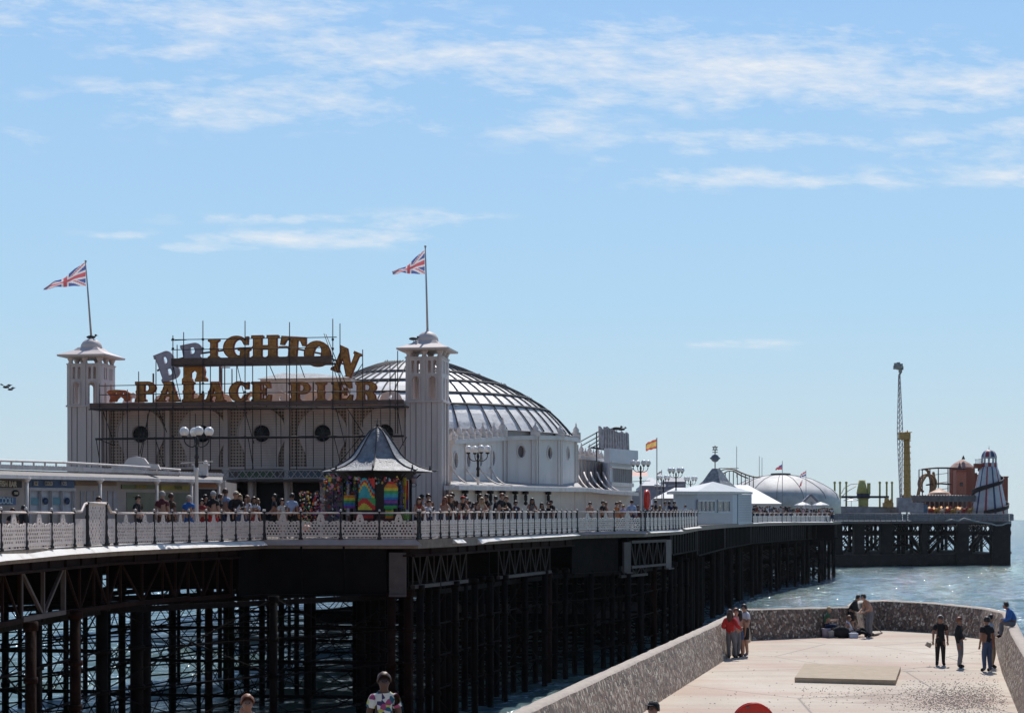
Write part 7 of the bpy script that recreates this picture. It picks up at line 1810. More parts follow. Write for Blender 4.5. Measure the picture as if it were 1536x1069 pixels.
def body_data(pose, hi):
    key = (pose, hi)
    if key in BODY: return BODY[key]
    j = POSE[pose]; names = list(j); verts = [Vector(j[n][:3]) for n in names]; rad = [j[n][3] * (1.12 if n not in ('nose', 'earL', 'earR', 'crown') else 1.0) for n in names]
    idx = {n: i for i, n in enumerate(names)}
    edges = [(idx[a], idx[b]) for a, b in BONES]; segs = [(Vector(j[a][:3]), Vector(j[b][:3]), REG[(a, b)]) for a, b in BONES]
    if hi:
        for s in 'LR':
            h, w = Vector(j['ha' + s][:3]), Vector(j['wr' + s][:3]); d = (h - w).normalized(); sd = d.cross(Vector((0, 0, 1)) if abs(d.z) < .8 else Vector((0, 1, 0))).normalized()
            for k, (o, ln) in enumerate(((-.030, .062), (-.010, .074), (.011, .070), (.031, .055))):
                a_ = h + sd * o + d * .012; b_ = a_ + d * ln * .55; c_ = b_ + (d * .7 + Vector((0, -.5, -.2))).normalized() * ln * .45
                n0 = len(verts); verts += [a_, b_, c_]; rad += [.010, .009, .007]; edges += [(idx['ha' + s], n0), (n0, n0 + 1), (n0 + 1, n0 + 2)]; segs += [(h, c_, 'hand')]
            t0 = w.lerp(h, .4); a_ = t0 + sd * -.035 + Vector((0, -.01, 0)); b_ = a_ + (d + sd * -.6).normalized() * .045; n0 = len(verts); verts += [a_, b_]; rad += [.011, .008]; edges += [(idx['ha' + s], n0), (n0, n0 + 1)]; segs += [(t0, b_, 'hand')]
    me = bpy.data.meshes.new('sk'); me.from_pydata([tuple(v) for v in verts], edges, []); ob = bpy.data.objects.new('sk', me); COL.objects.link(ob)
    md = ob.modifiers.new('s', 'SKIN'); md.branch_smoothing = .6; md.use_x_symmetry = False
    if not me.skin_vertices: 
        bm = bmesh.new(); bm.from_mesh(me); bm.verts.layers.skin.verify(); bm.to_mesh(me); bm.free()
    sv = me.skin_vertices[0].data
    for i, r in enumerate(rad): sv[i].radius = (r, r)
    for i in range(len(sv)): sv[i].use_root = (i == 0)
    ss = ob.modifiers.new('u', 'SUBSURF'); ss.levels = 2 if hi else 1; ss.render_levels = ss.levels
    dg = bpy.context.evaluated_depsgraph_get(); m2 = bpy.data.meshes.new_from_object(ob.evaluated_get(dg)); bpy.data.objects.remove(ob)
    for p in m2.polygons: p.use_smooth = True
    vr = []
    for v in m2.vertices:
        best = None
        for a, b, r in segs:
            d = b - a; t = max(0, min(1, (v.co - a).dot(d) / max(1e-9, d.length_squared))); dist = (v.co - (a + d * t)).length
            if best is None or dist < best[0]: best = (dist, r, t)
        vr.append((best[1], best[2]))
    BODY[key] = (m2, vr, j); return BODY[key]
CL = {}
def garment(pose, hi, regs, off, cut=None, key=''):
    k = (pose, hi, tuple(regs), off, key)
    if k in CL: return CL[k]
    m2, vr, j = body_data(pose, hi)
    bm = bmesh.new(); bm.from_mesh(m2); bm.verts.ensure_lookup_table(); bm.normal_update()
    def inside(v):
        r, t = vr[v.index]
        if r in regs: return True if not cut or r not in cut else (t <= cut[r] if cut[r] >= 0 else t >= -cut[r])
        return False
    keep = {v.index for v in bm.verts if inside(v)}
    nrm = {v.index: v.normal.copy() for v in bm.verts}
    dele = [f for f in bm.faces if not all(v.index in keep for v in f.verts)]
    for v in bm.verts:
        if v.index in keep: v.co += nrm[v.index] * off
    bmesh.ops.delete(bm, geom=dele, context='FACES')
    bm.faces.ensure_lookup_table(); seen = set(); isl = []
    for f0 in bm.faces:
        if f0.index in seen: continue
        st = [f0]; seen.add(f0.index); cur = []
        while st:
            f = st.pop(); cur.append(f)
            for e in f.edges:
                for f2 in e.link_faces:
                    if f2.index not in seen: seen.add(f2.index); st.append(f2)
        isl.append(cur)
    if isl:
        mxl = max(len(c) for c in isl); bmesh.ops.delete(bm, geom=[f for c in isl if len(c) < .2 * mxl for f in c], context='FACES')
    me = bpy.data.meshes.new('garment'); bm.to_mesh(me); bm.free(); CL[k] = me; return me
def hairmesh(pose, hi, style):
    k = (pose, hi, 'hair', style)
    if k in CL: return CL[k]
    m2, vr, j = body_data(pose, hi); hc = Vector(j['head'][:3]); crown = Vector(j['crown'][:3]); jaw = Vector(j['jaw'][:3]); up = (crown - jaw).normalized()
    fw = (Vector(j['nose'][:3]) - hc); fw -= up * fw.dot(up); fw.normalize()
    sd = up.cross(fw)
    g = MB(); n, m = 14, 9; vs = []; 
    for i in range(m + 1):
        th = PI * .62 * i / m
        for q in range(n):
            a = 2 * PI * q / n; front = math.cos(a); lim = 1.0 if front < .3 else (.50 if front > .7 else .72)
            if style == 'cap': lim = .62
            t = th * lim; r = .108 * (1.04 if style != 'cap' else 1.06) + (.006 * math.sin(q * 2.3 + i) if style != 'cap' else 0)
            vs.append(hc + up * (.012 + r * 1.12 * math.cos(t)) + (fw * front + sd * math.sin(a)) * r * math.sin(t) - fw * .008)
    fs = [(i * n + q, i * n + (q + 1) % n, (i + 1) * n + (q + 1) % n, (i + 1) * n + q) for i in range(m) for q in range(n)]
    g.add(vs, fs, True)
    if style == 'cap':
        b0 = hc + up * .045 + fw * .09; 
        g.add([b0 + sd * -.075, b0 + sd * .075, b0 + fw * .09 + sd * .05 - up * .012, b0 + fw * .09 + sd * -.05 - up * .012, b0 + sd * -.075 + up * .012, b0 + sd * .075 + up * .012, b0 + fw * .09 + sd * .05, b0 + fw * .09 + sd * -.05], [(0, 1, 2, 3), (7, 6, 5, 4), (0, 4, 5, 1), (1, 5, 6, 2), (2, 6, 7, 3), (3, 7, 4, 0)])
    if style == 'hat':
        g.lathe(hc + up * .06, [(.19, 0), (.19, .012), (.11, .02)], 16)
    if style == 'long':
        nk = hc - fw * .06
        g.tube([nk + up * .04, nk - up * .06 - fw * .02, nk - up * .20 - fw * .035, nk - up * .34 - fw * .02], [.085, .095, .10, .045], 9)
        for s in (-1, 1): g.tube([hc + sd * s * .07 + up * .02, hc + sd * s * .095 - up * .09, hc + sd * s * .10 - up * .24], [.04, .038, .018], 6)
    if style == 'bun': g.ball(hc + up * .10 - fw * .07, .05, 8, 6)
    o = g.build('h', DARK); me = o.data; bpy.data.objects.remove(o); CL[k] = me; return me
SKINS = {'l': mat('skin_light', (.42, .24, .17), .55, .08, 12), 'm': mat('skin_tan', (.30, .15, .10), .55, .08, 12), 'd': mat('skin_dark', (.085, .042, .028), .5, .08, 12)}
HAIRS = {'bk': mat('hair_black', (.018, .013, .012), .5), 'br': mat('hair_brown', (.07, .035, .022), .5), 'lb': mat('hair_light_brown', (.19, .10, .05), .5), 'bl': mat('hair_blonde', (.42, .30, .16), .5), 'rd': mat('hair_auburn', (.20, .07, .035), .5), 'gy': mat('hair_grey', (.30, .28, .27), .6)}
def cloth(n, c, **k): return mat('cloth_' + n, c, .85, .12, 9, bump=.15, bscale=40, **k)
CLO = {'black': cloth('black', (.015, .015, .017)), 'navy': cloth('navy', (.02, .03, .08)), 'white': cloth('white', (.66, .66, .70)), 'grey': cloth('grey', (.16, .16, .18)), 'lgrey': cloth('light_grey', (.38, .38, .40)), 'maroon': cloth('maroon', (.11, .025, .03)), 'red': cloth('red', (.50, .03, .025)), 'blue': cloth('blue', (.03, .12, .36)), 'denim': cloth('denim', (.06, .09, .17)), 'lblue': cloth('light_blue', (.30, .38, .55)),
       'pink': cloth('pink', (.55, .25, .28)), 'khaki': cloth('khaki', (.26, .20, .14)), 'brown': cloth('brown', (.10, .055, .035)), 'green': cloth('green', (.05, .12, .06)), 'lilac': cloth('lilac', (.34, .28, .46)), 'orange': cloth('orange', (.55, .18, .05)), 'cream': cloth('cream', (.5, .44, .36)), 'dred': cloth('dark_red', (.25, .03, .03)), 'peach': cloth('peach', (.50, .26, .18)),
       'floral': cloth('floral', (.60, .58, .52), dirt=(.30, .05, .12), dscale=7, damt=1.0)}
def print_mat():
    m = bpy.data.materials.new('cloth_bright_print'); m.use_nodes = True; nt = m.node_tree; b = nt.nodes['Principled BSDF']; b.inputs['Roughness'].default_value = .85
    tc = nt.nodes.new('ShaderNodeTexCoord'); v = nt.nodes.new('ShaderNodeTexVoronoi'); v.inputs['Scale'].default_value = 13; nt.links.new(tc.outputs['Object'], v.inputs['Vector'])
    s = nt.nodes.new('ShaderNodeSeparateXYZ'); nt.links.new(v.outputs['Color'], s.inputs[0]); r = nt.nodes.new('ShaderNodeValToRGB'); nt.links.new(s.outputs[0], r.inputs[0]); r.color_ramp.interpolation = 'CONSTANT'
    cs = [(0, (.62, .62, .58)), (.40, (.50, .50, .08)), (.52, (.02, .10, .16)), (.64, (.35, .06, .16)), (.76, (.60, .60, .62)), (.88, (.04, .03, .10))]
    while len(r.color_ramp.elements) < len(cs): r.color_ramp.elements.new(.5)
    for e, (p, c) in zip(r.color_ramp.elements, cs): e.position = p; e.color = (*c, 1)
    nt.links.new(r.outputs[0], b.inputs['Base Color']); return m
CLO['print'] = print_mat()
PN = {}
def part_obj(name, me, m, parent):
    key = (me.name, m.name)
    if key not in PN:
        c = me.copy(); c.materials.clear(); c.materials.append(m)
        for p in c.polygons: p.material_index = 0
        c.name = name; PN[key] = c
    o = bpy.data.objects.new(name, PN[key]); COL.objects.link(o); o.parent = parent; return o
def person(loc, rz, pose, skin, hair, style, top, sleeve, bottom, btype, shoe='black', s=1.0, hi=False, label='', group=None, capc=None):
    """sleeve: none/short/long/bare/vest ; btype: trousers/shorts/skirt/dress"""
    root = thing('person', label, 'person', loc, rz, group); root.scale = (s, s, s)
    m2, vr, j = body_data(pose, hi)
    part_obj('body', m2, SKINS[skin], root)
    if sleeve != 'bare':
        regs = ['torso', 'waist', 'hips'] + ({'short': ['upperarm'], 'long': ['upperarm', 'forearm'], 'vest': [], 'none': []}[sleeve])
        cut = {'upperarm': .62, 'hips': .35} if sleeve == 'short' else {'hips': .35}
        if btype == 'dress': regs += ['thigh']; cut['thigh'] = .75; cut.pop('hips')
        part_obj('shirt' if btype != 'dress' else 'dress', garment(pose, hi, regs, .022, cut, sleeve + btype), CLO[top], root)
    if btype in ('trousers', 'shorts', 'skirt'):
        regs = ['waist', 'hips', 'thigh'] + (['calf'] if btype == 'trousers' else []); cut = {'waist': .45}; cut.update({} if btype == 'trousers' else ({'thigh': .85} if btype == 'shorts' else {'thigh': .6}))
        part_obj('trousers' if btype == 'trousers' else btype, garment(pose, hi, regs, .018 if btype != 'trousers' else .012, cut, btype), CLO[bottom], root)
    part_obj('shoes', garment(pose, hi, ['foot'], .014, None, 'shoe'), CLO[shoe], root)
    part_obj('hair', hairmesh(pose, hi, 'short' if style in ('cap', 'hat') else style), HAIRS[hair], root)
    if style in ('cap', 'hat'):
        hm = hairmesh(pose, hi, style); o = part_obj('cap' if style == 'cap' else 'hat', hm, CLO[capc or 'white'], root)
        if style == 'cap': o.scale = (1, 1, 1)
    if hi:
        g = MB(); hd = Vector(j['head'][:3]); ns = Vector(j['nose'][:3]); f = (ns - hd); f.z = 0; f.normalize()
        for sx in (-1, 1): g.ball(hd + f * .086 + Vector((sx * .033, 0, .0)), .012, 6, 5)
        o = g.build('eyes', GLASSD, root, local=True)
    return root
# --- crowd along the pier railing (photo column, top of head row, metres inside the edge)
GR = 'people strolling and standing along the pier'
crowd = [
 (19, 762, 1.2, 'stand', 'l', 'br', 'short', 'black', 'short', 'black', 'trousers', 0, 'person of whom only dark hair shows over the rail under the COOL! poster', None),
 (35.5, 758, .8, 'stand', 'l', 'bk', 'short', 'black', 'long', 'black', 'trousers', 2.6, 'person with dark hair just showing over the rail by the snack bar\'s left column', None),
 (148, 745, 2.4, 'stand', 'l', 'br', 'short', 'black', 'short', 'black', 'trousers', .5, 'person whose brown hair shows above the tall raised railing panel', None),
 (207, 743, 2.6, 'weight', 'l', 'bk', 'hat', 'black', 'short', 'black', 'trousers', 1.2, 'person in a black brimmed hat and black top before the snack bar hatch', 'black'),
 (243.5, 737, 2.0, 'stand', 'l', 'gy', 'short', 'maroon', 'short', 'brown', 'shorts', 3.0, 'broad man in a maroon T-shirt seen from behind, left of the man in bright blue', None),
 (257, 740, 3.4, 'weight', 'm', 'br', 'short', 'brown', 'short', 'brown', 'trousers', 2.4, 'person in brown standing just behind the man in maroon', None),
 (283.5, 743, 1.6, 'stand', 'l', 'gy', 'cap', 'blue', 'short', 'blue', 'trousers', 3.1, 'man in a bright blue shirt and pale cap seen from behind', 'cream'),
 (302, 748, 2.6, 'phone', 'l', 'bk', 'short', 'dred', 'short', 'dred', 'shorts', .7, 'person in dark red just right of the near lamp post', None),
 (308, 742, 3.6, 'weight', 'm', 'bk', 'short', 'black', 'long', 'black', 'trousers', 1.4, 'person in black standing back in the doorway shadow of the snack bar', None),
 (320, 737, 1.5, 'stand', 'l', 'gy', 'cap', 'black', 'short', 'red', 'shorts', 2.8, 'man in a black top with a pale cap and red shorts', 'lgrey'),
 (331, 741, 3.0, 'walk', 'l', 'br', 'short', 'black', 'short', 'navy', 'trousers', 1.9, 'person in black walking right behind the man in red shorts', None),
 (338, 733, 4.0, 'stand', 'l', 'br', 'short', 'lblue', 'short', 'navy', 'shorts', 2.6, 'tall person in a light blue shirt at the end of the snack bar', None),
 (352, 737, 1.7, 'lean', 'l', 'bl', 'cap', 'black', 'long', 'black', 'trousers', .4, 'person in black with a cream cap leaning left of the fair haired woman', 'cream'),
 (359, 741, 1.3, 'stand', 'l', 'bl', 'long', 'white', 'short', 'denim', 'trousers', .3, 'fair haired woman with sunglasses in a white top', None),
 (370.5, 743, 1.8, 'stand', 'l', 'lb', 'long', 'white', 'short', 'denim', 'trousers', 5.6, 'woman with long light brown hair in a white top, seen from the side', None),
 (380, 745, 1.5, 'phone', 'm', 'br', 'long', 'lgrey', 'short', 'dred', 'shorts', .8, 'woman in a grey top and dark red shorts before the dark doorway', None),
 (387, 748, 2.6, 'weight', 'l', 'lb', 'long', 'lblue', 'short', 'navy', 'trousers', 2.0, 'woman in pale blue half hidden behind the woman in grey', None),
 (411.5, 741, 2.4, 'walk', 'm', 'bk', 'short', 'black', 'short', 'black', 'trousers', 5.0, 'man in black striding left across the dark entrance doorway', None),
 (423, 748, 1.8, 'stand', 'l', 'br', 'bun', 'floral', 'short', 'pink', 'dress', .9, 'woman in a patterned pale dress in front of the entrance doorway', None),
 (438, 740, 2.2, 'weight', 'm', 'bk', 'short', 'lblue', 'short', 'black', 'trousers', 2.9, 'man in a pale blue T-shirt with his back turned, left of the souvenir racks', None),
 (627, 746, .9, 'lean', 'l', 'br', 'long', 'dred', 'vest', 'black', 'shorts', .3, 'woman with long brown hair leaning on the rail just right of the kiosk', None),
 (633, 742, 2.0, 'stand', 'm', 'bk', 'cap', 'lgrey', 'short', 'black', 'trousers', 2.0, 'person in a black cap and pale shirt behind the woman leaning right of the kiosk', 'black'),
 (642.6, 741, 2.0, 'stand', 'l', 'br', 'short', 'peach', 'vest', 'brown', 'shorts', .4, 'man with bare shoulders standing behind the child in white', None),
 (644, 750, .8, 'stand', 'l', 'br', 'short', 'white', 'short', 'denim', 'shorts', .1, 'child in a white T-shirt at the rail', None),
 (663.6, 745, 1.0, 'lean', 'l', 'rd', 'long', 'peach', 'vest', 'denim', 'shorts', 2.5, 'woman with very long auburn hair at the rail by the right tower foot', None),
 (671, 743, 2.0, 'stand', 'l', 'lb', 'long', 'cream', 'vest', 'denim', 'shorts', .5, 'woman with light brown hair standing behind the auburn haired one', None),
 (676, 743, .9, 'weight', 'l', 'lb', 'long', 'black', 'short', 'black', 'shorts', 1.0, 'woman in a black top with fair hair, at the foot of the right tower', None),
 (678, 739, 2.8, 'stand', 'm', 'bk', 'short', 'brown', 'short', 'brown', 'trousers', .2, 'man with dark hair showing over the fair haired woman in black', None),
 (691.5, 744, 1.0, 'lean', 'l', 'br', 'cap', 'black', 'vest', 'dred', 'shorts', .5, 'person in a bright red cap leaning on the rail', 'red'),
 (698.5, 746, 1.2, 'phone', 'm', 'gy', 'short', 'navy', 'short', 'navy', 'shorts', 1.2, 'person in navy close to the right of the one in the red cap', None),
 (704, 751, 2.4, 'stand', 'l', 'br', 'short', 'grey', 'short', 'grey', 'trousers', 3.0, 'person in grey half hidden left of the second lamp post', None),
 (710.5, 754, 1.2, 'stand', 'm', 'bk', 'long', 'black', 'short', 'black', 'trousers', .9, 'short dark haired person in black directly left of the second lamp post', None),
 (721.5, 746, .9, 'lean', 'l', 'bl', 'long', 'cream', 'vest', 'brown', 'shorts', .2, 'blonde woman in a cream top leaning on the rail right of the second lamp post', None),
 (720, 741, 2.6, 'stand', 'm', 'br', 'short', 'brown', 'short', 'brown', 'trousers', 3.0, 'man with short hair standing behind the blonde woman in cream', None),
 (729.6, 741, 1.6, 'weight', 'm', 'bk', 'short', 'black', 'short', 'black', 'trousers', 5.2, 'man in black between the blonde woman and the broad man in black', None),
 (748, 740, .8, 'lean', 'l', 'rd', 'short', 'black', 'short', 'khaki', 'shorts', .9, 'broad reddish faced man in a black T-shirt leaning on the rail with arms forward', None),
 (743, 744, 1.8, 'stand', 'l', 'bk', 'short', 'black', 'long', 'black', 'trousers', 4.6, 'person in a black jacket right behind the broad man', None),
 (760.5, 744, .9, 'phone', 'l', 'lb', 'short', 'black', 'long', 'black', 'trousers', 5.6, 'person in a black jacket with light hair holding something white', None),
 (773.5, 751, 1.0, 'stand', 'm', 'bk', 'short', 'navy', 'vest', 'navy', 'shorts', .5, 'shorter person in navy below the sixth hanging bracket', None),
 (797, 747, .8, 'lean', 'm', 'bk', 'long', 'grey', 'vest', 'navy', 'shorts', .2, 'woman with long black hair and grey top leaning with both arms on the rail', None),
 (812.5, 754, .9, 'stand', 'm', 'bk', 'long', 'brown', 'vest', 'black', 'shorts', .4, 'short dark haired woman in brown right of the one in a grey top', None),
 (822.5, 754, 1.0, 'stand', 'l', 'bk', 'short', 'black', 'short', 'black', 'trousers', 5.8, 'person in black standing close to the man in a dark cap', None),
 (830, 750, .9, 'lean', 'm', 'bk', 'cap', 'black', 'short', 'black', 'trousers', 5.5, 'man in a dark cap leaning on the rail, last before the empty stretch of railing', 'black'),
 (884.6, 753, 1.1, 'phone', 'l', 'br', 'short', 'peach', 'short', 'grey', 'shorts', .4, 'person in a peach top at the left of the second bay', None),
 (904.5, 751, 1.1, 'weight', 'l', 'bk', 'short', 'black', 'short', 'black', 'trousers', .8, 'man in a black top with a badge on the chest, middle of the second bay', None),
 (909, 753, 2.2, 'stand', 'l', 'lb', 'short', 'peach', 'short', 'khaki', 'trousers', 2.0, 'sandy haired person just right of the man in black, middle of the second bay', None),
 (925, 753, 1.4, 'stand', 'l', 'br', 'short', 'orange', 'short', 'orange', 'shorts', 1.0, 'person in orange with brown hair in the second bay', None),
 (934.5, 757, 1.0, 'phone', 'l', 'bl', 'short', 'lilac', 'short', 'grey', 'shorts', .5, 'fair haired person in lilac in the second bay', None),
 (930, 752, 2.4, 'stand', 'l', 'lb', 'short', 'cream', 'short', 'khaki', 'trousers', .2, 'sandy haired person behind the ones in orange and lilac', None),
 (947.8, 750, 1.0, 'weight', 'l', 'br', 'short', 'lblue', 'long', 'navy', 'shorts', 3.0, 'person in a pale blue shirt at the right of the second bay', None),
 (957, 758, 1.4, 'stand', 'm', 'br', 'short', 'maroon', 'short', 'black', 'trousers', .7, 'short person in maroon between the pale blue shirt and the lifebuoy', None),
]
def crowd_person(c, rr_=random.Random(4)):
    px, yt, ins, pose, skin, hair, style, top, slv, bot, bt, rz, lb, capc = c
    Y = edgeY(px) + ins * .9; p = P(px, 778, Y); p.z = zdeck(Y)
    want = P(px, yt, Y).z - p.z; hgt = POSE[pose]['crown'][2] + .035
    s = max(.62, min(1.12, want / hgt))
    return person(p, rz, pose, skin, hair, style, top, slv, bot, bt, 'black', s, False, lb, GR, capc)
for c in crowd: crowd_person(c)
# smaller people towards the cabin and beyond
rp = random.Random(21)
farlist = [(968, 757, 'black', 'bk', 'short', 'in black right beside the orange lifebuoy'), (984, 750, 'black', 'bk', 'short', 'tall and dark at the foot of the flagpole with the yellow banded flag'), (979, 757, 'brown', 'bk', 'short', 'in brown, between the lifebuoy and the flagpole'), (990, 758, 'brown', 'bl', 'long', 'with fair hair just right of the flagpole'), (998, 752, 'lgrey', 'br', 'short', 'in pale grey, left of the one in bright pink'),
           (1004.6, 758, 'pink', 'br', 'short', 'in bright pink near the taller distant lamp post'), (1004, 752, 'navy', 'bk', 'short', 'in navy just behind the one in pink'), (1011.6, 752, 'black', 'bk', 'short', 'in black, right of the one in pink'), (1027.7, 757, 'white', 'br', 'short', 'in white in front of the left end of the grey cabin'), (1037.5, 763, 'black', 'bk', 'short', 'in black, lowest and rightmost before the grey cabin')]
for (px, yt, top, hr_, st, lb) in farlist:
    Y = edgeY(px) + 1.5; p = P(px, 778, Y); p.z = zdeck(Y); want = P(px, yt, Y).z - p.z
    person(p, rp.uniform(0, 6), rp.choice(['stand', 'weight', 'walk']), rp.choice('lm'), hr_, st, top, 'short', rp.choice(['black', 'navy', 'khaki']), 'trousers', 'black', max(.6, min(1.15, want / 1.77)), False, 'small figure ' + lb, GR)
mt = lambda px: interp(MID, px)
cols = ['black', 'navy', 'brown', 'lgrey', 'white', 'dred', 'black', 'grey', 'pink', 'denim', 'black', 'maroon']
k = 0
for i in range(46):
    px = 1131 + i * 2.62 + rp.uniform(-.8, .8); Y = mt(px) + rp.choice([1, 1.5, 3, 5]); p = P(px, 778, Y); p.z = zdeck(Y); top = 'white' if 1158 < px < 1162 else cols[(i * 5) % 12]
    o = person(p, rp.uniform(0, 6), rp.choice(['stand', 'weight', 'walk']), rp.choice('lm'), rp.choice(['bk', 'br', 'lb']), rp.choice(['short', 'short', 'long']), top, 'short', rp.choice(['black', 'navy', 'khaki', 'denim']), 'trousers', 'black', rp.uniform(.92, 1.12), False, 'tiny far figure in ' + {'dred': 'dark red', 'lgrey': 'pale grey', 'denim': 'blue'}.get(top, top) + ' behind the distant pale railing right of the cabin', 'far crowd behind the distant railing')
# --- people on the groyne
def gp_(px, py): return G(px, py)
def gperson(px, py, ytop, rz, pose, lb, *a, **kw):
    p = gp_(px, py); h = (EZ + (HY - ytop) / F * p.y) - GZ; s = h / (POSE[pose]['crown'][2] + .035)
    return person(p, rz, pose, *a, s=s, hi=True, label=lb, **kw)
AG = 'people on the groyne apron'
def hold(root, name, mb, m, lb=None): return mb.build(name, m, None)
gperson(1096, 987, 914, 2.75, 'back_lean', 'heavily built person in a bright red top leaning on the long flint wall, back turned', 'l', 'br', 'long', 'red', 'long', 'grey', 'trousers', group=AG)
gperson(1104, 985, 912, .6, 'weight', 'person in a pink top half hidden between the red top and the dark haired woman', 'l', 'rd', 'short', 'pink', 'short', 'grey', 'trousers', group=AG)
gperson(1109, 984.5, 915, 3.4, 'stand', 'woman with long dark hair, peach top and blue denim skirt beside the flint wall', 'm', 'bk', 'long', 'peach', 'vest', 'denim', 'skirt', group=AG)
gperson(1117.5, 983.5, 906, 5.2, 'phone', 'young man in a white T-shirt and black shorts looking down, rightmost of the wall group', 'l', 'bk', 'short', 'white', 'short', 'black', 'shorts', 'grey', group=AG)
gperson(1278, 952, 891.5, 1.2, 'bow', 'standing person in a black hooded top looking down, by the seaward wall', 'l', 'bk', 'short', 'black', 'long', 'black', 'shorts', group=AG)
gperson(1304, 955, 890.5, 5.0, 'bow', 'shirtless man in grey trousers stooping over his things by the seaward wall', 'l', 'bk', 'short', 'black', 'bare', 'grey', 'trousers', group=AG)
p = gp_(1238, 954.5); person(p, 1.35, 'sit', 'l', 'bl', 'short', 'green', 'short', 'navy', 'trousers', 'grey', s=.96, hi=True, label='angler in a dark green T-shirt and pale cap sitting on a bucket, arms stretched forward', group=AG)
p = gp_(1277, 954); person(p, 1.3, 'sprawl', 'l', 'lb', 'short', 'white', 'vest', 'black', 'trousers', 'black', s=.98, hi=True, label='person sprawled on the ground with legs stretched out, at the feet of the standing pair', group=AG)
gperson(1410.5, 997.5, 922.5, 6.1, 'stand', 'broad man in a dark T-shirt and black trousers, leftmost of the men in black', 'm', 'gy', 'short', 'black', 'short', 'black', 'trousers', group=AG)
gperson(1439, 1001, 925.5, 1.0, 'weight', 'man in a black hooded top and grey trousers, middle of the men in black', 'm', 'rd', 'short', 'black', 'long', 'grey', 'trousers', group=AG)
gperson(1480.5, 1006.5, 925, 3.5, 'stand', 'man in a black top and dark jeans standing in front of the man in khaki', 'm', 'bk', 'short', 'black', 'short', 'denim', 'trousers', group=AG)
gperson(1487, 1001, 921.5, 1.3, 'weight', 'man in a pale top and khaki trousers half hidden behind the one in dark jeans', 'l', 'bk', 'short', 'lgrey', 'short', 'khaki', 'trousers', group=AG)
pw = P(1523, 952, 57.3); person(Vector((pw.x, pw.y, GZ + 1.22)), R(-98), 'wallsit', 'm', 'bk', 'short', 'blue', 'long', 'grey', 'trousers', 'black', s=1.0, hi=True, label='person in a blue jacket sitting hunched on top of the right hand flint wall', group=AG)
# belongings
def topthing(mb, name, m, lb, cat): return tag(mb.build(name, m), lb, cat)
g = MB(); c = gp_(1239, 955.5); g.lathe(c, [(.15, 0), (.19, .34), (.20, .36), (.19, .38), (.01, .38)], 16); topthing(g, 'bucket', mat('bucket_lilac', (.36, .33, .40)), 'pale bucket that the angler in green sits on', 'bucket')
g = MB(); c = gp_(1246.5, 956); g.lathe(c, [(.12, 0), (.15, .28), (.16, .30), (.01, .29)], 16); topthing(g, 'bucket', mat('bucket_grey', (.33, .33, .36)), 'small grey tub between the angler\'s feet and the black bag', 'bucket')
g = MB(); c = gp_(1262, 956); g.ball(c + Vector((0, 0, .24)), .27, 14, 10, 1.35, .8, .95); g.ball(c + Vector((.2, 0, .14)), .2, 12, 8, 1.2, .8, .8); g.tube([c + Vector((-.1, -.1, .45)), c + Vector((0, -.15, .58)), c + Vector((.12, -.1, .44))], .015, 5); topthing(g, 'rucksack', CLO['black'], 'bulging black rucksack on the ground between the angler and the sprawled person', 'bag')
g = MB(); c = gp_(1280, 956.5); g.box(-.17, .17, -.12, .12, 0, .16, Matrix.Translation(c)); g.box(-.185, .185, -.135, .135, .16, .21, Matrix.Translation(c)); g.tube([c + Vector((-.17, 0, .14)), c + Vector((-.1, -.1, .26)), c + Vector((.1, -.1, .26)), c + Vector((.17, 0, .14))], .01, 5); topthing(g, 'bait_box', mat('box_white_blue', (.52, .55, .66)), 'small white box on the ground in front of the sprawled person', 'box')
g = MB(); a, b = gp_(1308, 950), gp_(1323, 949.5); g.tube([a + Vector((0, 0, .45)), b + Vector((0, 0, .03))], .02, 6); g.tube([b + Vector((0, 0, .03)), gp_(1310, 954) + Vector((0, 0, .03))], .035, 6); g.tube([gp_(1312, 953.6) + Vector((0, 0, .05)), gp_(1318, 951.8) + Vector((0, 0, .05))], .05, 6); topthing(g, 'fishing_rod', mat('rod_brown', (.14, .11, .10)), 'folded fishing rod lying right of the shirtless man', 'fishing rod')
g = MB(); q = gp_(1410.5, 997.5); c = Vector((q.x - .42, q.y - .08, GZ + .70)); g.box(-.09, .09, -.05, .05, -.07, .07, Matrix.Translation(c) @ Matrix.Rotation(.5, 4, 'Y')); g.ball(c + Vector((.05, 0, .03)), .05, 8, 6); topthing(g, 'paper_bag', mat('paper_bag', (.40, .34, .27)), 'crumpled paper bag held low by the broad man in black', 'bag')
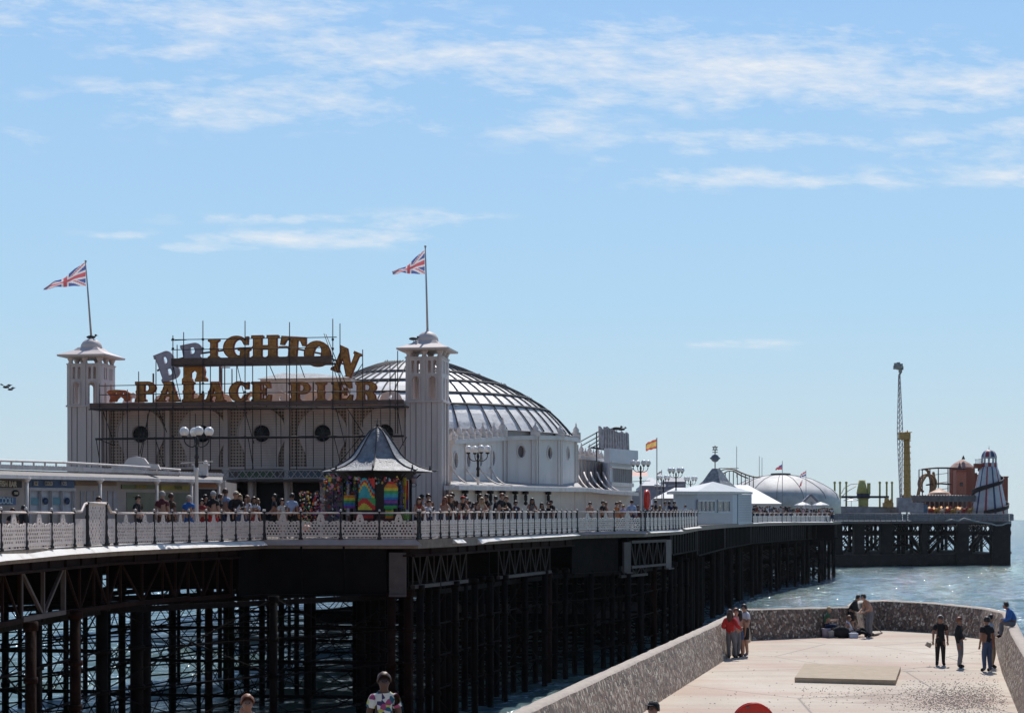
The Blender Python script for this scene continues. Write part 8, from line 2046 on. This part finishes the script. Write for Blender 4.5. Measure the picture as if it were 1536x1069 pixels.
# --- foreground: three people below and the red lifebuoy housing
def fg(px, ytop, Y, rz, pose, lb, *a, **kw):
    hgt = POSE[pose]['crown'][2] + .035; z = P(px, ytop, Y).z - hgt; p = P(px, 778, Y); p.z = z
    return person(p, rz, pose, *a, s=1.0, hi=True, label=lb, **kw)
FGm = 'people down on the promenade at the bottom edge'
fg(576, 1009.5, 25.5, .15, 'stand', 'person in a boldly printed white, yellow and teal T-shirt at the bottom edge', 'd', 'br', 'short', 'print', 'short', 'navy', 'trousers', group=FGm)
fg(371, 1042.5, 26.5, .2, 'armsup', 'person with curly brown hair at the bottom edge, arm raised before the face', 'm', 'rd', 'bun', 'lgrey', 'short', 'navy', 'trousers', group=FGm)
fg(980, 1052.5, 28.5, 5.6, 'stand', 'person in a black peaked cap at the bottom edge beside the flint wall', 'm', 'bk', 'cap', 'black', 'short', 'navy', 'trousers', capc='black', group=FGm)
lb_ = thing('lifebuoy_housing', 'round topped bright red lifebuoy housing cut by the bottom edge of the photo', 'lifebuoy housing', P(1130.5, 1069, 29))
Yl_ = 29; c = P(1130.5, 1086, Yl_); r0 = 31.5 * Yl_ / F
g = MB(); out = circ(0, 0, r0, 40); g.plate(out, [], .14, Matrix.Translation(c - Vector((0, .07, 0)))); g.tube([c + Vector((r0 * math.cos(t), -.07, r0 * math.sin(t))) for t in [k * PI / 24 for k in range(49)]], .018, 6); g.tube([c + Vector((r0 * math.cos(t), .07, r0 * math.sin(t))) for t in [k * PI / 24 for k in range(49)]], .018, 6)
g.build('housing', REDP, lb_)
g = MB(); q = P(1122, 1060.5, Yl_ - .1); g.box(-.028, .028, -.006, .006, -.02, .02, Matrix.Translation(q)); g.build('tag', mat('tag_grey', (.25, .12, .10)), lb_)
g = MB(); g.tube([(c.x, Yl_ + .1, EZ - 4.05), (c.x, Yl_ + .1, c.z)], .05, 8); g.build('post', IRON, lb_)

# ---------------------------------------------------------------- sea air: thin even haze over the whole place
hzb = MB(); hzb.box(-700, 700, -12, 1500, -2.2, 75)
hm = bpy.data.materials.new('haze_air'); hm.use_nodes = True; nt = hm.node_tree; nt.nodes.clear(); o_ = nt.nodes.new('ShaderNodeOutputMaterial'); v_ = nt.nodes.new('ShaderNodeVolumePrincipled')
v_.inputs['Color'].default_value = (.86, .91, .97, 1); v_.inputs['Density'].default_value = .00004; v_.inputs['Anisotropy'].default_value = .2; nt.links.new(v_.outputs[0], o_.inputs['Volume'])
tag(hzb.build('haze', hm), kind='stuff')
scene.cycles.volume_bounces = 0
